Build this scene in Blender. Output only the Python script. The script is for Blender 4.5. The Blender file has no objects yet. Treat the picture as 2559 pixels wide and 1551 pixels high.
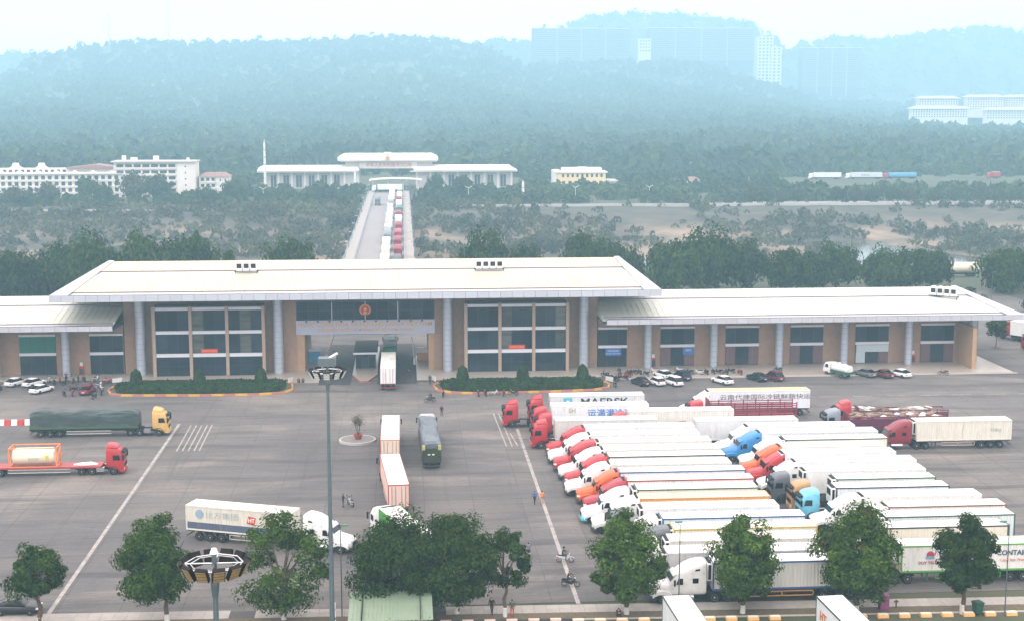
import bpy, math, random
import numpy as np
from mathutils import Vector, Matrix

random.seed(11)
RNG = np.random.default_rng(11)
S = bpy.context.scene
COL = S.collection
PI = math.pi
rad = math.radians

# ------------------------------------------------------------------ camera
cam_data = bpy.data.cameras.new('camera')
cam_data.sensor_width = 36.0
cam_data.lens = 49.24
cam_data.clip_start = 1.0
cam_data.clip_end = 9000.0
cam = bpy.data.objects.new('camera', cam_data)
cam.location = (0, 0, 48)
cam.rotation_euler = (rad(90 - 8.54), 0, rad(-4.435))
COL.objects.link(cam)
S.camera = cam

# ------------------------------------------------------------------ world, sun, exposure
SUN_EL, SUN_AZ = 52.0, 215.0          # azimuth clockwise from +Y
world = bpy.data.worlds.new('World')
S.world = world
world.use_nodes = True
wn = world.node_tree.nodes
wl = world.node_tree.links
wn.clear()
w_out = wn.new('ShaderNodeOutputWorld')
w_bg = wn.new('ShaderNodeBackground')
w_sky = wn.new('ShaderNodeTexSky')
w_sky.sky_type = 'NISHITA'
w_sky.sun_disc = False
w_sky.sun_elevation = rad(SUN_EL)
w_sky.sun_rotation = rad(SUN_AZ)
w_sky.air_density = 1.5
w_sky.dust_density = 1.0
w_sky.ozone_density = 1.0
w_hs = wn.new('ShaderNodeHueSaturation')
w_hs.inputs['Saturation'].default_value = 0.30
wl.new(w_sky.outputs[0], w_hs.inputs['Color'])
w_mix = wn.new('ShaderNodeMix')              # thin overcast: an even white veil over the clear sky
w_mix.data_type = 'RGBA'
w_mix.inputs[0].default_value = 0.8
wl.new(w_hs.outputs[0], w_mix.inputs[6])
w_mix.inputs[7].default_value = (11.4, 9.6, 9.1, 1)
wl.new(w_mix.outputs[2], w_bg.inputs['Color'])
w_bg.inputs['Strength'].default_value = 0.15
wl.new(w_bg.outputs[0], w_out.inputs['Surface'])

sun_data = bpy.data.lights.new('sun', 'SUN')
sun_data.energy = 0.8
sun_data.angle = rad(35)
sun_data.color = (1.0, 0.96, 0.9)
sun = bpy.data.objects.new('sun', sun_data)
sun.rotation_euler = (rad(90 - SUN_EL), 0, rad(180 - SUN_AZ))
sun.location = (0, 0, 200)
COL.objects.link(sun)

S.view_settings.view_transform = 'Standard'
S.view_settings.look = 'None'
S.view_settings.exposure = 0.86
S.view_settings.gamma = 1.0
S.view_settings.use_curve_mapping = False
S.cycles.max_bounces = 6
S.cycles.diffuse_bounces = 3
S.cycles.glossy_bounces = 2
S.cycles.transmission_bounces = 2
S.cycles.volume_bounces = 3
S.cycles.transparent_max_bounces = 4
S.cycles.use_denoising = True
S.cycles.use_adaptive_sampling = True
S.cycles.adaptive_threshold = 0.02
S.cycles.caustics_reflective = False
S.cycles.caustics_refractive = False

# ------------------------------------------------------------------ helpers
class MB:
    """collects polygons, then becomes one mesh"""
    def __init__(self):
        self.v, self.f, self.m = [], [], []
    def poly(self, pts, mi=0):
        b = len(self.v)
        self.v.extend(tuple(p) for p in pts)
        self.f.append(tuple(range(b, b + len(pts))))
        self.m.append(mi)
        return self
    def box(self, x0, x1, y0, y1, z0, z1, mi=0):
        b = len(self.v)
        x0, x1 = min(x0, x1), max(x0, x1); y0, y1 = min(y0, y1), max(y0, y1); z0, z1 = min(z0, z1), max(z0, z1)
        self.v += [(x0,y0,z0),(x1,y0,z0),(x1,y1,z0),(x0,y1,z0),(x0,y0,z1),(x1,y0,z1),(x1,y1,z1),(x0,y1,z1)]
        for q in ((0,3,2,1),(4,5,6,7),(0,1,5,4),(1,2,6,5),(2,3,7,6),(3,0,4,7)):
            self.f.append(tuple(b + i for i in q)); self.m.append(mi)
        return self
    def loft(self, rings, mi=0, cap=True):
        n = len(rings[0]); b = len(self.v)
        for r in rings: self.v.extend(tuple(p) for p in r)
        for i in range(len(rings) - 1):
            for j in range(n):
                a, c = b + i*n + j, b + i*n + (j+1) % n
                self.f.append((a, c, c + n, a + n)); self.m.append(mi)
        if cap:
            self.f.append(tuple(b + j for j in range(n))[::-1]); self.m.append(mi)
            e = b + (len(rings) - 1) * n
            self.f.append(tuple(e + j for j in range(n))); self.m.append(mi)
        return self
    def cyl(self, p0, p1, r0, r1=None, n=10, mi=0, cap=True):
        p0, p1 = Vector(p0), Vector(p1)
        r1 = r0 if r1 is None else r1
        d = (p1 - p0).normalized()
        u = d.orthogonal().normalized(); w = d.cross(u)
        ring = lambda p, r: [p + (u*math.cos(2*PI*k/n) + w*math.sin(2*PI*k/n)) * r for k in range(n)]
        return self.loft([ring(p0, r0), ring(p1, r1)], mi, cap)
    def tube(self, pts, r, n=6, mi=0):
        for a, c in zip(pts[:-1], pts[1:]): self.cyl(a, c, r, r, n, mi)
        return self
    def prism(self, prof, y0, y1, mi=0):
        """profile of (x, z) pairs, counter-clockwise seen from -Y, pulled along Y"""
        return self.loft([[(x, y0, z) for x, z in prof], [(x, y1, z) for x, z in prof]], mi)
    def vprism(self, outline, z0, z1, mi=0):
        return self.loft([[(x, y, z0) for x, y in outline], [(x, y, z1) for x, y in outline]], mi)
    def mesh(self, name, mats, smooth=False, angle=38):
        me = bpy.data.meshes.new(name)
        me.from_pydata(self.v, [], self.f)
        for m in (mats if isinstance(mats, (list, tuple)) else [mats]): me.materials.append(m)
        if any(self.m): me.polygons.foreach_set('material_index', self.m)
        me.update()
        if smooth:
            me.polygons.foreach_set('use_smooth', [True] * len(me.polygons))
            me.set_sharp_from_angle(angle=rad(angle))
        return me
    def build(self, name, mats, parent=None, smooth=False, color=None, loc=(0,0,0), rz=0):
        return obj(name, self.mesh(name, mats, smooth), parent, loc, rz, color)

def obj(name, me, parent=None, loc=(0,0,0), rz=0, color=None, rot=None):
    o = bpy.data.objects.new(name, me)
    o.location = loc
    o.rotation_euler = rot if rot else (0, 0, rz)
    if color: o.color = (*color[:3], 1)
    o.parent = parent
    COL.objects.link(o)
    return o

def tag(o, label=None, cat=None, group=None, kind=None):
    if label: o['label'] = label
    if cat: o['category'] = cat
    if group: o['group'] = group
    if kind: o['kind'] = kind
    return o

def thing(name, label, cat, loc=(0,0,0), rz=0, group=None):
    o = bpy.data.objects.new(name, None)
    o.empty_display_size = 0.3
    o.location = loc; o.rotation_euler = (0, 0, rz)
    COL.objects.link(o)
    return tag(o, label, cat, group)

def struct(name, mb, mats, parent=None, smooth=False, loc=(0,0,0)):
    o = mb.build(name, mats, parent, smooth, loc=loc)
    if parent is None: o['kind'] = 'structure'
    return o

CACHE = {}
def cached(key, fn):
    if key not in CACHE: CACHE[key] = fn()
    return CACHE[key]

def srgb(r, g, b):
    f = lambda c: (c/255)/12.92 if c <= 10 else (((c/255)+0.055)/1.055)**2.4
    return (f(r), f(g), f(b))

def super_ring(x, w, zb, zt, p=5.0, n=20, taper=1.0, y0=0.0):
    """rounded-rectangle cross-section at x; taper narrows the top"""
    out = []
    zm, h = (zb+zt)/2, (zt-zb)/2
    for k in range(n):
        a = 2*PI*(k+0.5)/n
        c, s = math.cos(a), math.sin(a)
        yy = w*math.copysign(abs(c)**(2/p), c); zz = math.copysign(abs(s)**(2/p), s)
        t = 1 + (taper-1)*max(0, zz)
        out.append((x, y0 + yy*t, zm + h*zz))
    return out

def arrays_mesh(name, V, quads, mats, mi=None):
    """fast mesh from numpy: V (n,3), quads (m,4)"""
    me = bpy.data.meshes.new(name)
    nq = len(quads)
    me.vertices.add(len(V)); me.vertices.foreach_set('co', np.ascontiguousarray(V, dtype=np.float32).ravel())
    me.loops.add(nq*4); me.loops.foreach_set('vertex_index', np.ascontiguousarray(quads, dtype=np.int32).ravel())
    me.polygons.add(nq)
    me.polygons.foreach_set('loop_start', np.arange(0, nq*4, 4, dtype=np.int32))
    if mi is not None: me.polygons.foreach_set('material_index', mi)
    for m in (mats if isinstance(mats, (list, tuple)) else [mats]): me.materials.append(m)
    me.update(calc_edges=True)
    return me

# ------------------------------------------------------------------ materials
def mat(name, color=(0.5,0.5,0.5), rough=0.6, metal=0.0, var=0.0, vscale=2.0, stretch=(1,1,1), use_obj=False,
        rnd=0.0, dirt=None, world_co=False, bump=None, coat=0.0, spec=0.5):
    """procedural material: colour (own or the object's), noise variation, random brightness per object, dirt, bump"""
    m = bpy.data.materials.new(name); m.use_nodes = True
    N, L = m.node_tree.nodes, m.node_tree.links
    P = N['Principled BSDF']
    P.inputs['Roughness'].default_value = rough
    P.inputs['Metallic'].default_value = metal
    P.inputs['Specular IOR Level'].default_value = spec
    if coat:
        P.inputs['Coat Weight'].default_value = coat; P.inputs['Coat Roughness'].default_value = 0.15
    if use_obj:
        oi = N.new('ShaderNodeObjectInfo'); src = oi.outputs['Color']
    else:
        rgb = N.new('ShaderNodeRGB'); rgb.outputs[0].default_value = (*color, 1); src = rgb.outputs[0]
    co = None
    if var or dirt or bump:
        if world_co:
            g = N.new('ShaderNodeNewGeometry'); pos = g.outputs['Position']
        else:
            tc = N.new('ShaderNodeTexCoord'); pos = tc.outputs['Object']
        mp = N.new('ShaderNodeMapping'); mp.inputs['Scale'].default_value = stretch
        L.new(pos, mp.inputs['Vector']); co = mp.outputs[0]
    def scale_by(src, fac_out):
        vm = N.new('ShaderNodeVectorMath'); vm.operation = 'SCALE'
        L.new(src, vm.inputs[0]); L.new(fac_out, vm.inputs['Scale']); return vm.outputs[0]
    def remap(o, lo, hi, a=0.0, b=1.0):
        mr = N.new('ShaderNodeMapRange'); L.new(o, mr.inputs[0])
        for i, x in zip((1,2,3,4), (a, b, lo, hi)): mr.inputs[i].default_value = x
        return mr.outputs[0]
    if var:
        nz = N.new('ShaderNodeTexNoise'); nz.inputs['Scale'].default_value = vscale; nz.inputs['Detail'].default_value = 6
        nz.inputs['Roughness'].default_value = 0.65
        L.new(co, nz.inputs['Vector'])
        src = scale_by(src, remap(nz.outputs[0], 1-var, 1+var, 0.25, 0.75))
    if rnd:
        oi2 = N.new('ShaderNodeObjectInfo')
        src = scale_by(src, remap(oi2.outputs['Random'], 1-rnd, 1+rnd))
    if dirt:
        dc, amt, dsc, thr = dirt
        nz = N.new('ShaderNodeTexNoise'); nz.inputs['Scale'].default_value = dsc; nz.inputs['Detail'].default_value = 8
        nz.inputs['Roughness'].default_value = 0.7
        oi3 = N.new('ShaderNodeObjectInfo')
        ad = N.new('ShaderNodeVectorMath'); ad.operation = 'ADD'
        L.new(co, ad.inputs[0]); sc = N.new('ShaderNodeMath'); sc.operation = 'MULTIPLY'; sc.inputs[1].default_value = 0 if world_co else 37.0
        L.new(oi3.outputs['Random'], sc.inputs[0]); L.new(sc.outputs[0], ad.inputs[1])
        L.new(ad.outputs[0], nz.inputs['Vector'])
        f = remap(nz.outputs[0], 0, amt, thr, thr+0.22)
        mx = N.new('ShaderNodeMix'); mx.data_type = 'RGBA'
        L.new(f, mx.inputs['Factor']); L.new(src, mx.inputs[6]); mx.inputs[7].default_value = (*dc, 1)
        src = mx.outputs[2]
    L.new(src, P.inputs['Base Color'])
    if bump:
        bs, bst = bump
        nz = N.new('ShaderNodeTexNoise'); nz.inputs['Scale'].default_value = bs; nz.inputs['Detail'].default_value = 4
        L.new(co, nz.inputs['Vector'])
        bp = N.new('ShaderNodeBump'); bp.inputs['Strength'].default_value = bst; bp.inputs['Distance'].default_value = 0.05
        L.new(nz.outputs[0], bp.inputs['Height']); L.new(bp.outputs[0], P.inputs['Normal'])
    return m

def leaf_mat(name, c0, c1, trans=0.25, rnd=0.25, nscale=0.55, nlo=0.65, nhi=1.35):
    m = bpy.data.materials.new(name); m.use_nodes = True
    N, L = m.node_tree.nodes, m.node_tree.links
    N.remove(N['Principled BSDF']); out = N['Material Output']
    g = N.new('ShaderNodeNewGeometry'); oi = N.new('ShaderNodeObjectInfo')
    mx = N.new('ShaderNodeMix'); mx.data_type = 'RGBA'
    L.new(g.outputs['Random Per Island'], mx.inputs['Factor'])
    mx.inputs[6].default_value = (*c0, 1); mx.inputs[7].default_value = (*c1, 1)
    tn = N.new('ShaderNodeTexNoise'); tn.inputs['Scale'].default_value = nscale; tn.inputs['Detail'].default_value = 3
    L.new(g.outputs['Position'], tn.inputs['Vector'])
    mr0 = N.new('ShaderNodeMapRange'); L.new(tn.outputs[0], mr0.inputs[0])
    for i, x in zip((1,2,3,4), (0.3, 0.7, nlo, nhi)): mr0.inputs[i].default_value = x
    mr = N.new('ShaderNodeMapRange'); mr.inputs[3].default_value = 1-rnd; mr.inputs[4].default_value = 1+rnd
    L.new(oi.outputs['Random'], mr.inputs[0])
    mm = N.new('ShaderNodeMath'); mm.operation = 'MULTIPLY'
    L.new(mr0.outputs[0], mm.inputs[0]); L.new(mr.outputs[0], mm.inputs[1])
    vm = N.new('ShaderNodeVectorMath'); vm.operation = 'SCALE'
    L.new(mx.outputs[2], vm.inputs[0]); L.new(mm.outputs[0], vm.inputs['Scale'])
    d = N.new('ShaderNodeBsdfDiffuse'); t = N.new('ShaderNodeBsdfTranslucent')
    L.new(vm.outputs[0], d.inputs[0]); L.new(vm.outputs[0], t.inputs[0])
    s = N.new('ShaderNodeMixShader'); s.inputs[0].default_value = trans
    L.new(d.outputs[0], s.inputs[1]); L.new(t.outputs[0], s.inputs[2]); L.new(s.outputs[0], out.inputs['Surface'])
    return m

M = {}
M['paint'] = mat('vehicle_paint', use_obj=True, rough=0.35, coat=0.12, spec=0.4, var=0.12, vscale=1.5, dirt=((0.12,0.095,0.075), 0.55, 1.3, 0.55))
M['paint_clean'] = mat('car_paint', use_obj=True, rough=0.3, coat=0.1, spec=0.35, var=0.05, vscale=2)
M['box_side'] = mat('container_side', use_obj=True, rough=0.55, var=0.10, vscale=0.8, stretch=(2.2,2.2,0.35), dirt=((0.33,0.23,0.13), 0.75, 1.1, 0.56))
M['box_roof'] = mat('container_roof', use_obj=True, rough=0.6, var=0.14, vscale=0.7, stretch=(0.5,1.6,1), dirt=((0.30,0.20,0.11), 0.8, 0.5, 0.53))
M['trim'] = mat('trailer_trim', use_obj=True, rough=0.5, var=0.15, vscale=2, dirt=((0.12,0.09,0.07), 0.6, 2.0, 0.55))
M['glass_dark'] = mat('vehicle_glass', (0.008,0.011,0.014), rough=0.08, spec=0.28)
M['black'] = mat('black_plastic', (0.010,0.010,0.011), rough=0.6, var=0.2, spec=0.15)
M['chassis'] = mat('chassis_steel', (0.022,0.021,0.022), rough=0.8, spec=0.2, var=0.3, vscale=3, dirt=((0.09,0.07,0.055),0.5,2.5,0.52))
M['tyre'] = mat('tyre_rubber', (0.020,0.019,0.019), rough=0.9, spec=0.15, var=0.3, vscale=4)
M['rim'] = mat('wheel_rim', (0.30,0.29,0.28), rough=0.45, metal=0.4, var=0.3, vscale=5, rnd=0.4)
M['chrome'] = mat('bright_metal', (0.55,0.56,0.58), rough=0.25, metal=0.9)
M['lamp'] = mat('lamp_glass', (0.75,0.76,0.74), rough=0.15)
M['tail'] = mat('tail_lamp', (0.35,0.015,0.012), rough=0.25)
M['plate'] = mat('white_panel', (0.7,0.7,0.68), rough=0.5, var=0.06)
M['tarp'] = mat('tarpaulin', use_obj=True, rough=0.45, var=0.45, vscale=0.7, stretch=(0.6,1,2.2), bump=(1.6,1.0))
M['letter'] = mat('lettering_paint', use_obj=True, rough=0.6, var=0.08)
M['rust_load'] = mat('scrap_load', (0.25,0.17,0.13), rough=0.9, var=0.5, vscale=3, rnd=0.3)
M['slab'] = mat('yard_concrete', srgb(95,90,91), rough=0.85, var=0.20, vscale=0.22, stretch=(0.22,1.4,1), rnd=0.055, world_co=True,
                dirt=((0.07,0.066,0.07), 0.75, 0.09, 0.50), bump=(6,0.25))
M['joint'] = mat('joint_filler', (0.075,0.07,0.07), rough=0.95, var=0.3, world_co=True)
M['line'] = mat('road_paint', srgb(158,153,149), rough=0.85, var=0.3, vscale=1.2, world_co=True, dirt=((0.15,0.14,0.14),0.85,0.8,0.46))
M['asphalt'] = mat('asphalt', srgb(92,89,90), rough=0.9, var=0.2, vscale=0.4, world_co=True, dirt=((0.2,0.19,0.17),0.6,0.3,0.55))
M['pave'] = mat('pavement_tiles', srgb(160,154,148), rough=0.85, var=0.15, vscale=1.2, world_co=True, rnd=0.06)
M['soil'] = mat('verge_soil', srgb(96,84,66), rough=0.95, var=0.35, vscale=2.5, world_co=True, dirt=((0.06,0.09,0.03),0.8,1.2,0.5))
M['kerb'] = mat('kerb_paint', use_obj=True, rough=0.8, var=0.18, vscale=3, dirt=((0.15,0.12,0.1),0.5,3,0.56))
M['kerb_stone'] = mat('kerb_concrete', srgb(170,164,158), rough=0.85, var=0.15, vscale=2)
M['terrace'] = mat('terrace_tiles', srgb(170,160,150), rough=0.35, var=0.12, vscale=0.8, world_co=True)
M['tilewall'] = mat('brown_wall_tiles', srgb(152,124,104), rough=0.75, var=0.14, vscale=1.2, bump=(9,0.3), dirt=((0.16,0.12,0.10),0.4,0.5,0.55))
M['wall_fin'] = mat('tan_wall_tiles', srgb(168,138,108), rough=0.7, var=0.10, vscale=1.0, bump=(9,0.3))
M['column'] = mat('column_cladding', srgb(176,186,200), rough=0.35, metal=0.25, var=0.10, vscale=1.5)
M['fascia'] = mat('fascia_panel', srgb(180,186,196), rough=0.45, metal=0.1, var=0.06, rnd=0.05)
M['fascia_grey'] = mat('wing_fascia', srgb(178,180,188), rough=0.5, metal=0.1, var=0.08, vscale=1, rnd=0.05)
M['soffit'] = mat('soffit', srgb(120,118,122), rough=0.7, var=0.05)
M['roof_cream'] = mat('cream_roof_sheet', srgb(203,191,166), rough=0.55, var=0.10, vscale=0.35, stretch=(0.6,0.2,1), world_co=True, dirt=((0.34,0.26,0.17),0.45,0.3,0.54))
M['roof_white'] = mat('white_roof_sheet', srgb(204,206,194), rough=0.55, var=0.10, vscale=0.35, stretch=(0.7,0.2,1), world_co=True, dirt=((0.36,0.31,0.25),0.45,0.25,0.55))
M['flash'] = mat('roof_flashing', srgb(186,190,198), rough=0.45, metal=0.3, var=0.06)
M['gap'] = mat('dark_recess', (0.05,0.045,0.05), rough=0.9)
M['win'] = mat('window_glass', (0.022,0.032,0.045), rough=0.06, spec=0.2, var=0.5, vscale=0.5)
M['win_green'] = mat('tinted_glass', (0.018,0.028,0.040), rough=0.06, spec=0.3, var=0.5, vscale=0.5, rnd=0.5)
M['frame'] = mat('window_frame', (0.03,0.035,0.045), rough=0.5)
M['spandrel'] = mat('white_spandrel', srgb(206,210,218), rough=0.5, var=0.06)
M['mullion'] = mat('tan_mullion', srgb(160,140,126), rough=0.6, var=0.08)
M['sign_panel'] = mat('sign_panel', srgb(168,174,190), rough=0.4, metal=0.2, var=0.05)
M['gold'] = mat('gold_letters', (0.55,0.30,0.10), rough=0.4, metal=0.3)
M['red'] = mat('emblem_red', (0.45,0.03,0.03), rough=0.5)
M['sign_red'] = mat('red_banner', (0.55,0.04,0.03), rough=0.6)
M['sign_blue'] = mat('blue_sign', (0.03,0.14,0.42), rough=0.5)
M['curtain_red'] = mat('curtain', (0.14,0.08,0.09), rough=0.8, var=0.5, vscale=4, stretch=(4,1,0.1))
M['panel_green'] = mat('green_blind', (0.0,0.13,0.085), rough=0.6, var=0.1)
M['panel_pale'] = mat('pale_panel', (0.42,0.52,0.55), rough=0.6, var=0.1)
M['steel'] = mat('galvanised_steel', srgb(98,112,118), rough=0.5, metal=0.5, var=0.10, vscale=2)
M['lampbox'] = mat('floodlight_housing', (0.012,0.012,0.013), rough=0.6, spec=0.15)
M['lamplens'] = mat('floodlight_lens', srgb(150,128,90), rough=0.35, var=0.2)
M['bark'] = mat('tree_bark', srgb(92,76,66), rough=0.95, var=0.35, vscale=6, stretch=(1,1,0.3))
M['lime'] = mat('limewash', (0.62,0.62,0.58), rough=0.9, var=0.15)
M['leaf'] = leaf_mat('leaves', (0.016,0.042,0.006), (0.085,0.142,0.018), 0.2, 0.18)
M['leaf_dark'] = leaf_mat('dark_leaves', (0.012,0.030,0.006), (0.055,0.092,0.018), 0.18, 0.2)
M['leaf_dry'] = leaf_mat('dry_leaves', (0.16,0.05,0.03), (0.22,0.10,0.06))
M['hedge'] = leaf_mat('hedge_leaves', (0.014,0.034,0.010), (0.052,0.088,0.026), 0.15, 0.1, 0.8)
M['wood_far'] = leaf_mat('forest_leaves', (0.020,0.045,0.014), (0.080,0.105,0.042), 0.2, 0.1, 0.008, 0.6, 1.4)
M['scrub'] = leaf_mat('scrub_leaves', (0.045,0.055,0.028), (0.125,0.120,0.068), 0.2, 0.1, 0.03, 0.5, 1.5)
M['white_wall'] = mat('white_render', srgb(228,222,214), rough=0.8, var=0.07, vscale=0.3)
M['cream_wall'] = mat('cream_render', srgb(238,214,170), rough=0.8, var=0.06, vscale=0.3)
M['grey_wall'] = mat('grey_render', srgb(190,186,184), rough=0.8, var=0.08, vscale=0.2)
M['flat_block'] = mat('apartment_render', srgb(62,62,66), rough=0.8, var=0.08, vscale=0.1)
M['far_win'] = mat('far_window', (0.05,0.06,0.07), rough=0.2, rnd=0.4)
M['red_tile'] = mat('red_roof_tiles', srgb(146,114,106), rough=0.8, var=0.2, vscale=0.8)
M['bridge'] = mat('bridge_concrete', srgb(178,174,172), rough=0.85, var=0.1, vscale=0.4)
M['bridge_road'] = mat('bridge_asphalt', srgb(142,138,138), rough=0.9, var=0.10, vscale=0.2, stretch=(1,0.15,1))
M['rail_blue'] = mat('bridge_railing', srgb(150,160,172), rough=0.5)
M['metal_green'] = mat('green_sheet_roof', srgb(132,150,128), rough=0.55, var=0.10, vscale=1.2, dirt=((0.30,0.30,0.24),0.5,1.0,0.55))
M['pot'] = mat('terracotta', srgb(150,72,56), rough=0.8, var=0.15)
M['twig'] = mat('bare_twigs', srgb(92,84,66), rough=0.9, var=0.2)
M['skin'] = mat('skin', srgb(186,140,112), rough=0.6)
M['hair'] = mat('hair', (0.012,0.010,0.010), rough=0.6)
M['cloth'] = mat('cloth', use_obj=True, rough=0.85, var=0.15, vscale=8)
M['tank'] = mat('tank_shell', srgb(226,218,196), rough=0.45, var=0.10, vscale=0.8, dirt=((0.35,0.27,0.18),0.5,0.7,0.56))
M['orange'] = mat('orange_frame', srgb(226,132,70), rough=0.55, var=0.12)
M['win_pale'] = mat('painted_reflection_glass', (0.085,0.092,0.082), rough=0.1, spec=0.3, var=0.6, vscale=0.8, stretch=(0.3,1,2.0), rnd=0.4)  # paler panes: reflections, and blinds behind, put into the glass colour
M['step_shade'] = mat('roof_step_shade', (0.16,0.11,0.09), rough=0.7, var=0.2)  # dark colour standing in for the shadow line at the roof steps

# ------------------------------------------------------------------ terrain
def sstep(t):
    t = np.clip(t, 0, 1); return t*t*(3-2*t)

def vnoise(x, y, seed=0):
    """smooth value noise on numpy arrays"""
    xi, yi = np.floor(x).astype(np.int64), np.floor(y).astype(np.int64)
    fx, fy = sstep(x-xi), sstep(y-yi)
    def h(a, b):
        n = (a*374761393 + b*668265263 + seed*974711) & 0x7fffffff
        n = ((n ^ (n >> 13)) * 1274126177) & 0x7fffffff
        return ((n ^ (n >> 16)) & 0xffff) / 65535.0
    return (h(xi,yi)*(1-fx) + h(xi+1,yi)*fx)*(1-fy) + (h(xi,yi+1)*(1-fx) + h(xi+1,yi+1)*fx)*fy

RIDGE = np.array([(-900,40),(-520,46),(-397,52),(-344,64),(-326,77),(-312,85),(-280,91),(-234,96),(-202,94),(-174,94),(-142,95),(-96,96),(-42,98),(-2,100),
                  (34,98),(67,92),(85,85),(107,76),(141,76),(196,79),(271,76),(320,62),(347,53),(386,42),(424,43),(451,40),(565,45),(658,48),(1300,50)], float)
RIDGE2 = np.array([(-1500,90),(-727,92),(-604,107),(-580,112),(-543,105),(-420,98),(22,100),(137,131),(202,128),(273,163),(331,175),(397,173),(476,169),
                   (542,161),(575,139),(609,113),(649,133),(702,138),(763,133),(823,143),(877,150),(924,155),(988,148),(1151,135),(2000,120)], float)

RIDGE = np.stack([RIDGE[:,0]*2.4, 48+(RIDGE[:,1]-48)*2.4], 1)
RIDGE2 = np.stack([RIDGE2[:,0]*1.77, 48+(RIDGE2[:,1]-48)*1.77], 1)

def height(x, y):
    x = np.asarray(x, float); y = np.asarray(y, float)
    n1 = vnoise(x/45, y/45, 1) - 0.5; n2 = vnoise(x/14, y/14, 2) - 0.5
    z = -0.05 + 0*x
    z = z - 7.6*sstep((y-374)/40) + 6.9*sstep((y-545)/85)
    rough = sstep((y-395)/40)*(1-sstep((y-620)/40))
    z = z + rough*(n1*3.2 + n2*1.3) - 1.6*np.exp(-((y-468-0.05*x)/26)**2)*rough
    z = z + 1.2*sstep((y-690)/80)
    right = sstep((x-120)/60)
    z = z + right*1.0*sstep((y-760)/30)
    r = np.interp(x*(2 - np.clip(y, 900, 3000)/3000), RIDGE[:,0], RIDGE[:,1])      # the flanks draw in towards the river
    t = (y-900)/(3000-900)
    tc = np.clip(t, 0, 1)
    hill = np.where(t < 1, r*(0.13*tc + 0.87*tc**2.9), r*(1-0.10*sstep((y-3000)/300)))
    gully = (vnoise(x/200+0.003*y, y/900, 5)-0.5)*0.40 + (vnoise(x/80, y/330, 8)-0.5)*0.16
    hill = hill*(1 + gully*sstep((y-940)/200)*(1-sstep((y-2600)/300)))
    z = z + hill*(y > 900)
    r2 = np.interp(x, RIDGE2[:,0], RIDGE2[:,1])
    t2 = sstep((y-3450)/450)
    z = np.maximum(z, np.where(y > 3400, r2*t2, -99))
    return z

def grid_mesh(name, xs, ys, m):
    X, Y = np.meshgrid(xs, ys)
    Z = height(X, Y)
    V = np.stack([X.ravel(), Y.ravel(), Z.ravel()], 1)
    nx = len(xs)
    i = (np.arange(len(ys)-1)[:,None]*nx + np.arange(nx-1)[None,:]).ravel()
    me = arrays_mesh(name, V, np.stack([i, i+1, i+1+nx, i+nx], 1), m)
    me.polygons.foreach_set('use_smooth', [True]*len(me.polygons))
    return me

def terrain_mat():
    m = bpy.data.materials.new('terrain'); m.use_nodes = True
    N, L = m.node_tree.nodes, m.node_tree.links; P = N['Principled BSDF']; P.inputs['Roughness'].default_value = 0.95
    g = N.new('ShaderNodeNewGeometry')
    def noise(sc, d=5):
        n = N.new('ShaderNodeTexNoise'); n.inputs['Scale'].default_value = sc; n.inputs['Detail'].default_value = d
        L.new(g.outputs['Position'], n.inputs['Vector']); return n.outputs[0]
    def mix(f, a, b):
        mx = N.new('ShaderNodeMix'); mx.data_type = 'RGBA'; L.new(f, mx.inputs[0])
        for s, k in ((a,6),(b,7)):
            if isinstance(s, tuple): mx.inputs[k].default_value = (*s,1)
            else: L.new(s, mx.inputs[k])
        return mx.outputs[2]
    def step(o, a, b):
        mr = N.new('ShaderNodeMapRange'); L.new(o, mr.inputs[0]); mr.inputs[1].default_value = a; mr.inputs[2].default_value = b; return mr.outputs[0]
    green = mix(step(noise(0.06), 0.35, 0.65), (0.035,0.055,0.022), (0.085,0.085,0.045))
    sand = mix(step(noise(0.15), 0.35, 0.65), (0.30,0.21,0.15), (0.20,0.16,0.11))
    sep = N.new('ShaderNodeSeparateXYZ'); L.new(g.outputs['Position'], sep.inputs[0])
    dry = mix(step(noise(0.08), 0.35, 0.65), (0.048,0.046,0.034), (0.095,0.082,0.062))
    green = mix(step(sep.outputs['Z'], -0.4, -1.6), green, dry)
    low = step(sep.outputs['Z'], -3.0, -6.0)
    md = N.new('ShaderNodeMath'); md.operation = 'MULTIPLY'; L.new(low, md.inputs[0]); L.new(step(noise(0.03, 4), 0.42, 0.60), md.inputs[1])
    L.new(mix(md.outputs[0], green, sand), P.inputs['Base Color'])
    return m
M['terrain'] = terrain_mat()
ground = obj('ground', grid_mesh('ground', np.unique(np.r_[np.arange(-2400,-360,80), np.arange(-360,520,7), np.arange(520,2900,80)]),
             np.unique(np.r_[-200, 0, 60, 340, 365, np.arange(374,660,5), np.arange(660,874,14), 874]), M['terrain']))
tag(ground, kind='structure')
hill = obj('hill', grid_mesh('hill', np.unique(np.r_[np.arange(-2400,-1140,80), np.arange(-1140,1800,28), np.arange(1800,2900,80)]),
           np.unique(np.r_[874, np.arange(884,3060,28), np.arange(3060,4400,60)]), M['terrain']))
tag(hill, kind='structure')

M['water'] = mat('river_water', (0.10,0.10,0.085), rough=0.12, var=0.2, vscale=0.05, world_co=True, bump=(0.6,0.15))
struct('river', MB().poly([(-1500,400,-8.4),(1900,400,-8.4),(1900,575,-8.4),(-1500,575,-8.4)]), M['water'])

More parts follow.
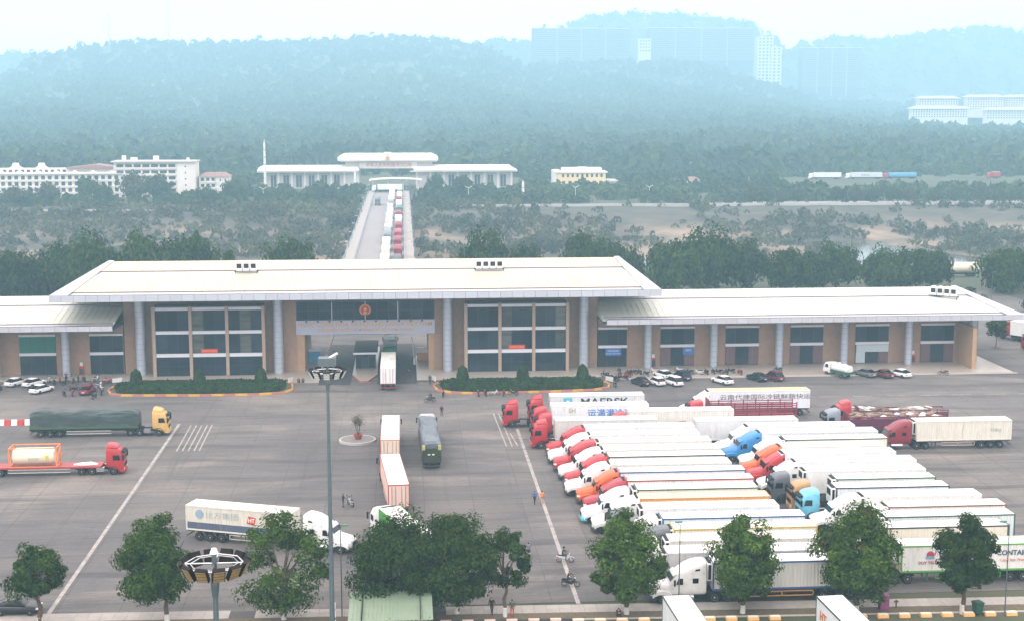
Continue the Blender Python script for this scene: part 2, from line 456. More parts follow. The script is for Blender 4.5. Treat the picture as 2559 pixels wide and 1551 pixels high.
def yard_mat():
    m = bpy.data.materials.new('worn_yard_concrete'); m.use_nodes = True
    N, L = m.node_tree.nodes, m.node_tree.links; P = N['Principled BSDF']; P.inputs['Roughness'].default_value = 0.85
    g = N.new('ShaderNodeNewGeometry'); oi = N.new('ShaderNodeObjectInfo')
    def noise(sc, st, d=6, r=0.65, dist=0.0):
        mp = N.new('ShaderNodeMapping'); mp.inputs['Scale'].default_value = st; L.new(g.outputs['Position'], mp.inputs[0])
        n = N.new('ShaderNodeTexNoise'); n.inputs['Scale'].default_value = sc; n.inputs['Detail'].default_value = d; n.inputs['Roughness'].default_value = r
        n.inputs['Distortion'].default_value = dist; L.new(mp.outputs[0], n.inputs['Vector']); return n.outputs[0]
    def rng(o, a, b, lo, hi):
        mr = N.new('ShaderNodeMapRange'); L.new(o, mr.inputs[0])
        for i, v in zip((1,2,3,4), (a,b,lo,hi)): mr.inputs[i].default_value = v
        return mr.outputs[0]
    def mul(a, b):
        q = N.new('ShaderNodeMath'); q.operation = 'MULTIPLY'; L.new(a, q.inputs[0]); L.new(b, q.inputs[1]); return q.outputs[0]
    def mix(f, a, b):
        mx = N.new('ShaderNodeMix'); mx.data_type = 'RGBA'; L.new(f, mx.inputs[0])
        for c, k in ((a,6),(b,7)):
            if isinstance(c, tuple): mx.inputs[k].default_value = (*c,1)
            else: L.new(c, mx.inputs[k])
        return mx.outputs[2]
    col = mix(rng(noise(0.03,(1,1,1),4), 0.38, 0.62, 0, 1), (0.088,0.082,0.083), (0.136,0.124,0.116))
    col = mix(rng(noise(0.055,(0.5,1,1),5,0.6,1.5), 0.52, 0.70, 0, 0.75), col, (0.215,0.188,0.165))      # pale dusty patches
    col = mix(rng(noise(0.5,(0.06,1.0,1),5,0.7,0.6), 0.54, 0.74, 0, 0.75), col, (0.052,0.049,0.052))      # dark drag streaks
    col = mix(rng(noise(0.35,(1.0,0.05,1),4,0.7,0.5), 0.58, 0.76, 0, 0.55), col, (0.055,0.051,0.054))     # wheel tracks towards the gate
    wv = N.new('ShaderNodeTexWave'); wv.wave_type = 'RINGS'; wv.inputs['Scale'].default_value = 0.035; wv.inputs['Distortion'].default_value = 9.0
    wv.inputs['Detail'].default_value = 3; wv.inputs['Detail Scale'].default_value = 0.35; L.new(g.outputs['Position'], wv.inputs['Vector'])
    arc = mul(rng(wv.outputs['Fac'], 0.86, 0.98, 0, 1), rng(noise(0.02,(1,1,1),3), 0.45, 0.6, 0, 0.6))
    col = mix(arc, col, (0.045,0.042,0.045))                                                               # turning arcs of tyres
    col = mix(rng(noise(0.22,(1,1,1),8,0.75,0.4), 0.66, 0.78, 0, 0.6), col, (0.034,0.032,0.034))             # oil stains
    f = mul(mul(rng(noise(2.6,(0.6,1.6,1),7,0.8), 0.28, 0.72, 0.66, 1.34), rng(noise(0.9,(0.10,1.6,1),5,0.75), 0.3, 0.7, 0.80, 1.2)), rng(oi.outputs['Random'], 0, 1, 0.93, 1.07))
    vm = N.new('ShaderNodeVectorMath'); vm.operation = 'SCALE'; L.new(col, vm.inputs[0]); L.new(f, vm.inputs['Scale'])
    L.new(vm.outputs[0], P.inputs['Base Color'])
    return m
M['slab'] = yard_mat()
M['gate_shade_wear'] = mat('gate_lane_shade_wear', (0.052,0.049,0.052), rough=0.9, var=0.3, vscale=0.6, stretch=(1.5,0.15,1), world_co=True)  # shade of the gate passage put into the colour, along with tyre wear

# ------------------------------------------------------------------ yard of concrete slabs
SX, SY = 5.9, 6.0
X0 = -3.8
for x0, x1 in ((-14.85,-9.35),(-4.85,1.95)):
    struct('gate_floor_shade_wear', MB().poly([(x0,236,0.005),(x1,236,0.005),(x1,276,0.005),(x0,276,0.005)]), M['gate_shade_wear'])  # added sheets darkening the passage floor: painted shade over tyre-worn lanes
yard = struct('yard', MB().box(-110, 150, 129, 345, -0.3, -0.015), M['joint'])
slab_me = MB().box(0.035, SX-0.035, 0.03, SY-0.03, -0.1, 0.0).mesh('slab', M['slab'])
cells = []
for i in range(-18, 26):
    for j in range(36):
        x, y = X0 + i*SX, 129 + j*SY
        cx, cy = x+SX/2, y+SY/2
        # inside the picture: a wedge about the view axis
        if abs(cx - cy*0.0776) < 0.40*cy + 5 and y < 250: cells.append((cy, x, y))
cells.sort()
for n, (_, x, y) in enumerate(cells[:300]):
    obj('slab', slab_me, yard, (x, y, 0))
rest = MB()
near = {(round(x,2), round(y,2)) for _, x, y in cells[:300]}
for i in range(-18, 26):
    for j in range(36):
        x, y = X0 + i*SX, 129 + j*SY
        if (round(x,2), round(y,2)) not in near: rest.box(x+0.02, x+SX-0.02, y+0.02, y+SY-0.02, -0.1, 0.0)
tag(rest.build('far_slabs', M['slab'], yard), kind='stuff')

# painted markings, each a sheet 4 mm proud
def stripe(name, x0, y0, x1, y1, w, label=None):
    d = Vector((x1-x0, y1-y0, 0)).normalized(); n = Vector((-d.y, d.x, 0))*w/2
    a, b = Vector((x0,y0,0.006)), Vector((x1,y1,0.006))
    o = MB().poly([a-n, b-n, b+n, a+n]).build(name, M['line'])
    return tag(o, kind='structure')
stripe('lane_line', -33.9, 127.8, -33.9, 208.5, 0.42)
stripe('lane_line', 16.4, 128.5, 16.4, 201.5, 0.42)
for x in (-31.7, -30.9, -30.1, -29.3, -28.6): stripe('hatch_line', x, 191.8, x-0.3, 207.5, 0.2)
for x, y0, y1 in ((14.05,191,212),(14.85,191,212),(15.65,191,199),(16.45,206,212)): stripe('hatch_line', x, y0, x-0.5, y1, 0.2)
for k in range(14): stripe('lane_dash', 62+5.6*k, 220.2-0.02*k, 65.2+5.6*k, 220.2-0.02*k, 0.22)
for k in range(3): stripe('lane_dash', -62+9*k, 190.2, -57+9*k, 190.2, 0.14)
for k in range(3): stripe('lane_dash', 103, 204+0.6*k, 116, 203+0.6*k, 0.15)

# ------------------------------------------------------------------ strip along the bottom: pavement, verge, kerb, road
def strip_y(x): return -0.028*(x-10)
def strip(name, ya, yb, z0, z1, m):
    xs = (-75, 100)
    return struct(name, MB().vprism([(xs[0], ya+strip_y(xs[0])), (xs[1], ya+strip_y(xs[1])), (xs[1], yb+strip_y(xs[1])), (xs[0], yb+strip_y(xs[0]))], z0, z1), m)
strip('road', 60, 124.55, -0.2, -0.11, M['asphalt'])
pavement = strip('pavement', 126.45, 128.55, -0.2, -0.012, M['joint'])
for i in range(-46, 72):
    x = i*1.2
    yy = strip_y(x)
    if i in (0, 1, 2) or i in (-14, -13): continue
    for q in range(2):
        MB().box(x+0.012, x+1.188, 126.46+yy+q*1.03, 126.46+yy+q*1.03+1.01, -0.03, 0.012).build('paving_tile', M['pave'], pavement)
verge = strip('verge', 124.85, 126.45, -0.2, -0.004, M['soil'])
kerb = strip('kerb', 124.55, 124.85, -0.2, 0.012, M['kerb_stone'])
WHITE, PINK, ORANGE, DARK = (0.72,0.70,0.66), (0.62,0.42,0.36), (0.62,0.30,0.09), (0.06,0.055,0.05)
NTH = ['first','second','third','fourth','fifth','sixth','seventh','eighth','ninth','tenth','eleventh','twelfth']
cnt = {}
for i in range(42):
    x = -25.2 + 2.05*i
    if 22.5 < x < 26.4 or 36.2 < x < 40.3: continue
    y = 124.5 + strip_y(x) - (0.35 if x > 15 else 0.0)
    if x > 15:
        me = cached('kerb_block', lambda: MB().loft([[(-0.52,-0.3,-0.12),(0.52,-0.3,-0.12),(0.52,0.3,-0.12),(-0.52,0.3,-0.12)],
              [(-0.52,-0.27,0.22),(0.52,-0.27,0.22),(0.52,0.27,0.22),(-0.52,0.27,0.22)],[(-0.46,-0.2,0.28),(0.46,-0.2,0.28),(0.46,0.2,0.28),(-0.46,0.2,0.28)]]).mesh('kerb_block', M['kerb']))
        o = obj('kerb_block', me, None, (x, y-0.25, 0), -0.028, (0.72,0.42,0.16))
        cap = obj('cap', cached('kerb_cap', lambda: MB().box(-0.47,0.47,-0.21,0.21,0.282,0.30).mesh('cap', M['kerb'])), o, color=(0.8,0.76,0.68))
        seg = 'left of the first white box trailer' if x < 24 else ('between the two white box trailers' if x < 38 else 'right of the second white box trailer')
        cnt[seg] = cnt.get(seg, 0) + 1
        tag(o, 'orange and white kerb block, %s from the left %s' % (NTH[cnt[seg]-1], seg), 'kerb block', 'painted kerb blocks along the road')
    else:
        me = cached('kerb_piece', lambda: MB().box(-0.5,0.5,-0.17,0.17,-0.15,0.16).mesh('kerb_stone', M['kerb']))
        for s, c in ((0, (0.70,0.52,0.46)), (1, DARK)):
            obj('kerb_stone', me, kerb, (x+1.02*s, y+0.02, 0), -0.028, c)

# ------------------------------------------------------------------ lettering
def text_mesh(s, size, extrude=0.02, align='CENTER', bold=0.0, xs=1.0):
    c = bpy.data.curves.new('lettering', 'FONT')
    c.body = s; c.size = size; c.extrude = extrude; c.align_x = align; c.offset = bold; c.align_y = 'CENTER'
    c.resolution_u = 3
    o = bpy.data.objects.new('lettering', c); COL.objects.link(o)
    o.scale = (xs, 1, 1)
    dg = bpy.context.evaluated_depsgraph_get()
    me = bpy.data.meshes.new_from_object(o.evaluated_get(dg))
    if xs != 1.0: me.transform(Matrix.Diagonal((xs,1,1,1)))
    bpy.data.objects.remove(o); bpy.data.curves.remove(c)
    me.name = 'lettering'
    me.materials.clear()
    return me

def lettering(s, size, parent, loc, rot, m, color=None, **kw):
    me = text_mesh(s, size, **kw); me.materials.append(m)
    return obj('lettering', me, parent, loc, 0, color, rot=rot)

# ------------------------------------------------------------------ border gate hall
TZ = 0.18
terrace = struct('terrace', MB().vprism([(-90,243.2),(-49,243.2),(-48.5,241.5),(-20.4,241.5),(-19.6,238.2),(-14.9,238.2),(-14.9,262),(-90,262)], -0.1, TZ), M['terrace'])
terrace2 = struct('terrace', MB().vprism([(2.0,239.0),(34.5,240.2),(36,237.6),(108,237.6),(108,262),(2.0,262)], -0.1, TZ), M['terrace'])
struct('terrace_step', MB().vprism([(-48,240.9),(-20.6,240.9),(-20.6,241.5),(-48,241.5)], -0.1, 0.09), M['kerb_stone'])
struct('terrace_step', MB().vprism([(5.2,238.8),(34.4,239.5),(34.4,240.2),(5.2,239.1)], -0.1, 0.09), M['kerb_stone'])
struct('terrace_step', MB().vprism([(36.2,237.0),(108.6,237.0),(108.6,237.6),(36.2,237.6)], -0.1, 0.09), M['kerb_stone'])

HC = -7.5
hall = thing('border_gate_hall', 'tall central border gate hall with cream hipped roof over the truck lanes', 'gate building', (0,0,0))
# walls either side of the gate, hollow boxes seen from the yard
for a, b in ((-49.3, -19.1), (5.2, 34.7)):
    MB().box(a, b, 248, 268, TZ, 14.3).build('wall', M['tilewall'], hall)
MB().box(-19.1, -17.8, 248.004, 266, TZ, 6.8).build('pier', M['wall_fin'], hall)
MB().box(4.2, 5.2, 248.004, 266, TZ, 6.8).build('pier', M['wall_fin'], hall)
# gate beam: glass band and sign panel
MB().box(-19.1, 5.2, 248.2, 266, 6.9, 14.3).build('gate_beam', M['soffit'], hall)
band = MB().box(-19.2, 5.3, 247.9, 248.15, 9.35, 12.6).build('window_band', M['frame'], hall)
for k in range(12):
    for q in range(2):
        w = 24.3/12
        MB().box(-19.1+k*w+0.05, -19.1+(k+1)*w-0.05, 247.86, 247.93, 9.45+q*1.57, 9.45+q*1.57+1.49).build('pane', M['win_green'], band)
for x in (-12.9, -7.0, -1.2): MB().box(x-0.06, x+0.06, 247.78, 247.87, 9.4, 12.6).build('rod', M['spandrel'], band)
sign = MB().box(-19.25, 5.35, 247.6, 248.19, 6.8, 9.32).build('sign_panel', M['sign_panel'], hall)
lettering('NƯỚC CỘNG HÒA XÃ HỘI CHỦ NGHĨA VIỆT NAM', 1.02, sign, (-7.0, 247.57, 8.55), (rad(90),0,0), M['gold'], bold=0.012)
lettering('CỬA KHẨU QUỐC TẾ ĐƯỜNG BỘ SỐ II KIM THÀNH', 0.72, sign, (-7.0, 247.57, 7.55), (rad(90),0,0), M['gold'], bold=0.01)
spot_me = MB().cyl((0,0,0),(0,-0.35,0.02),0.03,n=6).box(-0.13,0.13,-0.5,-0.3,-0.13,0.12).mesh('sign_spotlight', M['black'])
for k in range(11): obj('sign_spotlight', spot_me, sign, (-17.4+k*2.05, 247.6, 9.2))
em = MB().cyl((0,0,0),(0,-0.12,0),1.0,n=28).build('emblem', M['red'], hall, loc=(-7.0, 247.75, 11.1))
ring = MB()
a0 = -50
for k in range(27):
    a, b = rad(a0 + k*10.4), rad(a0 + (k+1)*10.4)
    p = lambda t, r, y: (r*math.cos(t), y, r*math.sin(t))
    ring.loft([[p(a,0.8,-0.13),p(a,1.02,-0.13),p(a,1.02,-0.18),p(a,0.8,-0.18)],[p(b,0.8,-0.13),p(b,1.02,-0.13),p(b,1.02,-0.18),p(b,0.8,-0.18)]])
ring.build('wreath', M['gold'], em)
star = []
for k in range(10):
    t, r = PI/2 + k*PI/5, (0.36, 0.15)[k % 2]
    star.append((r*math.cos(t), 0.15 + r*math.sin(t)))
MB().prism(star, -0.17, -0.13).build('star', mat('star_yellow', (0.7,0.45,0.08), rough=0.5), em)
gear = [(0.36*math.cos(2*PI*k/24)*(1 if k % 2 else 0.85), -0.48+0.3*math.sin(2*PI*k/24)*(1 if k % 2 else 0.85)) for k in range(24)]
MB().prism(gear, -0.17, -0.13).build('cogwheel', M['gold'], em)

# curtain walls, three bays by three storeys
def curtain(xa, xb, hall, banner):
    c = MB().box(xa, xb, 245.1, 248.0, TZ, 12.45).build('curtain_wall', M['frame'], hall)
    w = (xb-xa)/3
    for k in range(4):
        x = xa + k*w
        MB().box(x-0.28, x+0.28, 244.55, 245.12, TZ, 12.47).build('mullion', M['mullion'], c)
    for k in range(3):
        x0, x1 = xa+k*w+0.3, xa+(k+1)*w-0.3
        for z0, z1 in ((11.8,12.3),(7.65,8.2),(3.6,4.2)):
            MB().box(x0, x1, 244.75, 245.115, z0, z1).build('spandrel', M['spandrel'], c)
        for z0, z1, cols, rows in ((8.2,11.8,3,1),(4.2,7.65,3,1),(0.25,3.6,3,2)):
            for q in range(cols):
                for s in range(rows):
                    a = x0 + (x1-x0)*q/cols; b = x0 + (x1-x0)*(q+1)/cols
                    e = z0 + (z1-z0)*s/rows; f = z0 + (z1-z0)*(s+1)/rows
                    dark = z0 < 4
                    MB().box(a+0.035, b-0.035, 245.0, 245.097, e+0.04, f-0.04).build('pane', M['win'] if dark else (M['win_pale'] if (int(a*7.3)+s*3+int(e)*5) % 5 == 0 else M['win_green']), c)
    b = MB().box(xa+1.5*w-1.45, xa+1.5*w+1.45, 244.85, 244.97, 4.22, 5.0).build('banner', M['sign_red'], c)
    lettering(banner, 0.4, b, (xa+1.5*w, 244.84, 4.62), (rad(90),0,0), mat('banner_letters', (0.75,0.5,0.1)))
    # signs standing back inside: a pale notice and blinds behind the upper glazing
    MB().box(xa+0.6, xb-0.6, 244.7, 245.09, 12.5, 12.9).build('head_duct', M['black'], c)
curtain(-43.6, -24.7, hall, 'CHÀO MỪNG')
curtain(10.8, 28.9, hall, 'CHÀO MỪNG')
# columns with rings of cladding
def column_mesh(r, h):
    m = MB(); n = max(2, round(h/0.95)); dz = h/n
    for k in range(n):
        m.cyl((0,0,k*dz+0.02),(0,0,(k+1)*dz-0.012), r, n=20)
    m.cyl((0,0,0),(0,0,h), r*0.965, n=16, mi=1)
    return m.mesh('column', [M['column'], M['gap']], smooth=True)
hc_me = column_mesh(0.85, 14.2)
for x in (-46.2, -22.3, 7.6, 32.0): obj('column', hc_me, hall, (x, 246.3, TZ))

def two_tier_roof(parent, xe0, xe1, ye, yr, xr0, xr1, ze, zr, m, hip0=True, hip1=True, steps=(0.0, 0.62)):
    """front and back slopes with a step in the sheeting; hips closed with flashing"""
    yb = 2*yr - ye
    def P(t, x_side, back=False):
        y = (yb + (yr-yb)*t) if back else (ye + (yr-ye)*t)
        x = (xe0 + (xr0-xe0)*t) if x_side == 0 else (xe1 + (xr1-xe1)*t)
        return Vector((x, y, ze + (zr-ze)*t))
    for back in (False, True):
        nm = 'rear_slope' if back else 'front_slope'
        tiers = ((0.04, 0.10, -0.12, M['flash']), (0.10, 0.60, 0.0, m), (0.60, 0.70, -0.10, M['flash']), (0.70, 1.0, 0.02, m))
        for t0, t1, off, mm in tiers:
            inset = 0.0
            a, b, c, d = P(t0,0,back), P(t0,1,back), P(t1,1,back), P(t1,0,back)
            o = Vector((0,0,off))
            q = [a+o, b+o, c+o, d+o]
            th = Vector((0,0,-0.35))
            if back: q = [q[1], q[0], q[3], q[2]]
            MB().loft([[p+th for p in q], q]).build('roof_sheet' if mm is m else 'gutter_strip', mm, parent)
            if mm is m and not back:
                MB().box(a.x+0.3, b.x-0.3, a.y-0.05, a.y-0.004, a.z+off-0.16, a.z+off+0.03).build('step_shadow_strip', M['step_shade'], parent)  # added dark strip, painted as the shadow under the tier edge
                seam = MB(); x = math.ceil(max(a.x, d.x)) + 0.5
                while x < min(b.x, c.x):
                    seam.loft([[(x-0.03,a.y,a.z+off+0.002),(x+0.03,a.y,a.z+off+0.002),(x+0.03,d.y,d.z+off+0.002),(x-0.03,d.y,d.z+off+0.002)],[(x-0.03,a.y,a.z+off+0.06),(x+0.03,a.y,a.z+off+0.06),(x+0.03,d.y,d.z+off+0.06),(x-0.03,d.y,d.z+off+0.06)]])
                    x += 1.05
                tag(seam.build('standing_seams', m, parent), kind='stuff')
    for side, on in ((0,hip0),(1,hip1)):
        a, b, c = P(0,side), P(1,side), P(0,side,True)
        q = [a, b, c] if side == 1 else [c, b, a]
        th = Vector((0,0,-0.3))
        if on:
            MB().loft([[p+th for p in q], q]).build('hip_end', m, parent)
            s = 1 if side == 0 else -1
            w = Vector((2.6*s, 0, 0)); up = Vector((0,0,0.10))
            MB().loft([[a+up*0.2, a+w*1.15+up*0.2, b+w*0.35+up, b+up*1.2],[a+up*2, a+w*1.15+up*1.6, b+w*0.35+up*2.2, b+up*2.6]]).build('hip_flashing', M['flash'], parent)
        else:
            MB().loft([[p+th for p in q], q]).build('gable_end', m, parent)

roof = MB().box(-58.6, 43.6, 239.0, 272.0, 14.3, 14.45).build('roof', M['soffit'], hall)
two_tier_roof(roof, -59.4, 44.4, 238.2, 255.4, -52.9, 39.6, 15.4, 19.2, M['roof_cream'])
def fascia(parent, x0, x1, y, z0, z1, n, m, ends=(True, True), depth=33.5):
    w = (x1-x0)/n
    me = MB().box(0.025, w-0.025, -0.05, 0.06, 0.0, z1-z0).mesh('fascia_panel', m)
    MB().box(x0+0.05, x1-0.05, y+0.062, y+0.9, z0+0.02, z1-0.02).build('fascia_backing', M['gap'], parent)
    for k in range(n): obj('fascia_panel', me, parent, (x0+k*w, y, z0))
    for e, x in zip(ends, (x0, x1)):
        if e:
            ne = max(1, round(depth/w)); we = depth/ne
            me2 = MB().box(-0.05, 0.06, 0.025, we-0.025, 0, z1-z0).mesh('fascia_panel', m)
            for k in range(ne): obj('fascia_panel', me2, parent, (x, y+0.06+k*we, z0))
fascia(roof, -59.5, 44.5, 238.1, 14.35, 15.42, 52, M['fascia'])

# ------------------------------------------------------------------ wings
def wing(name, label, x0, x1, cols, wins, ends, xr0, xr1):
    w = thing(name, label, 'gate building')
    MB().box(x0, x1, 248.0, 264, TZ, 9.2).build('wall', M['tilewall'], w)
    rf = MB().box(x0, x1+ (4.5 if ends[1] else 0), 240.3, 272.5, 9.05, 9.2).build('roof', M['soffit'], w)
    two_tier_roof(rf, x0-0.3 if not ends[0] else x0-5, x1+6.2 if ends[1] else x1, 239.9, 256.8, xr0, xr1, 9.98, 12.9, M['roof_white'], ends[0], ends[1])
    a, b = (35.2 if ends[1] else x0), (110.4 if ends[1] else -49.6)
    fascia(rf, a, b, 239.8, 9.15, 10.02, round((b-a)/1.95), M['fascia_grey'], (False, ends[1]), 33.5)
    cm = column_mesh(0.68, 8.9)
    for x in cols: obj('column', cm, w, (x, 246.2, TZ))
    for (xa, xb, style) in wins:
        f = MB().box(xa, xb, 247.88, 248.06, TZ, 7.05).build('window', M['frame'], w)
        MB().box(xa-0.05, xb+0.05, 247.7, 248.03, 7.05, 7.42).build('lintel', M['spandrel'], f)
        MB().box(xa-0.05, xb+0.05, 247.7, 247.95, 3.65, 4.15).build('spandrel', M['spandrel'], f)
        for q in range(3):
            p, r_ = xa+(xb-xa)*(0,0.3,0.7)[q], xa+(xb-xa)*(0.3,0.7,1)[q]
            up = M['panel_green'] if style == 'green' else M['win_green']
            MB().box(p+0.05, r_-0.05, 247.83, 247.9, 4.2, 7.0).build('pane', up, f)
            lo = M['win'] if style in ('plain','green','blue') or q == 1 else M['curtain_red']
            MB().box(p+0.05, r_-0.05, 247.83, 247.9, 0.3, 3.6).build('pane', lo, f)
        if style == 'blue':
            s = MB().box(xa+1.3, xa+4.1, 247.55, 247.69, 2.3, 3.6).build('sign', M['sign_blue'], f)
            lettering('HẢI QUAN', 0.42, s, (xa+2.7, 247.53, 3.15), (rad(90),0,0), M['plate']); lettering('CỬA KHẨU KIM THÀNH', 0.26, s, (xa+2.7, 247.53, 2.65), (rad(90),0,0), M['plate'])
        if style == 'blue2':
            s = MB().box(xb-2.1, xb-0.1, 247.55, 247.69, 2.3, 3.6).build('sign', M['sign_blue'], f)
            lettering('BIDV', 0.5, s, (xb-1.1, 247.53, 3.1), (rad(90),0,0), M['plate'])
        if style == 'pale':
            MB().box(xa+0.1, xb-0.1, 247.5, 247.69, 2.35, 3.6).build('sign', M['panel_pale'], f)
            MB().box(xa+0.1, xa+1.8, 247.7, 247.8, 0.3, 2.3).build('poster', M['panel_pale'], f)
    return w, rf
rwin = [(34.9,40.1,'blue'),(46.3,52.5,'blue2'),(58.3,64.4,'curtain'),(70.3,76.4,'curtain'),(82.5,88.7,'pale'),(94.8,101.0,'curtain')]
wr, wr_roof = wing('office_wing', 'long low office wing with white roof, grey fascia and six window bays', 34.9, 104.2,
           (43.7,55.75,67.8,79.85,91.9,103.9), rwin, (False, True), 34.9, 104.5)
MB().box(101.6, 102.3, 240.6, 248, TZ, 7.6).build('wall_fin', M['wall_fin'], wr)
MB().box(104.2, 105.6, 248.0, 258, TZ, 9.2).build('end_wall', M['wall_fin'], wr)
lwin = [(-67.4,-61.2,'green'),(-55.3,-49.6,'plain'),(-79.5,-73.3,'plain')]
wl_, wl_roof = wing('office_wing', 'low office wing with green blind in one bay beside parked motorcycles', -90, -49.5, (-59.1,-71.1,-83), lwin, (False, False), -90, -49.5)

# rooftop air conditioners
def ac_bank(label, loc, n, rz=0.0, group=None):
    t = thing('air_conditioner_bank', label, 'air conditioner', loc, rz, 'air conditioners on the roofs')
    w = 1.25
    fr = MB()
    for x in (-n*w/2, n*w/2):
        for y in (-0.5, 0.5): fr.box(x-0.05, x+0.05, y-0.05, y+0.05, -0.6, 0.55)
    fr.box(-n*w/2-0.2, n*w/2+0.2, -0.55, -0.42, 0.45, 0.56).box(-n*w/2-0.2, n*w/2+0.2, 0.42, 0.55, 0.45, 0.56)
    fr.build('rack', M['chassis'], t)
    for k in range(n):
        x = -n*w/2 + (k+0.5)*w
        u = MB().box(x-0.55, x+0.55, -0.45, 0.45, 0.57, 2.1).build('unit', M['plate'], t)
        MB().box(x-0.42, x+0.42, -0.47, -0.451, 1.05, 1.85).build('grille', M['chassis'], u)
        MB().cyl((x,0,2.1),(x,0,2.28),0.42,n=14).build('fan_cowl', M['plate'], u, True)
    return t
ac_bank('row of three white air conditioner units on the cream roof', (-27.8, 249.0, 17.55), 3)
ac_bank('row of four white air conditioner units on the cream roof', (15.2, 249.0, 17.55), 4)
ac_bank('slanting row of white air conditioner units on the white wing roof', (99.8, 250.5, 11.55), 4, rad(-38))

# small fittings on the façade
def cabinet(x, label):
    c = thing('fire_cabinet', label, 'fire cabinet', (x, 247.8, TZ))
    MB().box(-0.4,0.4,-0.22,0.18,0.0,1.5).build('box', M['sign_red'], c)
    MB().box(-0.32,0.32,-0.24,-0.221,0.12,1.2).build('glass_door', M['frame'], c)
    MB().box(-0.25,0.25,-0.03,0.05,1.55,2.2).build('notice', M['plate'], c)
cabinet(-56.9, 'red fire cabinet on the wall behind the motorcycles near the planted bed')
cabinet(45.0, 'red fire cabinet beside the column nearest the blue sign')
cabinet(93.4, 'red fire cabinet beside the column near the white sedan')

# gate lanes: island, booth, side cabins, barriers
isl = [(-7.1,237.9),(-6.3,238.2),(-4.9,243.5),(-4.9,272),(-9.3,272),(-9.3,243.5),(-7.9,238.2)]
t = thing('traffic_island', 'pointed traffic island with red-painted kerb under the gate', 'traffic island')
MB().vprism([(x*0.96-0.285, 239+(y-239)*0.985+0.25) for x, y in isl], 0.0, 0.235).build('paving', M['terrace'], t)
for k in range(len(isl)):
    a, b = Vector((*isl[k],0)), Vector((*isl[(k+1) % len(isl)],0))
    d = (b-a).normalized(); n = Vector((-d.y,d.x,0))*0.22; u = Vector((0,0,0.23))
    MB().loft([[a-u*0.1, b-u*0.1, b+n-u*0.1, a+n-u*0.1],[a+u,b+u,b+n+u,a+n+u]]).build('kerb_stone', M['kerb'], t, color=(0.42,0.12,0.08) if k in (0,1,6,5) else (0.5,0.48,0.46))
t = thing('inspection_booth', 'glazed inspection booth with black roof on the gate island', 'booth', (-7.1, 0, 0.235))
MB().box(-1.75,1.75,249.2,257,0,2.75).build('body', M['frame'], t)
for k in range(3):
    MB().box(-1.65+k*1.12,-0.63+k*1.12,249.13,249.21,0.15,2.0).build('pane', M['win_green'], t)
    MB().box(-1.65+k*1.12,-0.63+k*1.12,249.13,249.21,2.08,2.6).build('pane', M['win_green'], t)
for s in (-1,1):
    for k in range(4): MB().box(s*1.74,s*1.80,249.6+k*1.8,251.2+k*1.8,0.9,2.5).build('pane', M['win'], t)
MB().box(-2.15,2.15,248.7,262,2.75,2.98).build('roof', M['black'], t)
MB().box(-2.18,2.18,248.6,248.72,2.72,3.05).build('fascia', M['spandrel'], t)
t = thing('blue_cabin', 'small blue and white cabin on the left gate walkway', 'booth', (-16.7, 257.5, TZ))
MB().box(-1.1,1.1,-0.8,0.8,0,2.0).build('body', mat('cabin_blue', (0.08,0.30,0.55), rough=0.5, var=0.2), t); MB().box(-1.15,1.15,-0.85,0.85,2.0,2.5).build('top', M['plate'], t)
t = thing('orange_cabin', 'small orange and white cabin on the right gate walkway', 'booth', (3.3, 257.5, TZ))
MB().box(-1.1,1.1,-0.8,0.8,0,1.5).build('body', mat('cabin_orange', (0.6,0.33,0.16), rough=0.5, var=0.2), t); MB().box(-1.15,1.15,-0.85,0.85,1.5,2.3).build('top', M['plate'], t)
def barrier(label, x, y, length, ang):
    t = thing('lifting_barrier', label, 'barrier', (x, y, 0))
    MB().box(-0.2,0.2,-0.25,0.25,0.0,1.1).build('cabinet', M['plate'], t)
    c, s = math.cos(ang), math.sin(ang)
    arm = MB().cyl((0,0,1.0),(length*c,0,1.0+length*s),0.09,n=6).build('arm', M['plate'], t)
barrier('raised white lifting barrier behind the left truck lane', -14.6, 258.5, 5.0, rad(68))
barrier('raised lifting barrier beside the right gate walkway', 1.7, 254.0, 4.2, rad(96))
barrier('lowered lifting barrier pole across the left truck lane', -14.7, 263.0, 5.0, rad(2))

# ------------------------------------------------------------------ planted beds with painted kerb and clipped hedge
def leaf_cloud(points, normals, size, seed=0, jitter=0.6):
    """one quad per point, facing about its normal"""
    r = np.random.default_rng(seed)
    n = normals + r.normal(0, jitter, normals.shape); n /= np.linalg.norm(n, axis=1, keepdims=True)+1e-9
    a = np.cross(n, r.normal(0,1,n.shape)); a /= np.linalg.norm(a, axis=1, keepdims=True)+1e-9
    b = np.cross(n, a)
    s = (size*(0.65+0.7*r.random(len(points))))[:,None]
    a, b = a*s, b*s*0.62
    V = np.stack([points-a, points-b*0.9, points+a, points+b], 1).reshape(-1,3)
    Q = np.arange(len(V)).reshape(-1,4)
    return V, Q

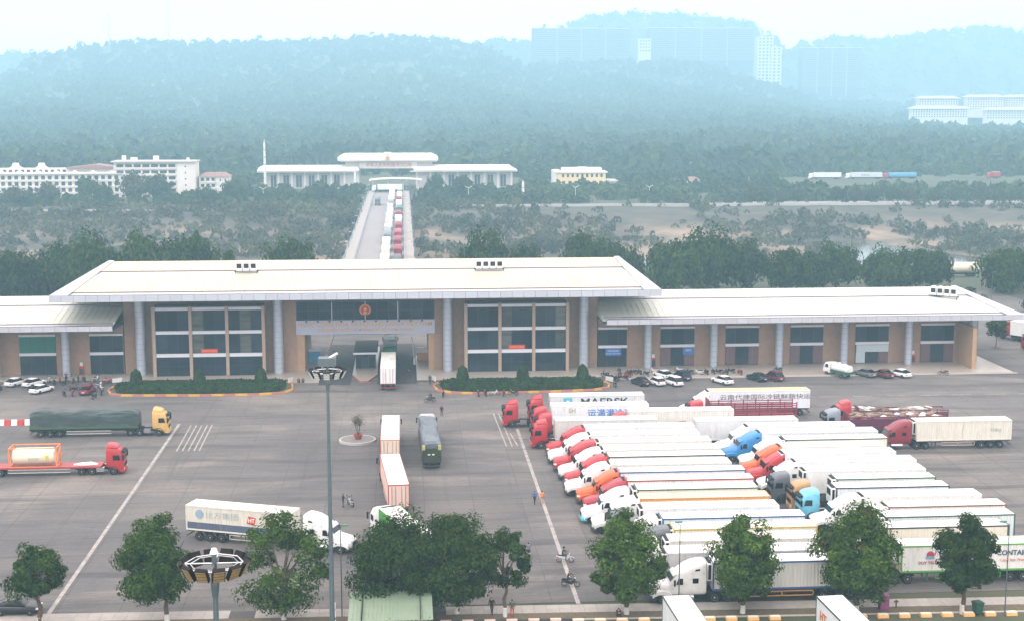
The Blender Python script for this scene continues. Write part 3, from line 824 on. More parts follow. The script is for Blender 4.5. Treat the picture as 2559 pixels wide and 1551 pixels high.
def bed(label, outline, seed, group):
    t = thing('planted_bed', label, 'flower bed', group=group)
    P = [Vector((x,y,0)) for x, y in outline]
    # resample the outline into kerb stones about 1.9 m long
    pts = []
    for a, b in zip(P, P[1:]+P[:1]):
        n = max(1, round((b-a).length/1.9))
        pts += [a + (b-a)*k/n for k in range(n)]
    cen = sum(pts, Vector())/len(pts)
    for k, (a, b) in enumerate(zip(pts, pts[1:]+pts[:1])):
        d = (b-a).normalized(); n = Vector((-d.y,d.x,0))
        if (cen-a).dot(n) < 0: n = -n
        n *= 0.28; g = d*0.02; u = Vector((0,0,0.34))
        c = (0.62,0.34,0.06) if k % 2 else (0.44,0.17,0.14)
        MB().loft([[a+g,b-g,b-g+n,a+g+n],[a+g+u,b-g+u,b-g+n+u,a+g+n+u]]).build('kerb_stone', M['kerb'], t, color=c)
    inner = [(cen.x+(p.x-cen.x)*0.975, cen.y+(p.y-cen.y)*0.93) for p in pts]
    MB().vprism(inner, 0.0, 0.2).build('soil', M['soil'], t)
    r = np.random.default_rng(seed)
    xs = np.array([p[0] for p in inner]); ys = np.array([p[1] for p in inner])
    # hedge volume: box-like mound 0.95 m high, sides and top
    N = 15000
    X = r.uniform(xs.min()+0.3, xs.max()-0.3, N); Y = r.uniform(ys.min(), ys.max(), N)
    def inside(px, py, sc):
        c = np.zeros(len(px), bool); ox = cen.x+(xs-cen.x)*sc; oy = cen.y+(ys-cen.y)*sc
        j = len(ox)-1
        for i in range(len(ox)):
            cond = ((oy[i] > py) != (oy[j] > py)) & (px < (ox[j]-ox[i])*(py-oy[i])/(oy[j]-oy[i]+1e-12)+ox[i])
            c ^= cond; j = i
        return c
    k = inside(X, Y, 0.95); X, Y = X[k], Y[k]
    edge = ~inside(X, Y, 0.90)
    top = 1.0 + 0.14*(vnoise(X/1.3, Y/1.0, seed)-0.5) + 0.12*(vnoise(X/5, Y/3, seed+1)-0.5)
    Z = np.where(edge, r.uniform(0.2, 1.0, len(X))*top, top*r.uniform(0.9,1.0,len(X)))
    pts_ = np.stack([X,Y,Z],1)
    nn = np.where(edge[:,None], np.stack([(X-cen.x)*0.05, (Y-cen.y), 0*X+1.0],1), np.array([[0,0,2.5]]))
    nn = nn/np.linalg.norm(nn,axis=1,keepdims=True)
    V, Q = leaf_cloud(pts_, nn, 0.17, seed, 0.5)
    obj('hedge', arrays_mesh('hedge', V, Q, M['hedge']), t)
    MB().vprism([(cen.x+(x-cen.x)*0.90, cen.y+(y-cen.y)*0.88) for x, y in inner], 0.19, 0.84).build('hedge_core', M['hedge'], t)
bed('long hedge bed with yellow and red kerb in front of the left glass front',
    [(-49.6,233.6),(-48.6,230.6),(-46.5,229.3),(-33.7,228.3),(-24,228.4),(-19.9,229.5),(-18.7,232),(-19.2,237.6),(-21,238.6),(-47,238.6),(-49.2,236.8)], 3, 'hedge beds before the hall')
bed('long hedge bed with yellow and red kerb in front of the right glass front',
    [(4.6,233),(5.2,229.6),(7.5,227.4),(11,226.6),(24,226.9),(31.5,227.7),(34.2,229.4),(34.8,232.5),(33.5,236.2),(7,236.4),(5.2,235.2)], 4, 'hedge beds before the hall')
def topiary_mesh(seed):
    r = np.random.default_rng(seed)
    n = 2600
    a = r.uniform(0, 2*PI, n); z = r.uniform(0, 1, n)
    prof = np.interp(z, [0,0.15,0.5,0.85,1.0], [0.85,1.0,0.88,0.62,0.05])
    rr = 1.12*prof*np.sqrt(r.uniform(0.72,1.0,n))
    p = np.stack([rr*np.cos(a), rr*np.sin(a), 0.3+3.0*z], 1)
    nn = np.stack([np.cos(a), np.sin(a), 0.3+0.9*z], 1)
    V, Q = leaf_cloud(p, nn, 0.16, seed, 0.45)
    return arrays_mesh('foliage', V, Q, M['hedge'])
tm = [topiary_mesh(31), topiary_mesh(32)]
core_me = MB().loft([[(0.9*f*math.cos(2*PI*k/12), 0.9*f*math.sin(2*PI*k/12), z) for k in range(12)] for z, f in ((0.3,0.8),(0.8,1),(1.8,0.85),(2.7,0.6),(3.15,0.15))]).mesh('core', M['hedge'])
for k, ((x,y), lab) in enumerate((((-45.0,234.6),'clipped conical bush at the left end of the left hedge bed'), ((-34.5,234.4),'clipped conical bush in the middle of the left hedge bed'),
        ((-24.3,234.6),'clipped conical bush near the gate end of the left hedge bed'), ((9.7,233.6),'clipped conical bush near the gate end of the right hedge bed'),
        ((20.0,234.2),'clipped conical bush in the middle of the right hedge bed'), ((30.2,233.4),'clipped conical bush at the right end of the right hedge bed'))):
    t = thing('topiary_bush', lab, 'bush', (x,y,0.2), k*1.3, 'clipped bushes in the hedge beds')
    obj('foliage', tm[k % 2], t); obj('stem', cached('tstem', lambda: MB().cyl((0,0,0),(0,0,0.6),0.1,n=7).mesh('stem', M['bark'])), t); obj('core', core_me, t)

# ------------------------------------------------------------------ vehicles: local +X is forward, origin on the ground at the front bumper
def wheel_mesh(r=0.52, w=0.32):
    def f():
        m = MB()
        n = 18
        ring = lambda y, q: [(q*math.cos(2*PI*k/n), y, q*math.sin(2*PI*k/n)) for k in range(n)]
        m.loft([ring(-w/2, r*0.9), ring(-w/2*0.8, r), ring(w/2*0.8, r), ring(w/2, r*0.9)])
        return m.mesh('wheel', M['tyre'], True)
    return cached(('wheel', r, w), f)
def rim_mesh(r=0.52, w=0.32):
    def f():
        m = MB(); n = 14
        ring = lambda y, q: [(q*math.cos(2*PI*k/n), y, q*math.sin(2*PI*k/n)) for k in range(n)]
        for s in (-1, 1):
            m.loft([ring(s*w*0.49, r*0.62), ring(s*(w*0.52), r*0.6), ring(s*w*0.40, r*0.5)])
            m.loft([ring(s*w*0.36, r*0.24), ring(s*w*0.55, r*0.2)])
        return m.mesh('rim', M['rim'], True)
    return cached(('rim', r, w), f)
def wheels(parent, spots, r=0.52, w=0.32, rims=True):
    for x, y in spots:
        o = obj('wheel', wheel_mesh(r, w), parent, (x, y, r))
        if rims: obj('rim', rim_mesh(r, w), o)

def conv_cab_meshes():
    hood = MB().loft([super_ring(x, w, zb, zt, 4.5, 20, tp) for x, w, zb, zt, tp in
        ((-0.06,0.62,0.72,1.30,0.9),(-0.16,0.86,0.62,1.50,0.9),(-0.5,0.98,0.60,1.68,0.88),(-1.2,1.04,0.60,1.84,0.86),(-2.05,1.10,0.60,2.00,0.86))])
    for s in (-1, 1):   # fenders over the front wheels
        hood.loft([[(x, s*y0, z) for y0, z in ((0.80, zt-0.28),(1.22, zt-0.34),(1.22, zt),(1.05, zt+0.1),(0.80, zt+0.14))][::s] for x, zt in
                   ((-0.30,0.95),(-0.55,1.12),(-0.95,1.26),(-1.5,1.26),(-1.95,1.10),(-2.15,0.92))])
    cab = MB().loft([super_ring(x, w, zb, zt, 6, 24, tp) for x, w, zb, zt, tp in
        ((-1.90,1.06,0.80,1.92,0.95),(-1.98,1.10,0.78,2.06,0.93),(-2.50,1.16,0.76,2.78,0.86),(-2.62,1.19,0.76,2.92,0.88),(-3.0,1.21,0.76,3.22,0.9),
         (-3.5,1.22,0.76,3.55,0.92),(-4.1,1.23,0.76,3.82,0.94),(-4.7,1.23,0.76,3.96,0.95),(-5.35,1.23,0.76,4.02,0.96),(-5.5,1.20,0.80,3.96,0.95))])
    visor = MB().loft([[(x,-w,z),(x,w,z),(x-0.03,w,z+0.09),(x-0.03,-w,z+0.09)] for x, w, z in ((-2.28,0.98,2.66),(-2.62,1.06,2.90))])
    glass = MB().poly([(-2.02,-0.92,2.14),(-2.02,0.92,2.14),(-2.44,0.88,2.74),(-2.44,-0.88,2.74)])
    return dict(hood=hood.mesh('hood', M['paint'], True), cab=cab.mesh('cab', M['paint'], True, 50), visor=visor.mesh('sun_visor', M['paint']),
                glass=glass.mesh('windscreen', M['glass_dark']))

def side_panes(s):
    """door window, sleeper window and roof light on side s"""
    y = s*1.235
    d = MB().poly([(-2.56,s*1.205,1.92),(-3.22,y,1.92),(-3.22,y-s*0.02,2.52),(-2.78,y-s*0.06,2.52)][::-s])
    q = MB().poly([(-4.15,y+s*0.004,2.02),(-4.72,y+s*0.004,2.02),(-4.72,y+s*0.004,2.52),(-4.15,y+s*0.004,2.52)][::-s])
    e = MB().poly([(-4.35,s*1.22,3.22),(-4.86,s*1.22,3.26),(-4.86,s*1.205,3.46),(-4.45,s*1.205,3.40)][::-s])
    return [('door_window', d), ('sleeper_window', q), ('roof_light', e)]

def conv_tractor(t, color, bumper=None, full=True):
    c = cached('conv', conv_cab_meshes)
    h = obj('hood', c['hood'], t, color=color)
    cb = obj('cab', c['cab'], t, color=color)
    obj('sun_visor', c['visor'], cb, color=color)
    obj('windscreen', c['glass'], cb)
    for s in (-1, 1):
        for nm, mb in side_panes(s):
            obj(nm, cached(('cs', nm, s), lambda: mb.mesh(nm, M['glass_dark'])), cb)
        obj('mirror', cached(('mir', s), lambda: MB().box(-2.45,-2.30,s*1.34,s*1.50,1.85,2.45).box(-2.42,-2.36,s*1.15,s*1.36,2.05,2.12).mesh('mirror', M['black'])), cb)
        obj('headlight', cached(('hl', s), lambda: MB().loft([[(-0.10,s*0.66,0.98),(-0.42,s*1.12,1.0),(-0.42,s*1.12,1.2),(-0.16,s*0.68,1.24)][::s],
            [(-0.03,s*0.64,0.98),(-0.36,s*1.16,1.0),(-0.36,s*1.16,1.2),(-0.10,s*0.66,1.24)][::s]]).mesh('headlight', M['lamp'])), h)
        obj('fuel_tank', cached(('ft', s), lambda: MB().cyl((-2.7,s*0.92,0.62),(-4.3,s*0.92,0.62),0.31,n=14).mesh('fuel_tank', M['chrome'], True)), t)
        obj('step', cached(('st', s), lambda: MB().box(-2.35,-3.2,s*0.95,s*1.22,0.42,0.56).mesh('step', M['black'])), t)
    obj('grille', cached('grille', lambda: MB().loft([super_ring(x, 0.55, 0.78, 1.26, 5, 16) for x in (-0.08, -0.02)]).mesh('grille', M['black'])), h)
    obj('bumper', cached('bump', lambda: MB().loft([super_ring(x, w, 0.34, 0.74, 5, 16) for x, w in ((0,0.8),(-0.15,1.08),(-0.5,1.2),(-0.62,1.2))]).mesh('bumper', M['trim'], True)), t, color=bumper or (0.05,0.055,0.06))
    obj('chassis', cached('ch', lambda: MB().box(-0.6,-8.1,-0.42,0.42,0.62,0.92).box(-6.2,-7.6,-0.5,0.5,0.92,1.15).mesh('chassis', M['chassis'])), t)
    wheels(t, [(-1.28,s*1.02) for s in (-1,1)] + [(x,s*0.96) for x in (-6.35,-7.65) for s in (-1,1)], 0.52, 0.34, full)

def cabover_meshes():
    cab = MB().loft([super_ring(x, w, zb, zt, 7, 24, tp) for x, w, zb, zt, tp in
        ((0.02,1.10,0.62,1.55,1.0),(0.0,1.18,0.50,1.90,1.0),(-0.12,1.22,0.46,2.62,0.98),(-0.30,1.23,0.46,3.02,0.96),(-0.55,1.23,0.46,3.34,0.93),
         (-1.0,1.23,0.46,3.52,0.92),(-1.9,1.23,0.9,3.66,0.92),(-2.15,1.23,0.95,3.66,0.92),(-2.22,1.2,1.0,3.60,0.92))])
    glass = MB().poly([(0.022,-1.05,1.98),(0.022,1.05,1.98),(-0.205,1.0,2.86),(-0.205,-1.0,2.86)])
    return dict(cab=cab.mesh('cab', M['paint'], True, 50), glass=glass.mesh('windscreen', M['glass_dark']))

def cabover_tractor(t, color, top=None, full=True):
    c = cached('cabover', cabover_meshes)
    cb = obj('cab', c['cab'], t, color=color)
    obj('windscreen', c['glass'], cb)
    obj('sun_visor', cached('cov', lambda: MB().loft([[(x,-w,z),(x,w,z),(x-0.02,w,z+0.16),(x-0.02,-w,z+0.16)] for x, w, z in ((0.16,0.95,2.82),(-0.24,1.1,2.98))]).mesh('sun_visor', M['black'])), cb)
    if top: obj('wind_deflector', cached('wd', lambda: MB().loft([super_ring(x, w, 3.45, zt, 5, 18, 0.85) for x, w, zt in ((-0.75,0.9,3.62),(-1.2,1.05,3.88),(-1.9,1.1,4.02),(-2.1,1.1,4.0))]).mesh('wind_deflector', M['paint'], True)), cb, color=top)
    for s in (-1, 1):
        y = s*1.236
        obj('door_window', cached(('cow', s), lambda: MB().poly([(-0.40,y,1.95),(-1.35,y,1.95),(-1.35,y,2.62),(-0.55,y,2.62)][::-s]).mesh('door_window', M['glass_dark'])), cb)
        obj('mirror', cached(('com', s), lambda: MB().box(-0.1,0.08,s*1.38,s*1.54,1.95,2.7).box(-0.1,-0.02,s*1.2,s*1.4,2.55,2.62).mesh('mirror', M['black'])), cb)
        obj('headlight', cached(('coh', s), lambda: MB().box(-0.02,0.05,s*0.72,s*1.12,0.72,0.95).mesh('headlight', M['lamp'])), cb)
        obj('fuel_tank', cached(('cof', s), lambda: MB().box(-2.5,-3.5,s*0.62,s*1.16,0.45,1.0).mesh('fuel_tank', M['chrome'])), t)
        obj('mudguard', cached(('cog', s), lambda: MB().loft([[(-1.35+0.66*math.cos(a), s*0.9, 0.55+0.66*math.sin(a)),(-1.35+0.66*math.cos(a), s*1.245, 0.55+0.66*math.sin(a)),
            (-1.35+0.58*math.cos(a), s*1.245, 0.55+0.58*math.sin(a)),(-1.35+0.58*math.cos(a), s*0.9, 0.55+0.58*math.sin(a))] for a in [rad(q) for q in range(0,181,30)]]).mesh('mudguard', M['black'])), t)
    obj('grille', cached('cogr', lambda: MB().box(0.0,0.04,-0.85,0.85,1.05,1.5).mesh('grille', M['black'])), cb)
    obj('bumper', cached('cobu', lambda: MB().loft([super_ring(x, w, 0.34, 0.72, 5, 16) for x, w in ((0.1,1.0),(0.02,1.2),(-0.5,1.24))]).mesh('bumper', M['trim'], True)), t, color=color)
    obj('chassis', cached('coch', lambda: MB().box(-0.6,-6.3,-0.42,0.42,0.6,0.92).box(-3.6,-5.4,-0.5,0.5,0.92,1.15).mesh('chassis', M['chassis'])), t)
    wheels(t, [(-1.35,s*1.03) for s in (-1,1)] + [(x,s*0.96) for x in (-4.1,-5.4) for s in (-1,1)], 0.52, 0.34, full)

def corrugated_side(L, s, z0, z1, pitch, depth):
    """one side wall with trapezoid ribs, at y = s*1.22"""
    m = MB(); n = int(L/pitch); p = L/n
    prof = []
    for k in range(n):
        x = -k*p
        prof += [(x, 0.0), (x-p*0.40, 0.0), (x-p*0.5, -depth), (x-p*0.9, -depth)]
    prof.append((-L, 0.0))
    for (xa, da), (xb, db) in zip(prof[:-1], prof[1:]):
        q = [(xa, s*(1.22+da), z0), (xb, s*(1.22+db), z0), (xb, s*(1.22+db), z1), (xa, s*(1.22+da), z1)]
        m.poly(q if s < 0 else q[::-1])
    return m

def box_trailer(t, x0, L, side=(0.75,0.75,0.73), roof=None, trim=None, reefer=True, ribs=True, full=True, zt=4.0, chassis=(0.05,0.05,0.055), rails=None):
    """semi-trailer with its box, under t; x0 = local x of its front"""
    roof = roof or side; trim = trim or side
    z0 = 1.28
    R = lambda v: round(v, 1)
    L = R(L)
    key = (L, ribs, zt)
    bx = obj('container', cached(('cbox',)+key, lambda: MB().box(-0.02,-L+0.02,-1.17,1.17,z0,zt-0.06).mesh('container', M['box_side'])), t, (x0,0,0), color=side)
    for s in (-1, 1):
        obj('side_wall', cached(('cside', s)+key, lambda: corrugated_side(L-0.3, s, z0+0.12, zt-0.12, 0.34 if ribs else 1.2, 0.04 if ribs else 0.008).mesh('side_wall', M['box_side'])), bx, (-0.15,0,0), color=side)
    def roof_mb():
        m = MB().box(-0.05,-L+0.05,-1.18,1.18,zt-0.05,zt)
        m.box(-2.45,-2.51,-1.16,1.16,zt,zt+0.015)
        for k in range(1, int(L/1.5)): m.box(-1.5*k-0.035,-1.5*k+0.035,-1.16,1.16,zt,zt+0.02)
        return m.mesh('roof', M['box_roof'])
    obj('roof', cached(('croof',)+key, roof_mb), bx, color=roof)
    def rails_mb():
        m = MB()
        for s in (-1, 1):
            m.box(0,-L,s*1.17,s*1.25,zt-0.14,zt+0.01).box(0,-L,s*1.17,s*1.25,z0-0.06,z0+0.12)
            for x in (0, -L+0.15): m.box(x,x-0.15,s*1.15,s*1.252,z0-0.05,zt+0.02)
        m.box(0,-0.08,-1.15,1.15,zt-0.14,zt+0.012).box(-L+0.08,-L,-1.15,1.15,zt-0.14,zt+0.012)
        return m.mesh('frame', M['trim'])
    obj('frame', cached(('cfr',)+key, rails_mb), bx, color=trim)
    for s in (-1, 1):
        d = obj('door', cached(('cdoor', s)+key, lambda: MB().box(-L-0.03,-L+0.01,s*0.02,s*1.12,z0+0.05,zt-0.15).mesh('door', M['box_side'])), bx, color=side)
        if full: obj('lock_rod', cached(('clock', s)+key, lambda: MB().cyl((-L-0.06,s*0.35,z0+0.1),(-L-0.06,s*0.35,zt-0.2),0.025,n=6).cyl((-L-0.06,s*0.8,z0+0.1),(-L-0.06,s*0.8,zt-0.2),0.025,n=6).mesh('lock_rod', M['chassis'])), d)
    if reefer:
        u = obj('cooling_unit', cached('unit', lambda: MB().loft([super_ring(x, w, 2.05, 3.92, 8, 20) for x, w in ((0.0,1.02),(0.42,1.02),(0.5,0.96))]).mesh('cooling_unit', M['plate'], True)), bx)
        obj('grille', cached('ugr', lambda: MB().box(0.5,0.515,-0.72,0.72,2.95,3.7).box(0.12,0.4,1.02,1.035,2.3,3.75).box(0.12,0.4,-1.035,-1.02,2.3,3.75).mesh('grille', M['black'])), u)
        obj('fan_top', cached('utop', lambda: MB().loft([super_ring(x, 0.85, 3.86, 4.02, 4, 14) for x in (0.1,0.42)]).mesh('fan_top', M['chassis'])), u)
    def under(L=L):
        m = MB().box(-0.4,-L,-0.5,-0.36,0.85,1.22).box(-0.4,-L,0.36,0.5,0.85,1.22)
        for x in (-0.6,-2.5,-5,-7.5,-L+4.2,-L+2.8,-L+1.4,-L+0.2): m.box(x-0.06,x+0.06,-1.18,1.18,1.08,1.215)
        m.box(-2.9,-3.05,-0.75,-0.6,0.15,1.1).box(-2.9,-3.05,0.6,0.75,0.15,1.1)
        m.box(-L+0.1,-L,-1.2,1.2,0.5,0.64)
        return m.mesh('underframe', M['trim'])
    u = obj('underframe', cached(('und', L), under), t, (x0,0,0), color=chassis)
    if full:
        for s in (-1, 1):
            obj('side_guard', cached(('sg', s, L), lambda: MB().box(-3.6,-L+5.2,s*1.12,s*1.17,0.95,1.05).box(-3.6,-L+5.2,s*1.12,s*1.17,0.5,0.6)
                .box(-3.6,-3.7,s*1.12,s*1.17,0.5,1.05).box(-L+5.3,-L+5.2,s*1.12,s*1.17,0.5,1.05).box((-3.6-L+5.2)/2,(-3.6-L+5.2)/2-0.1,s*1.12,s*1.17,0.5,1.05).mesh('side_guard', M['trim'])), u, color=rails or (0.45,0.42,0.38))
        for s in (-1, 1): obj('tail_light', cached(('tl', s, L), lambda: MB().box(-L-0.01,-L-0.04,s*0.7,s*1.15,0.5,0.64).mesh('tail_light', M['tail'])), u)
    wheels(t, [(x0-L+x, s*0.98) for x in (4.2,2.85,1.5) for s in (-1,1)], 0.5, 0.34, full)
    return bx

def side_text(bx, s, size, x, z, color, flip, **kw):
    """lettering on the box side that faces the camera; flip: the truck heads to -X"""
    y = 1.262 if flip else -1.262
    return lettering(s, size, bx, (x, y, z), (rad(90), 0, PI if flip else 0), M['letter'], color, extrude=0.004, **kw)

def stake_trailer(t, x0, L, color, z_side=2.6, load=None, seed=1):
    z0 = 1.25; L = round(L,1)
    obj('deck', cached(('deck', L), lambda: MB().box(0,-L,-1.24,1.24,1.05,z0).mesh('deck', M['trim'])), t, (x0,0,0), color=color)
    for s in (-1, 1):
        n = int(L/1.7)
        for k in range(n+1):
            obj('stake', cached(('stake', z_side), lambda: MB().box(-0.07,0.07,-0.05,0.05,z0,z_side).mesh('stake', M['trim'])), t, (x0-0.1-k*(L-0.2)/n, s*1.2, 0), color=color)
        for z in np.arange(z0+0.2, z_side, 0.33):
            obj('side_board', cached(('sb', L), lambda: MB().box(-0.05,-L+0.05,-0.025,0.025,0,0.14).mesh('side_board', M['trim'])), t, (x0, s*1.2, float(z)), color=color)
    obj('headboard', cached(('hb', z_side), lambda: MB().box(0,0.08,-1.2,1.2,z0,z_side+0.5).mesh('headboard', M['trim'])), t, (x0,0,0), color=color)
    def under():
        m = MB().box(-0.4,-L,-0.5,-0.36,0.75,1.05).box(-0.4,-L,0.36,0.5,0.75,1.05)
        return m.box(-L+0.1,-L,-1.2,1.2,0.5,0.64).mesh('underframe', M['trim'])
    obj('underframe', cached(('sund', L), under), t, (x0,0,0), color=(0.05,0.045,0.05))
    wheels(t, [(x0-L+x, s*0.98) for x in (4.2,2.85,1.5) for s in (-1,1)], 0.5, 0.34, True)
    if load:
        r = random.Random(seed)
        m = MB()
        for k in range(70):
            a = r.uniform(0.3, L-0.8); yy = r.uniform(-1.0,1.0); z = z_side - 0.5 + r.uniform(0,0.7)
            if load == 'poles':
                d = Vector((r.uniform(0.6,1.9), r.uniform(-0.3,0.3), r.uniform(-0.15,0.25)))
                m.cyl((-a,yy,z), Vector((-a,yy,z))+d, r.uniform(0.05,0.13), n=6, mi=r.randrange(2))
            else:
                w = r.uniform(0.35,0.6)
                m.loft([super_ring(-a-w+q, w*0.8*f, z-0.15*f, z+0.3*f, 3, 10, 1, yy*0.8) for q, f in ((-w,0.4),(0,1),(w,0.4))], int(r.random() < 0.12))
        o = m.build('load', [M['rust_load'], M['plate']], t, loc=(x0,0,0)); tag(o, kind='stuff')
        obj('load_bed', MB().box(-0.1,-L+0.1,-1.16,1.16,z0,z_side-0.35).mesh('load_bed', M['tarp']), t, (x0,0,0), color=(0.05,0.03,0.10) if load == 'sacks' else (0.10,0.07,0.06))

def tarp_body(t, x0, L, color, h=3.5, seed=0, sag=0.25, board=(0.05,0.09,0.05), wmax=1.28):
    r = np.random.default_rng(seed)
    obj('deck', MB().box(0,-L,-1.24,1.24,1.05,1.25).mesh('deck', M['trim']), t, (x0,0,0), color=board)
    for s in (-1,1): obj('side_board', MB().box(-0.02,-L+0.02,s*1.2,s*1.26,1.25,1.85).mesh('side_board', M['trim']), t, (x0,0,0), color=board)
    rings = []
    n = 26
    for k in range(int(L/0.45)+1):
        x = -k*0.45; x = max(x, -L)
        hh = h + sag*(vnoise(np.array([k*0.23]), np.array([seed*3.1]), 7)[0]-0.5)*2
        if k == 0 or x <= -L+0.3: hh -= 0.25
        rg = []
        for q in range(n):
            a = PI*q/(n-1)
            c, s_ = math.cos(a), math.sin(a)
            yy = wmax*math.copysign(abs(c)**0.28, c); zz = 1.6 + (hh-1.6)*abs(s_)**0.32
            nz = vnoise(np.array([x*0.9+40]), np.array([q*0.6]), seed)[0]-0.5
            fold = math.sin(x*0.55+seed+2.2*s_)*math.sin(2*a)
            rg.append((x, yy*(1+0.07*nz+0.05*fold), zz + (0.26*nz+0.10*fold)*(s_ > 0.2)))
        rings.append(rg)
    return MB().loft(rings).build('tarpaulin', M['tarp'], t, True, color, loc=(x0,0,0))

def flat_trailer_base(t, x0, L, color):
    L = round(L,1)
    obj('deck', MB().box(0,-L,-1.24,1.24,1.02,1.22).mesh('deck', M['trim']), t, (x0,0,0), color=color)
    def under():
        return MB().box(-0.4,-L,-0.5,-0.36,0.72,1.02).box(-0.4,-L,0.36,0.5,0.72,1.02).box(-L+0.1,-L,-1.2,1.2,0.45,0.6).mesh('underframe', M['trim'])
    obj('underframe', cached(('fund', L), under), t, (x0,0,0), color=(0.05,0.045,0.05))
    for s in (-1,1): obj('side_guard', MB().box(-3.9,-L+5.2,s*1.12,s*1.17,0.85,0.95).box(-3.9,-L+5.2,s*1.12,s*1.17,0.45,0.55).mesh('side_guard', M['trim']), t, (x0,0,0), color=(0.5,0.48,0.45))
    wheels(t, [(x0-L+x, s*0.98) for x in (4.2,2.85,1.5) for s in (-1,1)], 0.5, 0.34, True)

CW = dict(white=(0.78,0.78,0.77), red=(0.40,0.020,0.028), dred=(0.22,0.012,0.024), orange=(0.62,0.10,0.012), crimson=(0.33,0.018,0.035), blue=(0.035,0.22,0.52),
          sky=(0.16,0.50,0.66), grey=(0.10,0.11,0.13), silver=(0.20,0.24,0.28), tan=(0.42,0.24,0.10), yellow=(0.60,0.38,0.12), cream=(0.76,0.72,0.60), off=(0.74,0.73,0.68))
TR = dict(none=None, blue=(0.04,0.10,0.28), red=(0.30,0.03,0.03), green=(0.03,0.12,0.06), orange=(0.55,0.22,0.06), black=(0.03,0.035,0.045), lime=(0.10,0.32,0.06), rust=(0.22,0.09,0.05), dgreen=(0.04,0.10,0.09), yellow=(0.5,0.36,0.05))

def truck(label, nose, rz, cab, color, front, L, group=None, name='articulated_truck', top=None, bumper=None, full=False, **kw):
    """articulated truck: nose = world (x, y) of the bumper; front = gap from the bumper to the trailer front"""
    t = thing(name, label, 'truck', (nose[0], nose[1], 0), rz, group)
    (conv_tractor if cab == 'conv' else cabover_tractor)(t, CW[color], **(dict(bumper=bumper) if cab == 'conv' else dict(top=top)), full=full)
    bx = box_trailer(t, -front, L, full=full, **kw) if L else None
    return t, bx

GA = 'trucks parked side by side in the front rows'
GB = 'trucks parked side by side in the rear rows'
W = CW['white']; OFF = CW['off']; CR = CW['cream']
# front block, from the far lane towards the camera: nose x, lane y, trailer front x, trailer rear x
t, bx = truck('red cab-over truck with white container lettered MAERSK, farthest of the front block', (18.4,206.5), PI, 'cabover', 'red', 3.3, 14.3, GA, top=CW['red'], side=(0.62,0.64,0.66), roof=W, reefer=False, full=True)
side_text(bx, 'MAERSK', 1.6, -8.2, 3.0, (0.02,0.03,0.05), True, bold=0.02, xs=1.25)
lg = MB().box(-2.0,-3.3,1.252,1.262,2.5,3.7).build('logo', M['letter'], bx, color=(0.06,0.42,0.55))
st = [( -2.65+(0.42,0.17)[k%2]*math.cos(PI/2+k*PI/7), 3.1+(0.42,0.17)[k%2]*math.sin(PI/2+k*PI/7)) for k in range(14)]
MB().prism(st, 1.264, 1.268).build('star', M['letter'], lg, color=W)
t, bx = truck('red cab-over truck with white trailer lettered in blue Chinese characters', (18.3,199.8), PI, 'cabover', 'red', 2.9, 14.3, GA, side=(0.74,0.77,0.80), roof=W, reefer=False, ribs=False, full=True)
side_text(bx, '运满满冷运', 1.35, -8.6, 2.72, (0.05,0.22,0.62), True, bold=0.015)
side_text(bx, 'SH', 0.9, -3.0, 3.25, (0.45,0.42,0.30), True, bold=0.02)
truck('lone red cab-over tractor standing ahead of the row, nearest the hatched lines', (14.4,203.4), PI, 'cabover', 'red', 0, 0, name='truck_tractor', top=CW['red'], full=True)
truck('bright red cab-over tractor without trailer between red trucks', (18.6,195.6), PI, 'cabover', 'red', 0, 0, name='truck_tractor', full=True)
truck('bright red cab-over truck with pale grey trailer, first before the long-nosed trucks', (17.4,190.3), PI, 'cabover', 'red', 3.3, 14.3, GA, top=CW['red'], side=(0.60,0.60,0.58), roof=W, reefer=False, full=True)
A = [  # label bits: cab colour, lane, nose, front, rear, trim, roof, side
 ('red',185.6,19.0,24.3,39.4,'none',W,W,'long-nosed red truck with white trailer beside the red cab-over'),
 ('white',181.6,18.8,24.6,39.2,'none',W,W,'long-nosed white truck with white trailer, second long-nose of its row'),
 ('red',177.6,19.1,25.2,39.9,'none',W,OFF,'long-nosed red truck with white trailer, third long-nose of its row'),
 ('white',173.6,19.3,25.2,40.2,'none',OFF,W,'long-nosed white truck with off-white trailer, fourth long-nose of its row'),
 ('red',170.0,19.7,25.2,40.1,'black',OFF,W,'long-nosed red truck with dark-railed trailer, fifth long-nose of its row'),
 ('white',166.2,19.3,25.0,39.9,'none',OFF,OFF,'long-nosed white truck with rust-stained trailer beside the orange truck'),
 ('orange',162.6,20.3,25.4,40.8,'blue',CR,W,'bright orange long-nosed truck with blue-railed white trailer'),
 ('crimson',158.8,20.6,25.7,40.9,'red',CR,W,'crimson long-nosed truck with red-railed white trailer'),
 ('white',154.9,19.9,26.3,40.4,'green',OFF,W,'white long-nosed truck with turquoise bumper and green-railed trailer'),
 ('white',151.2,20.6,26.0,40.8,'orange',(0.72,0.56,0.36),(0.68,0.44,0.22),'white long-nosed truck with orange-railed tan-roofed trailer'),
]
for c, y, n, f, r_, tr, rf, sd, lab in A:
    truck(lab, (n, y), PI, 'conv', c, f-n, r_-f, GA, trim=TR[tr], roof=rf, side=sd, bumper=(0.08,0.48,0.55) if 'turquoise' in lab else None)
truck('grey cab-over truck with white trailer behind the tree nearest the parked row', (21.9,147.4), PI, 'cabover', 'grey', 3.9, 15.0, GA, roof=W, side=W)
t, bx = truck('white long-nosed truck with thick blue-railed trailer in the front block', (21.2,143.6), PI, 'conv', 'white', 5.9, 15.6, GA, roof=W, side=(0.70,0.78,0.84), trim=TR['blue'])
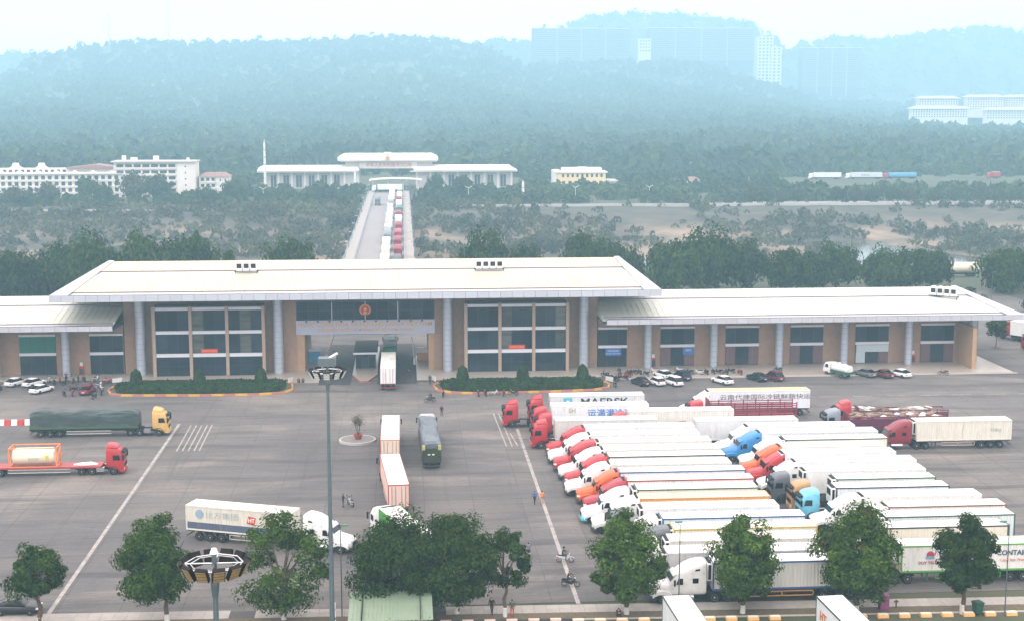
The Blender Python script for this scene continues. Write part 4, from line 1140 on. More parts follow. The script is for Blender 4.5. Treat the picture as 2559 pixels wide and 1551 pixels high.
truck('dark grey long-nosed truck with yellow-fronted white trailer', (21.8,139.8), PI, 'conv', 'grey', 5.8, 15.2, GA, roof=OFF, side=OFF, trim=TR['yellow'])
truck('white cab-over truck with rust-stained roof behind the foreground trees', (23.2,136.0), PI, 'cabover', 'white', 3.3, 15.4, GA, roof=CR, side=OFF, top=CW['white'])
truck('white cab-over truck with plain grey-sided trailer, second from the road', (22.2,132.2), PI, 'cabover', 'white', 3.3, 15.5, GA, roof=W, side=(0.55,0.54,0.56), top=CW['white'], full=True)
t, bx = truck('white long-nosed truck with blue-framed trailer, nearest the road', (23.2,127.75+1.2), PI, 'conv', 'white', 6.1, 15.2, GA, roof=W, side=(0.60,0.60,0.57), trim=TR['blue'], full=True, rails=(0.55,0.25,0.06))
# rear block
truck('red cab-over truck with long white trailer behind the MAERSK lettered row', (29.3,195.3), PI, 'cabover', 'red', 2.6, 15.2, GB, roof=W, side=OFF, reefer=False)
truck('dark red cab-over truck with grey round-edged trailer in the rear block', (36.9,188.6), PI, 'cabover', 'dred', 3.3, 14.4, GB, roof=W, side=(0.62,0.64,0.66), reefer=False, ribs=False)
B = [
 ('conv','white',184.6,42.2,46.7,61.4,'none',W,W,'white long-nosed truck behind the light blue truck'),
 ('conv','blue',181.0,42.3,47.5,63.4,'none',W,(0.70,0.73,0.76),'light blue long-nosed truck with white trailer'),
 ('conv','white',177.0,43.6,49.6,63.4,'dgreen',W,CR,'white long-nosed truck with dark green framed container'),
 ('conv','orange',173.3,43.0,48.2,61.6,'none',CR,OFF,'orange-red long-nosed truck with cream trailer in the rear block'),
 ('conv','red',169.8,42.9,47.6,61.9,'none',W,W,'bright red long-nosed truck with white refrigerated trailer in the rear block'),
 ('conv','white',165.6,43.2,48.0,63.0,'none',W,W,'white long-nosed truck between the red and grey trucks'),
 ('cabover','grey',161.4,43.7,48.0,62.6,'none',W,W,'dark grey cab-over truck with red roof hatch'),
 ('cabover','tan',157.6,45.1,50.4,62.4,'green',OFF,W,'tan-roofed cab-over truck with green-cornered container'),
 ('cabover','sky',153.9,45.1,49.2,62.6,'black',W,(0.66,0.70,0.76),'turquoise cab-over truck with black-railed trailer'),
 ('conv','white',150.1,45.4,51.4,64.8,'none',CR,W,'white long-nosed truck beside the turquoise cab-over'),
 ('conv','white',146.0,47.0,52.6,65.9,'rust',OFF,W,'white long-nosed truck with rust-red railed trailer behind the big tree'),
 ('cabover','white',142.4,47.0,51.0,65.3,'dgreen',W,(0.66,0.72,0.72),'white cab-over truck with dark-green railed pale trailer'),
 ('cabover','white',138.6,45.8,49.6,62.9,'black',W,CR,'white cab-over truck with cream-sided dark-railed container'),
]
for kind, c, y, n, f, r_, tr, rf, sd, lab in B:
    t, bx = truck(lab, (n, y), PI, kind, c, f-n, r_-f, GB, trim=TR[tr], roof=rf, side=sd, full=(y > 180))
    if c == 'tan': pass
t, bx = truck('orange-red cab-over truck with green-framed white container lettered CONTAINER', (44.6,132.6), PI, 'cabover', 'orange', 4.6, 15.6, GB, roof=W, side=(0.72,0.72,0.70), trim=TR['lime'], full=True, chassis=(0.05,0.16,0.04), rails=(0.08,0.25,0.05))
side_text(bx, 'CONTAINER', 0.72, -11.9, 3.05, (0.03,0.07,0.12), True, bold=0.02)
side_text(bx, 'HÙNG', 0.9, -6.2, 2.9, (0.55,0.04,0.05), True, bold=0.02)
side_text(bx, 'DUY TRUNG', 0.42, -3.0, 2.2, (0.35,0.06,0.06), True, bold=0.01)
side_text(bx, 'Cùng Bạn Phát Triển', 0.42, -12.0, 2.3, (0.55,0.12,0.06), True)
lg = MB().cyl((-3.0,1.255,3.0),(-3.0,1.262,3.0),0.42,n=20).build('logo', M['letter'], bx, color=(0.42,0.04,0.06))
MB().prism([(-2.55,2.6),(-3.5,2.6),(-3.4,2.85),(-2.9,2.95),(-2.5,2.8)], 1.263, 1.268).build('hull', M['letter'], lg, color=(0.20,0.32,0.50))
# far group behind
t, bx = truck('white long-nosed truck with very long white trailer lettered in Chinese characters', (41.9,208.0), PI, 'conv', 'white', 2.9+1.6, 15.6, GB, side=(0.72,0.75,0.80), roof=(0.66,0.50,0.24), reefer=True, ribs=False, full=True)
side_text(bx, '云南代捷国际冷链鲜蔬快运', 0.88, -8.6, 3.05, (0.10,0.08,0.09), True, xs=1.35)
t = thing('articulated_truck', 'red cab-over truck with dark red stake-sided trailer before the lettered trailer', 'truck', (42.0,202.6,0), PI, GB)
cabover_tractor(t, CW['red'], None, True); stake_trailer(t, -3.1, 13.4, (0.22,0.02,0.04), 3.4)
t = thing('articulated_truck', 'red cab-over truck with stake trailer heaped with poles', 'truck', (63.5,199.3,0), PI, GB)
cabover_tractor(t, CW['red'], CW['red'], True); stake_trailer(t, -3.4, 13.6, (0.14,0.03,0.06), 2.6, 'poles', 5)
t = thing('articulated_truck', 'silver cab-over truck with maroon stake trailer loaded with sacks', 'truck', (60.6,195.3,0), PI, GB)
cabover_tractor(t, CW['silver'], None, True); stake_trailer(t, -3.4, 14.4, (0.20,0.02,0.05), 2.6, 'sacks', 6)
t, bx = truck('dark red long-nosed truck with cream ribbed container standing apart', (64.4,185.9), PI, 'conv', 'dred', 6.2, 13.6, None, side=(0.66,0.64,0.56), roof=(0.78,0.76,0.70), full=True, rails=(0.45,0.35,0.3))
side_text(bx, 'THKU', 0.6, -11.3, 2.6, (0.3,0.36,0.4), True)
# in the open yard
t = thing('articulated_truck', 'yellow cab-over truck with dark green tarpaulin load', 'truck', (-34.3,202.3,0), 0)
cabover_tractor(t, CW['yellow'], CW['yellow'], True)
flat_trailer_base(t, -4.2, 15.4, (0.05,0.08,0.05)); tarp_body(t, -4.2, 15.4, (0.035,0.055,0.055), 3.75, 3, 0.35)
t = thing('articulated_truck', 'red cab-over truck with red low flatbed carrying a tank', 'truck', (-36.5,181.0,0), 0)
cabover_tractor(t, CW['red'], CW['red'], True); flat_trailer_base(t, -2.9, 17.0, (0.36,0.05,0.05))
MB().loft([super_ring(x, w, 1.22, zt, 3, 12, 1, -0.1) for x, w, zt in ((-0.6,0.3,1.26),(-1.6,0.9,1.42),(-2.8,0.7,1.36),(-3.7,0.25,1.25))]).build('sheet_heap', M['plate'], t, True, loc=(-2.9,0,0))
tk = thing('tank_container', 'cream tank in an orange container frame on the red flatbed', 'tank container', (-45.0,181.0,1.22))
MB().loft([[(x, q*1.08*math.cos(2*PI*k/24), 1.25+q*1.08*math.sin(2*PI*k/24)) for k in range(24)] for x, q in ((-0.25,0.55),(-0.4,0.88),(-0.7,1.0),(-5.3,1.0),(-5.6,0.88),(-5.75,0.55))]).build('tank', M['tank'], tk, True)
fr = MB()
for x in (0, -5.95):
    for y in (-1.2, 1.2): fr.box(x-0.07,x+0.07,y-0.07,y+0.07,0,2.55)
    fr.box(x-0.06,x+0.06,-1.2,1.2,0,0.14).box(x-0.06,x+0.06,-1.2,1.2,2.42,2.56)
    for s in (-1,1): fr.cyl((x,s*1.15,0.1),(x,0,1.25),0.05,n=6).cyl((x,s*1.15,2.45),(x,0,1.25),0.05,n=6)
for y in (-1.2, 1.2): fr.box(-5.95,0,y-0.06,y+0.06,0,0.12).box(-5.95,0,y-0.06,y+0.06,2.44,2.55)
fr.build('frame', M['orange'], tk)
MB().box(-2.3,-3.6,-1.10,-1.085,0.85,1.2).build('logo', M['letter'], tk, color=(0.45,0.40,0.30)); MB().box(-1.0,-1.4,-1.10,-1.085,0.8,1.5).build('placard', M['letter'], tk, color=(0.55,0.5,0.05))
# white truck passing behind the front trees, heading right and slightly towards the camera
t, bx = truck('white long-nosed truck with ribbed container lettered in Chinese, crossing behind the front trees', (-5.6,145.9), rad(-20.5), 'conv', 'white', 6.9, 12.6, None, side=(0.66,0.64,0.56), roof=W, reefer=False, full=True)
for s_ in (1,):
    obj('lower_band', MB().box(-0.2,-12.4,-1.245,-1.225,1.4,2.15).mesh('lower_band', M['box_side']), bx, color=(0.08,0.10,0.16))
side_text(bx, '比方集团', 0.85, -8.2, 3.05, (0.42,0.46,0.44), False, xs=1.2)
lg = MB().cyl((-10.9,-1.255,3.1),(-10.9,-1.265,3.1),0.5,n=24).build('logo', M['letter'], bx, color=(0.26,0.36,0.46))
p = MB().prism([(-5.2,2.5),(-4.3,2.35),(-4.1,3.2),(-5.0,3.35)], -1.265, -1.255).build('logo', M['letter'], bx, color=(0.55,0.06,0.04))
lettering('HT', 0.6, p, (-4.65,-1.268,2.85), (rad(90),0,0), M['letter'], (0.8,0.7,0.6), extrude=0.003, bold=0.02)
# lane towards the gate
N90 = rad(90)
t, bx = truck('white container truck driving out under the gate with red bumper', (-2.9,248.2), N90, 'cabover', 'red', 3.4, 14.6, None, side=W, roof=OFF, reefer=False, full=True, chassis=(0.22,0.04,0.04))
t = thing('articulated_truck', 'truck under a green tarpaulin ahead of the container truck in the gate', 'truck', (-2.8,268.5,0), N90)
cabover_tractor(t, CW['red'], None, True); flat_trailer_base(t, -3.4, 14.4, (0.03,0.08,0.05)); tarp_body(t, -3.4, 14.4, (0.012,0.10,0.055), 3.8, 9, 0.15)
t, bx = truck('white container truck with pink-stained doors waiting nearest the planter island', (-2.1,197.6), N90, 'cabover', 'red', 3.2, 14.6, None, side=(0.72,0.60,0.50), roof=W, trim=(0.55,0.22,0.15), reefer=False, full=True)
t, bx = truck('white container truck with rust-red door frame, second in the waiting lane', (-2.3,175.6), rad(94.5), 'cabover', 'red', 3.2, 14.5, None, side=(0.72,0.52,0.46), roof=W, trim=(0.36,0.08,0.06), reefer=False, full=True, chassis=(0.30,0.06,0.05))
t, bx = truck('green-sided container truck turning behind the big foreground tree', (-3.0,152.2), rad(109), 'cabover', 'white', 3.4, 13.2, None, side=(0.06,0.30,0.05), roof=W, trim=(0.08,0.36,0.06), reefer=True, full=True)
t = thing('lorry', 'dark green lorry under a grey tarpaulin driving towards the gate', 'truck', (3.0,198.2,0), rad(91))
cabover_tractor(t, (0.5,0.5,0.5), None, True); flat_trailer_base(t, -2.6, 16.4, (0.03,0.04,0.03)); tarp_body(t, -2.6, 16.4, (0.10,0.125,0.15), 3.65, 12, 0.1, (0.03,0.04,0.02), 1.25)
MB().box(-16.42,-16.50,-1.2,1.2,1.0,2.9).build('tail_board', M['tarp'], t, color=(0.025,0.035,0.015), loc=(-2.6,0,0))
for s in (-1,1): MB().box(-16.3,-16.62,s*0.85,s*1.24,2.7,3.3).build('corner_pad', M['tarp'], t, color=(0.40,0.40,0.12), loc=(-2.6,0,0))
for y in (-0.2,0.35): MB().box(-16.51,-16.53,y-0.16,y+0.16,2.0,2.18).build('number_plate', M['plate'], t, loc=(-2.6,0,0))
# two box trailers cut off by the bottom of the picture
for lab, x, y, rz, c in (('white box trailer with dark roof rail on the road by the kerb gap', 24.1,119.6,rad(92),W), ('white box trailer with orange lettering on its side at the road', 37.9,118.5,rad(93),W)):
    t = thing('box_trailer', lab, 'trailer', (x,y,-0.11), rz)
    bx = box_trailer(t, 0, 14.0, side=(0.70,0.72,0.74), roof=c, trim=(0.06,0.09,0.08), reefer=False, ribs=False, full=True)
    if 'orange' in lab: lettering('HT', 1.2, bx, (-1.9,1.262,2.6), (rad(90),0,PI), M['letter'], (0.6,0.16,0.05), extrude=0.004, bold=0.03)
# beyond the end of the wing
t, bx = truck('white trailer truck parked beyond the end of the office wing', (121.5,274.0), rad(118), 'cabover', 'red', 3.2, 13.0, None, side=W, roof=W, reefer=False)
t, bx = truck('green-sided lorry with red cab parked at the picture edge beyond the wing', (120.5,260.5), rad(115), 'cabover', 'crimson', 3.2, 12.0, None, side=(0.04,0.12,0.08), roof=W, reefer=False)
t, bx = truck('white container truck standing farthest beyond the office wing', (127.5,283.0), rad(112), 'cabover', 'red', 3.2, 13.0, None, side=W, roof=W, reefer=False)

# ------------------------------------------------------------------ trees
def crown_mesh(seed, rx, ry, z0, z1, clumps, per, leaf, m, dry=0.0, hollow=0.55, shape=0.5, crad=None):
    """leaf quads gathered in clumps through an uneven crown; two slots when part of it is dry"""
    r = np.random.default_rng(seed)
    zc, rz = z0 + (z1-z0)*shape, (z1-z0)/2
    d = r.normal(0,1,(clumps,3)); d /= np.linalg.norm(d,axis=1,keepdims=True)
    rad_ = (hollow + (1-hollow)*r.random(clumps))*(0.82+0.30*r.random(clumps))
    c = d*rad_[:,None]*np.array([rx,ry,0])
    zz = d[:,2]*rad_
    c[:,2] = zc + np.where(zz > 0, zz*(z1-zc), zz*(zc-z0))
    # slimmer towards the top
    t = np.clip((c[:,2]-zc)/(z1-zc+1e-6), 0, 1); c[:,:2] *= (1-0.35*t**2)[:,None]
    cr = (crad or 0.30*min(rx, ry))*(0.55+0.9*r.random(clumps))
    q = r.normal(0,1,(clumps,per,3)); q /= np.linalg.norm(q,axis=2,keepdims=True)
    rr = (0.55+0.45*r.random((clumps,per,1)))
    p = c[:,None,:] + q*rr*cr[:,None,None]*np.array([1,1,0.78])
    n = q*1.0 + d[:,None,:]*0.35 + np.array([0,0,0.3])
    V, Q = leaf_cloud(p.reshape(-1,3), n.reshape(-1,3), leaf, seed, 0.32)
    if dry:
        mi = np.repeat((r.random(clumps) < dry).astype(np.int32), per)
        return arrays_mesh('crown', V, Q, [m, M['leaf_dry']], mi)
    return arrays_mesh('crown', V, Q, m)

def trunk_mesh(seed, h, r0, crown_top, spread, limbs=7, lime=0.0):
    r = random.Random(seed)
    m = MB()
    pts = [Vector((0,0,-0.1))]
    n = 5
    for k in range(1, n+1): pts.append(Vector((r.uniform(-0.12,0.12)*k*0.5, r.uniform(-0.12,0.12)*k*0.5, h*k/n)))
    for k in range(n):
        m.cyl(pts[k], pts[k+1], r0*(1-0.09*k), r0*(1-0.09*(k+1)), n=9, cap=True)
    if lime: m.cyl((0,0,-0.05),(0,0,lime), r0*1.06, r0*1.02, n=9, mi=1)
    top = pts[-1]
    for k in range(limbs):
        a = 2*PI*k/limbs + r.uniform(-0.4,0.4)
        e = Vector((math.cos(a)*spread*r.uniform(0.35,0.75), math.sin(a)*spread*r.uniform(0.35,0.75), h + (crown_top-h)*r.uniform(0.25,0.75)))
        s = pts[r.choice((-1,-1,-2))]
        mid = s.lerp(e, 0.5) + Vector((0,0,0.25))
        m.cyl(s, mid, r0*0.5, r0*0.34, n=6).cyl(mid, e, r0*0.34, r0*0.1, n=6)
    return m.mesh('trunk', [M['bark'], M['lime']], True)

def tree(label, x, y, h, rx, cb, seed, group, name='street_tree', m='leaf', clumps=90, per=190, leaf=0.15, r0=0.25, off=0.0, dry=0.0, lime=0.7, ry=None, hollow=0.5, z=0.0, shape=0.46):
    t = thing(name, label, 'tree', (x,y,z), 0, group)
    obj('crown', crown_mesh(seed, rx, ry or rx, cb, h, clumps, per, leaf, M[m], dry, hollow, shape), t, (off,0,0))
    obj('trunk', trunk_mesh(seed, cb+(h-cb)*0.22, r0, h, rx, 8, lime), t)
    return t
FG = 'trees along the pavement at the front'
tree('slim round-crowned tree at the front beside the black car', -34.0,127.0,7.6,2.55,2.3,101,FG, m='leaf_dark', clumps=70, off=0.1)
tree('tall dense bright green tree left of the near floodlight ring', -22.4,127.0,10.3,3.2,1.6,102,FG, clumps=115, off=-0.8)
tree('open-crowned tree in front of the white crossing truck', -11.6,126.6,10.2,4.0,1.2,103,FG, clumps=60, hollow=0.8, per=190)
tree('huge spreading dark tree behind the green awning', -0.9,127.2,10.0,4.5,0.6,104,FG, clumps=150, m='leaf_dark')
tree('broad dark tree merging with the huge tree, beside the standing man', 4.6,126.9,10.1,3.9,0.6,105,FG, clumps=140, m='leaf_dark')
tree('thin sparse tree with forked trunk next to the man in green', 9.1,125.7,8.4,2.2,2.9,106,FG, clumps=42, per=150, hollow=0.8, r0=0.2, m='leaf_dark', lime=0.9)
tree('tall tree in front of the grey cab-over truck', 20.6,125.5,10.1,3.4,1.6,107,FG, clumps=120)
tree('tall bright green tree before the blue-framed trailer', 31.6,124.9,9.7,3.3,1.5,108,FG, clumps=110, lime=0.8)
tree('large tree with a patch of red dead leaves', 42.4,124.3,10.8,4.0,1.5,109,FG, clumps=135, dry=0.05)
tree('round dark tree before the container lettered CONTAINER', 52.3,123.2,9.8,2.85,2.1,110,FG, clumps=105, m='leaf_dark', off=0.2, lime=0.9)

BG = 'trees in the row behind the gate building'
back = [(-94,12.3,7),(-84,13.2,8),(-74,15.2,8.5),(-63.5,15.4,8.5),(-53,14.6,8),(-43,12.4,4.5),(-27.5,14.6,7.5),(20,14.8,7.5),(29.5,12.4,5.5),(45.5,14.8,7.5),(55,12.2,6.5),
        (66,14.2,8.5),(76,14.9,9),(86,12.3,7.5),(95,11.2,7),(102.5,10.3,6),(111,12.0,7.5),(120,10.8,7),(129,10.4,7.5),(137,9.4,5.5),(150,11.0,7),(158.5,11.0,6.5),(168,10.6,7)]
bm = [crown_mesh(200+k, 1.0, 0.95, 0.13, 1.0, 70, 70, 0.052, M['leaf_dark'], 0, 0.6, 0.45, 0.25) for k in range(5)]
bt = [trunk_mesh(210+k, 0.28, 0.022, 1.0, 0.8, 7) for k in range(3)]
PLACE = ['leftmost in the row, low at the picture edge','second from the picture edge left of the hall roof','tall, above the left slope of the hall roof','tall, over the left hip of the hall roof','dark, behind the left part of the hall roof','small and pale, behind the hall roof',
 'rounded, alone left of the bridge','rounded, just right of the bridge','small, second right of the bridge','rounded, behind the right part of the hall roof','lower, at the right end of the hall ridge','broad, above the right hip of the hall roof',
 'largest, above the seam of hall and wing','with visible trunk, behind the wing ridge','low, behind the middle of the wing','smallest of the wing trees','tall, in the middle behind the wing','wide, right half behind the wing','wide, near the wing air conditioners','slim, above the wing air conditioners',
 'dark, by the far lamp post right of the wing','at the right picture edge behind the wing','rightmost beyond the picture edge']
for k, (x, h, r_) in enumerate(back):
    t = thing('avenue_tree', 'leafy tree ' + PLACE[k], 'tree', (x, 345+6*math.sin(k*2.1), -0.05), k*1.7, BG)
    c = obj('crown', bm[k % 5], t); c.scale = (r_*0.92, r_*0.92, h)
    b = obj('trunk', bt[k % 3], t); b.scale = (r_*0.72, r_*0.72, h) if False else (h, h, h)
# low rounded shrubs under them
sm = [crown_mesh(230+k, 1.0, 1.0, 0.0, 1.0, 40, 40, 0.09, M['leaf_dark'], 0, 0.7, 0.35, 0.28) for k in range(2)]
for k, (x, y, h, r_, lab) in enumerate(((60,332,3.2,3.8,'at the seam of hall and wing roofs'),(72,334,3.4,4.2,'behind the wing ridge below the largest tree'),(84,333,2.6,3,'behind the wing below the pale gap'),(98,334,3.0,3.6,'behind the middle of the wing'),
        (131,318,4.6,5.2,'beside the wing air conditioners'),(146.5,306,6.0,5.6,'right of the far lamp post'))):
    t = thing('round_shrub', 'rounded dark green shrub ' + lab, 'bush', (x,y,-0.05), k, 'rounded shrubs behind the wing')
    c = obj('foliage', sm[k % 2], t); c.scale = (r_, r_, h)
    obj('stem', cached('shstem', lambda: MB().cyl((0,0,0),(0,0,0.9),0.12,n=6).mesh('stem', M['bark'])), t)
# two young trees in the side yard
for k, (x, y, h, lab) in enumerate(((115.5,262.5,6.2,'young tree in a soil ring beyond the wing end'),)):
    tree(lab, x, y, h, 2.2, 2.6, 240+k, None, 'young_tree', clumps=45, per=60, leaf=0.22, r0=0.1, m='leaf_dark', lime=0)
    tag(MB().cyl((x,y,0.005),(x,y,0.05),1.0,n=16).build('soil_ring', M['soil']), kind='structure')

# far-bank trees one can tell apart, with trunks
RG = 'trees along the far river bank'
rm = [crown_mesh(250+k, 1.0, 1.0, 0.30, 1.0, 60, 34, 0.075, M['scrub'] if k == 2 else M['wood_far'], 0, 0.6, 0.45, 0.25) for k in range(3)]
rt = [trunk_mesh(260+k, 0.36, 0.025, 1.0, 0.8, 6) for k in range(2)]
spots = [(163,648,8,6),(171,650,7,5),(178,647,7.5,5.5),(186,650,7,5),(205,650,8,6),(213,648,7.5,6),(222,650,7,6),(231,648,8,6.5),(240,651,7,6),(252,648,7,6),(263,650,7.5,5.5),(275,649,8,6),(283,647,7,5),(292,650,7,5.5),(302,649,7.5,6),(318,651,7,5.5),
         (-152,690,12,9),(-128,680,14,11),(-116,676,13,10),(-140,668,10,8),(-166,672,10,8),(-92,668,8,7),(-80,672,11,9),(-178,660,9,8),(17,735,9,7),(30,715,10,8)]
for k, (x, y, h, r_) in enumerate(spots):
    right = x > 100
    lab = ('small bank tree with bare trunk, number %s from the left in the far-bank row' % ['one','two','three','four','five','six','seven','eight','nine','ten','eleven','twelve','thirteen','fourteen','fifteen','sixteen'][k]) if right else \
          ['big tree before the white apartment block','biggest dark tree before the apartment block','dark tree at the foot of the apartment block corner','low tree below the long terrace houses','tree before the left end of the terrace houses','small tree right of the apartment block','tree left of the tall white totem','tree at the left edge across the river','round tree at the right foot of the far bridge end','round tree right of the far bridge end'][k-16]
    t = thing('bank_tree', lab, 'tree', (x,y,float(height(x,y))), k*2.2, RG)
    c = obj('crown', rm[k % 3], t); c.scale = (r_*0.62, r_*0.62, h)
    b = obj('trunk', rt[k % 2], t); b.scale = (h,h,h)

# ------------------------------------------------------------------ the wooded slopes and the scrub, each one mass
def scatter(name, label, n, xr, yr, size, protos, seed, m, keep=None, dz=-0.3):
    r = np.random.default_rng(seed)
    X = r.uniform(*xr, n); Y = r.uniform(*yr, n)
    k = np.abs(X - Y*0.0776) < 0.40*Y + 25
    if keep is not None: k &= keep(X, Y, r)
    X, Y = X[k], Y[k]; Z = height(X, Y) + dz
    Vs, n0 = [], 0
    which = r.integers(0, len(protos), len(X)); s = size[0] + (size[1]-size[0])*r.random(len(X))**1.5
    a = r.uniform(0, 2*PI, len(X))
    for p, V0 in enumerate(protos):
        i = which == p
        c, q = np.cos(a[i])[:,None], np.sin(a[i])[:,None]
        x = V0[None,:,0]*c - V0[None,:,1]*q; y = V0[None,:,0]*q + V0[None,:,1]*c
        Vs.append(np.stack([x*s[i][:,None]+X[i][:,None], y*s[i][:,None]+Y[i][:,None], V0[None,:,2]*s[i][:,None]*1.05+Z[i][:,None]], 2).reshape(-1,3))
    V = np.concatenate(Vs)
    o = obj(name, arrays_mesh(name, V, np.arange(len(V)).reshape(-1,4), m))
    return tag(o, label, 'vegetation', kind='stuff')
def clump_proto(seed, n, leaf):
    r = np.random.default_rng(seed)
    d = r.normal(0,1,(n,3)); d /= np.linalg.norm(d,axis=1,keepdims=True); d[:,2] = np.abs(d[:,2])*1.0 - 0.1
    p = d*(0.72+0.28*r.random((n,1)))*np.array([1,1,1.15]); p[:,2] += 0.25
    p += 0.12*np.sin(p[:,[1,2,0]]*5+seed)
    V, Q = leaf_cloud(p, d, leaf, seed, 0.4)
    return V
PR = [clump_proto(300+k, 38, 0.36) for k in range(6)]
PR2 = [clump_proto(310+k, 30, 0.30) for k in range(6)]
scatter('hillside_wood', 'dense green wood covering the hazy hillside', 26000, (-1280,1800), (890,3080), (4.5,12), PR, 1, M['wood_far'],
        keep=lambda X,Y,r: ~((X > 735) & (X < 1030) & (Y > 1780) & (Y < 2110)) & (r.random(len(X)) < (0.45+1.0*(vnoise(X/90,Y/90,9)-0.1))*np.clip(1.5-0.9*(Y-900)/2100,0.6,1.4)))
scatter('ridge_wood', 'trees along the crest of the hazy hills behind', 5200, (-1600,2100), (3080,4050), (9,20), PR2, 2, M['wood_far'],
        keep=lambda X,Y,r: ((Y < 3130) | (Y > 3600)))
scatter('valley_wood', 'mixed trees between the river bank and the hill foot', 4200, (-330,430), (660,895), (2.2,5.2), PR, 3, M['wood_far'],
        keep=lambda X,Y,r: ~((np.abs(X+7.5) < 15)) & ~((Y > 742) & (X > -84) & (X < 70)) & ~((Y > 692) & (Y < 742) & (X < -86) & (X > -215)) & ~((Y > 790) & (Y < 825) & (X > 82) & (X < 122))
        & ~((Y > 730) & (Y < 836) & (X > 215)) & ~((Y > 750) & (Y < 830) & (X > 78) & (X < 128)) & ~((Y > 655) & (Y < 668) & (X > 150)) & ~((Y > 775) & (Y < 800) & (X > 145) & (X < 170)) & (r.random(len(X)) < 0.35+1.0*vnoise(X/40,Y/40,4)))
scatter('river_scrub', 'grey-green scrub covering the river banks', 9500, (-250,320), (385,655), (1.0,3.4), PR2, 4, M['scrub'],
        keep=lambda X,Y,r: (np.abs(X+7.5) > 12.5) & (height(X,Y) > -8.2) & ~((np.abs(X+7) < 48+30*vnoise(Y/20,X*0,2)) & (Y < 490) & (r.random(len(X)) < 0.9)) & (r.random(len(X)) < np.clip(2.2*(vnoise(X/28,Y/28,6)-0.22) + np.where(X < 10, 0.7, -0.35)*((Y > 545) & (Y < 642)), 0.04, 1)))
scatter('bank_wood', 'trees thick on the near bank left of the bridge', 420, (-130,-30), (352,420), (2.2,4.4), PR, 5, M['wood_far'], keep=lambda X,Y,r: (vnoise(X/25,Y/25,3) > 0.35))

# ------------------------------------------------------------------ cars
def car_meshes(kind):
    L, h = {'sedan': (4.55, 1.45), 'hatch': (4.0, 1.5), 'suv': (4.6, 1.68)}[kind]
    f = L/4.55
    body = MB().loft([super_ring(x*f, w, zb, zt, 5, 20, 0.92) for x, w, zb, zt in
        ((-0.02,0.60,0.38,0.62),(-0.15,0.80,0.28,0.74),(-0.6,0.88,0.24,0.86),(-1.35,0.90,0.22,0.95),(-3.6,0.90,0.22,1.0),(-4.25,0.87,0.26,0.98),(-4.5,0.80,0.34,0.90),(-4.55,0.70,0.42,0.80))])
    tail = -4.35*f if kind == 'sedan' else -4.45*f
    r_end = -3.35*f if kind == 'sedan' else -4.0*f
    cabin = MB().loft([super_ring(x, w, 0.80, zt, 5, 20, 0.80) for x, w, zt in
        ((-1.25*f,0.80,0.93),(-1.95*f,0.80,h-0.06),(-2.3*f,0.81,h),(r_end+0.35,0.81,h-0.02),(r_end,0.80,h-0.10),(tail,0.78,0.95))])
    roof = MB().loft([super_ring(x, w, h-0.10, zt, 6, 16, 0.9) for x, w, zt in ((-1.98*f,0.60,h-0.04),(-2.3*f,0.66,h+0.025),(r_end+0.35,0.66,h+0.01),(r_end+0.02,0.62,h-0.06))])
    return body.mesh('body', M['paint_clean'], True), cabin.mesh('cabin_glass', M['glass_dark'], True), roof.mesh('roof', M['paint_clean'], True), L
def car(label, x, y, rz, color, kind='sedan', group=None, z=0.0):
    b, c, r_, L = cached(('car', kind), lambda: car_meshes(kind))
    ca, sa = math.cos(rz), math.sin(rz)
    t = thing('parked_car', label, 'car', (x+ca*L/2, y+sa*L/2, z), rz, group)
    obj('body', b, t, color=color); obj('cabin_glass', c, t); obj('roof', r_, t, color=color)
    wheels(t, [(-0.85,s*0.80) for s in (-1,1)] + [(-L+0.95,s*0.80) for s in (-1,1)], 0.32, 0.2)
    for s in (-1,1):
        obj('headlight', cached(('chl', kind, s), lambda: MB().box(-0.10,-0.30,s*0.45,s*0.80,0.58,0.72).mesh('headlight', M['lamp'])), t)
        obj('tail_light', cached(('ctl', kind, s), lambda: MB().box(-L+0.0,-L+0.16,s*0.45,s*0.80,0.66,0.82).mesh('tail_light', M['tail'])), t)
        obj('mirror', cached(('cmi', kind, s), lambda: MB().box(-1.5,-1.62,s*0.88,s*1.02,0.92,1.06).mesh('mirror', M['black'])), t)
    obj('number_plate', cached(('cnp', kind), lambda: MB().box(-L-0.005,-L+0.03,-0.25,0.25,0.52,0.66).mesh('number_plate', M['plate'])), t)
    return t
CG = 'cars parked before the office wings'
CWH, CBK, CNV, CMR, CGY, CRD = (0.78,0.78,0.78), (0.018,0.018,0.022), (0.02,0.03,0.06), (0.13,0.014,0.025), (0.15,0.15,0.16), (0.20,0.012,0.018)
car('white sedan farthest from the motorcycles on the left', -66.0,239.8, rad(62), CWH, 'sedan', CG)
car('white sedan between the other white sedan and the motorcycles', -62.9,239.2, rad(62), CWH, 'sedan', CG)
car('white sedan parked in front of the two other white sedans', -60.3,233.6, rad(62), CWH, 'sedan', CG)
car('dark red sedan parked among the motorcycles by the hedge bed', -52.5,232.2, rad(84), CRD, 'sedan', CG)
car('black car cut by the left picture edge', -68.6,234.6, rad(80), CBK, 'suv', CG)
car('black sedan nearest the hedge bed in front of the wing', 40.0,232.2, rad(112), CBK, 'sedan', CG)
car('small white hatchback next to the black sedan', 42.7,231.9, rad(110), CWH, 'hatch', CG)
car('white car half hidden behind two white cars', 45.0,238.0, rad(112), CWH, 'sedan', CG)
car('white sport utility car beside the dark blue car', 45.5,231.6, rad(112), CWH, 'suv', CG)
car('dark blue car behind the white sport utility car', 47.8,236.2, rad(112), CNV, 'suv', CG)
car('white sedan standing alone between motorcycles and trailer', 54.2,232.2, rad(116), CWH, 'sedan', CG)
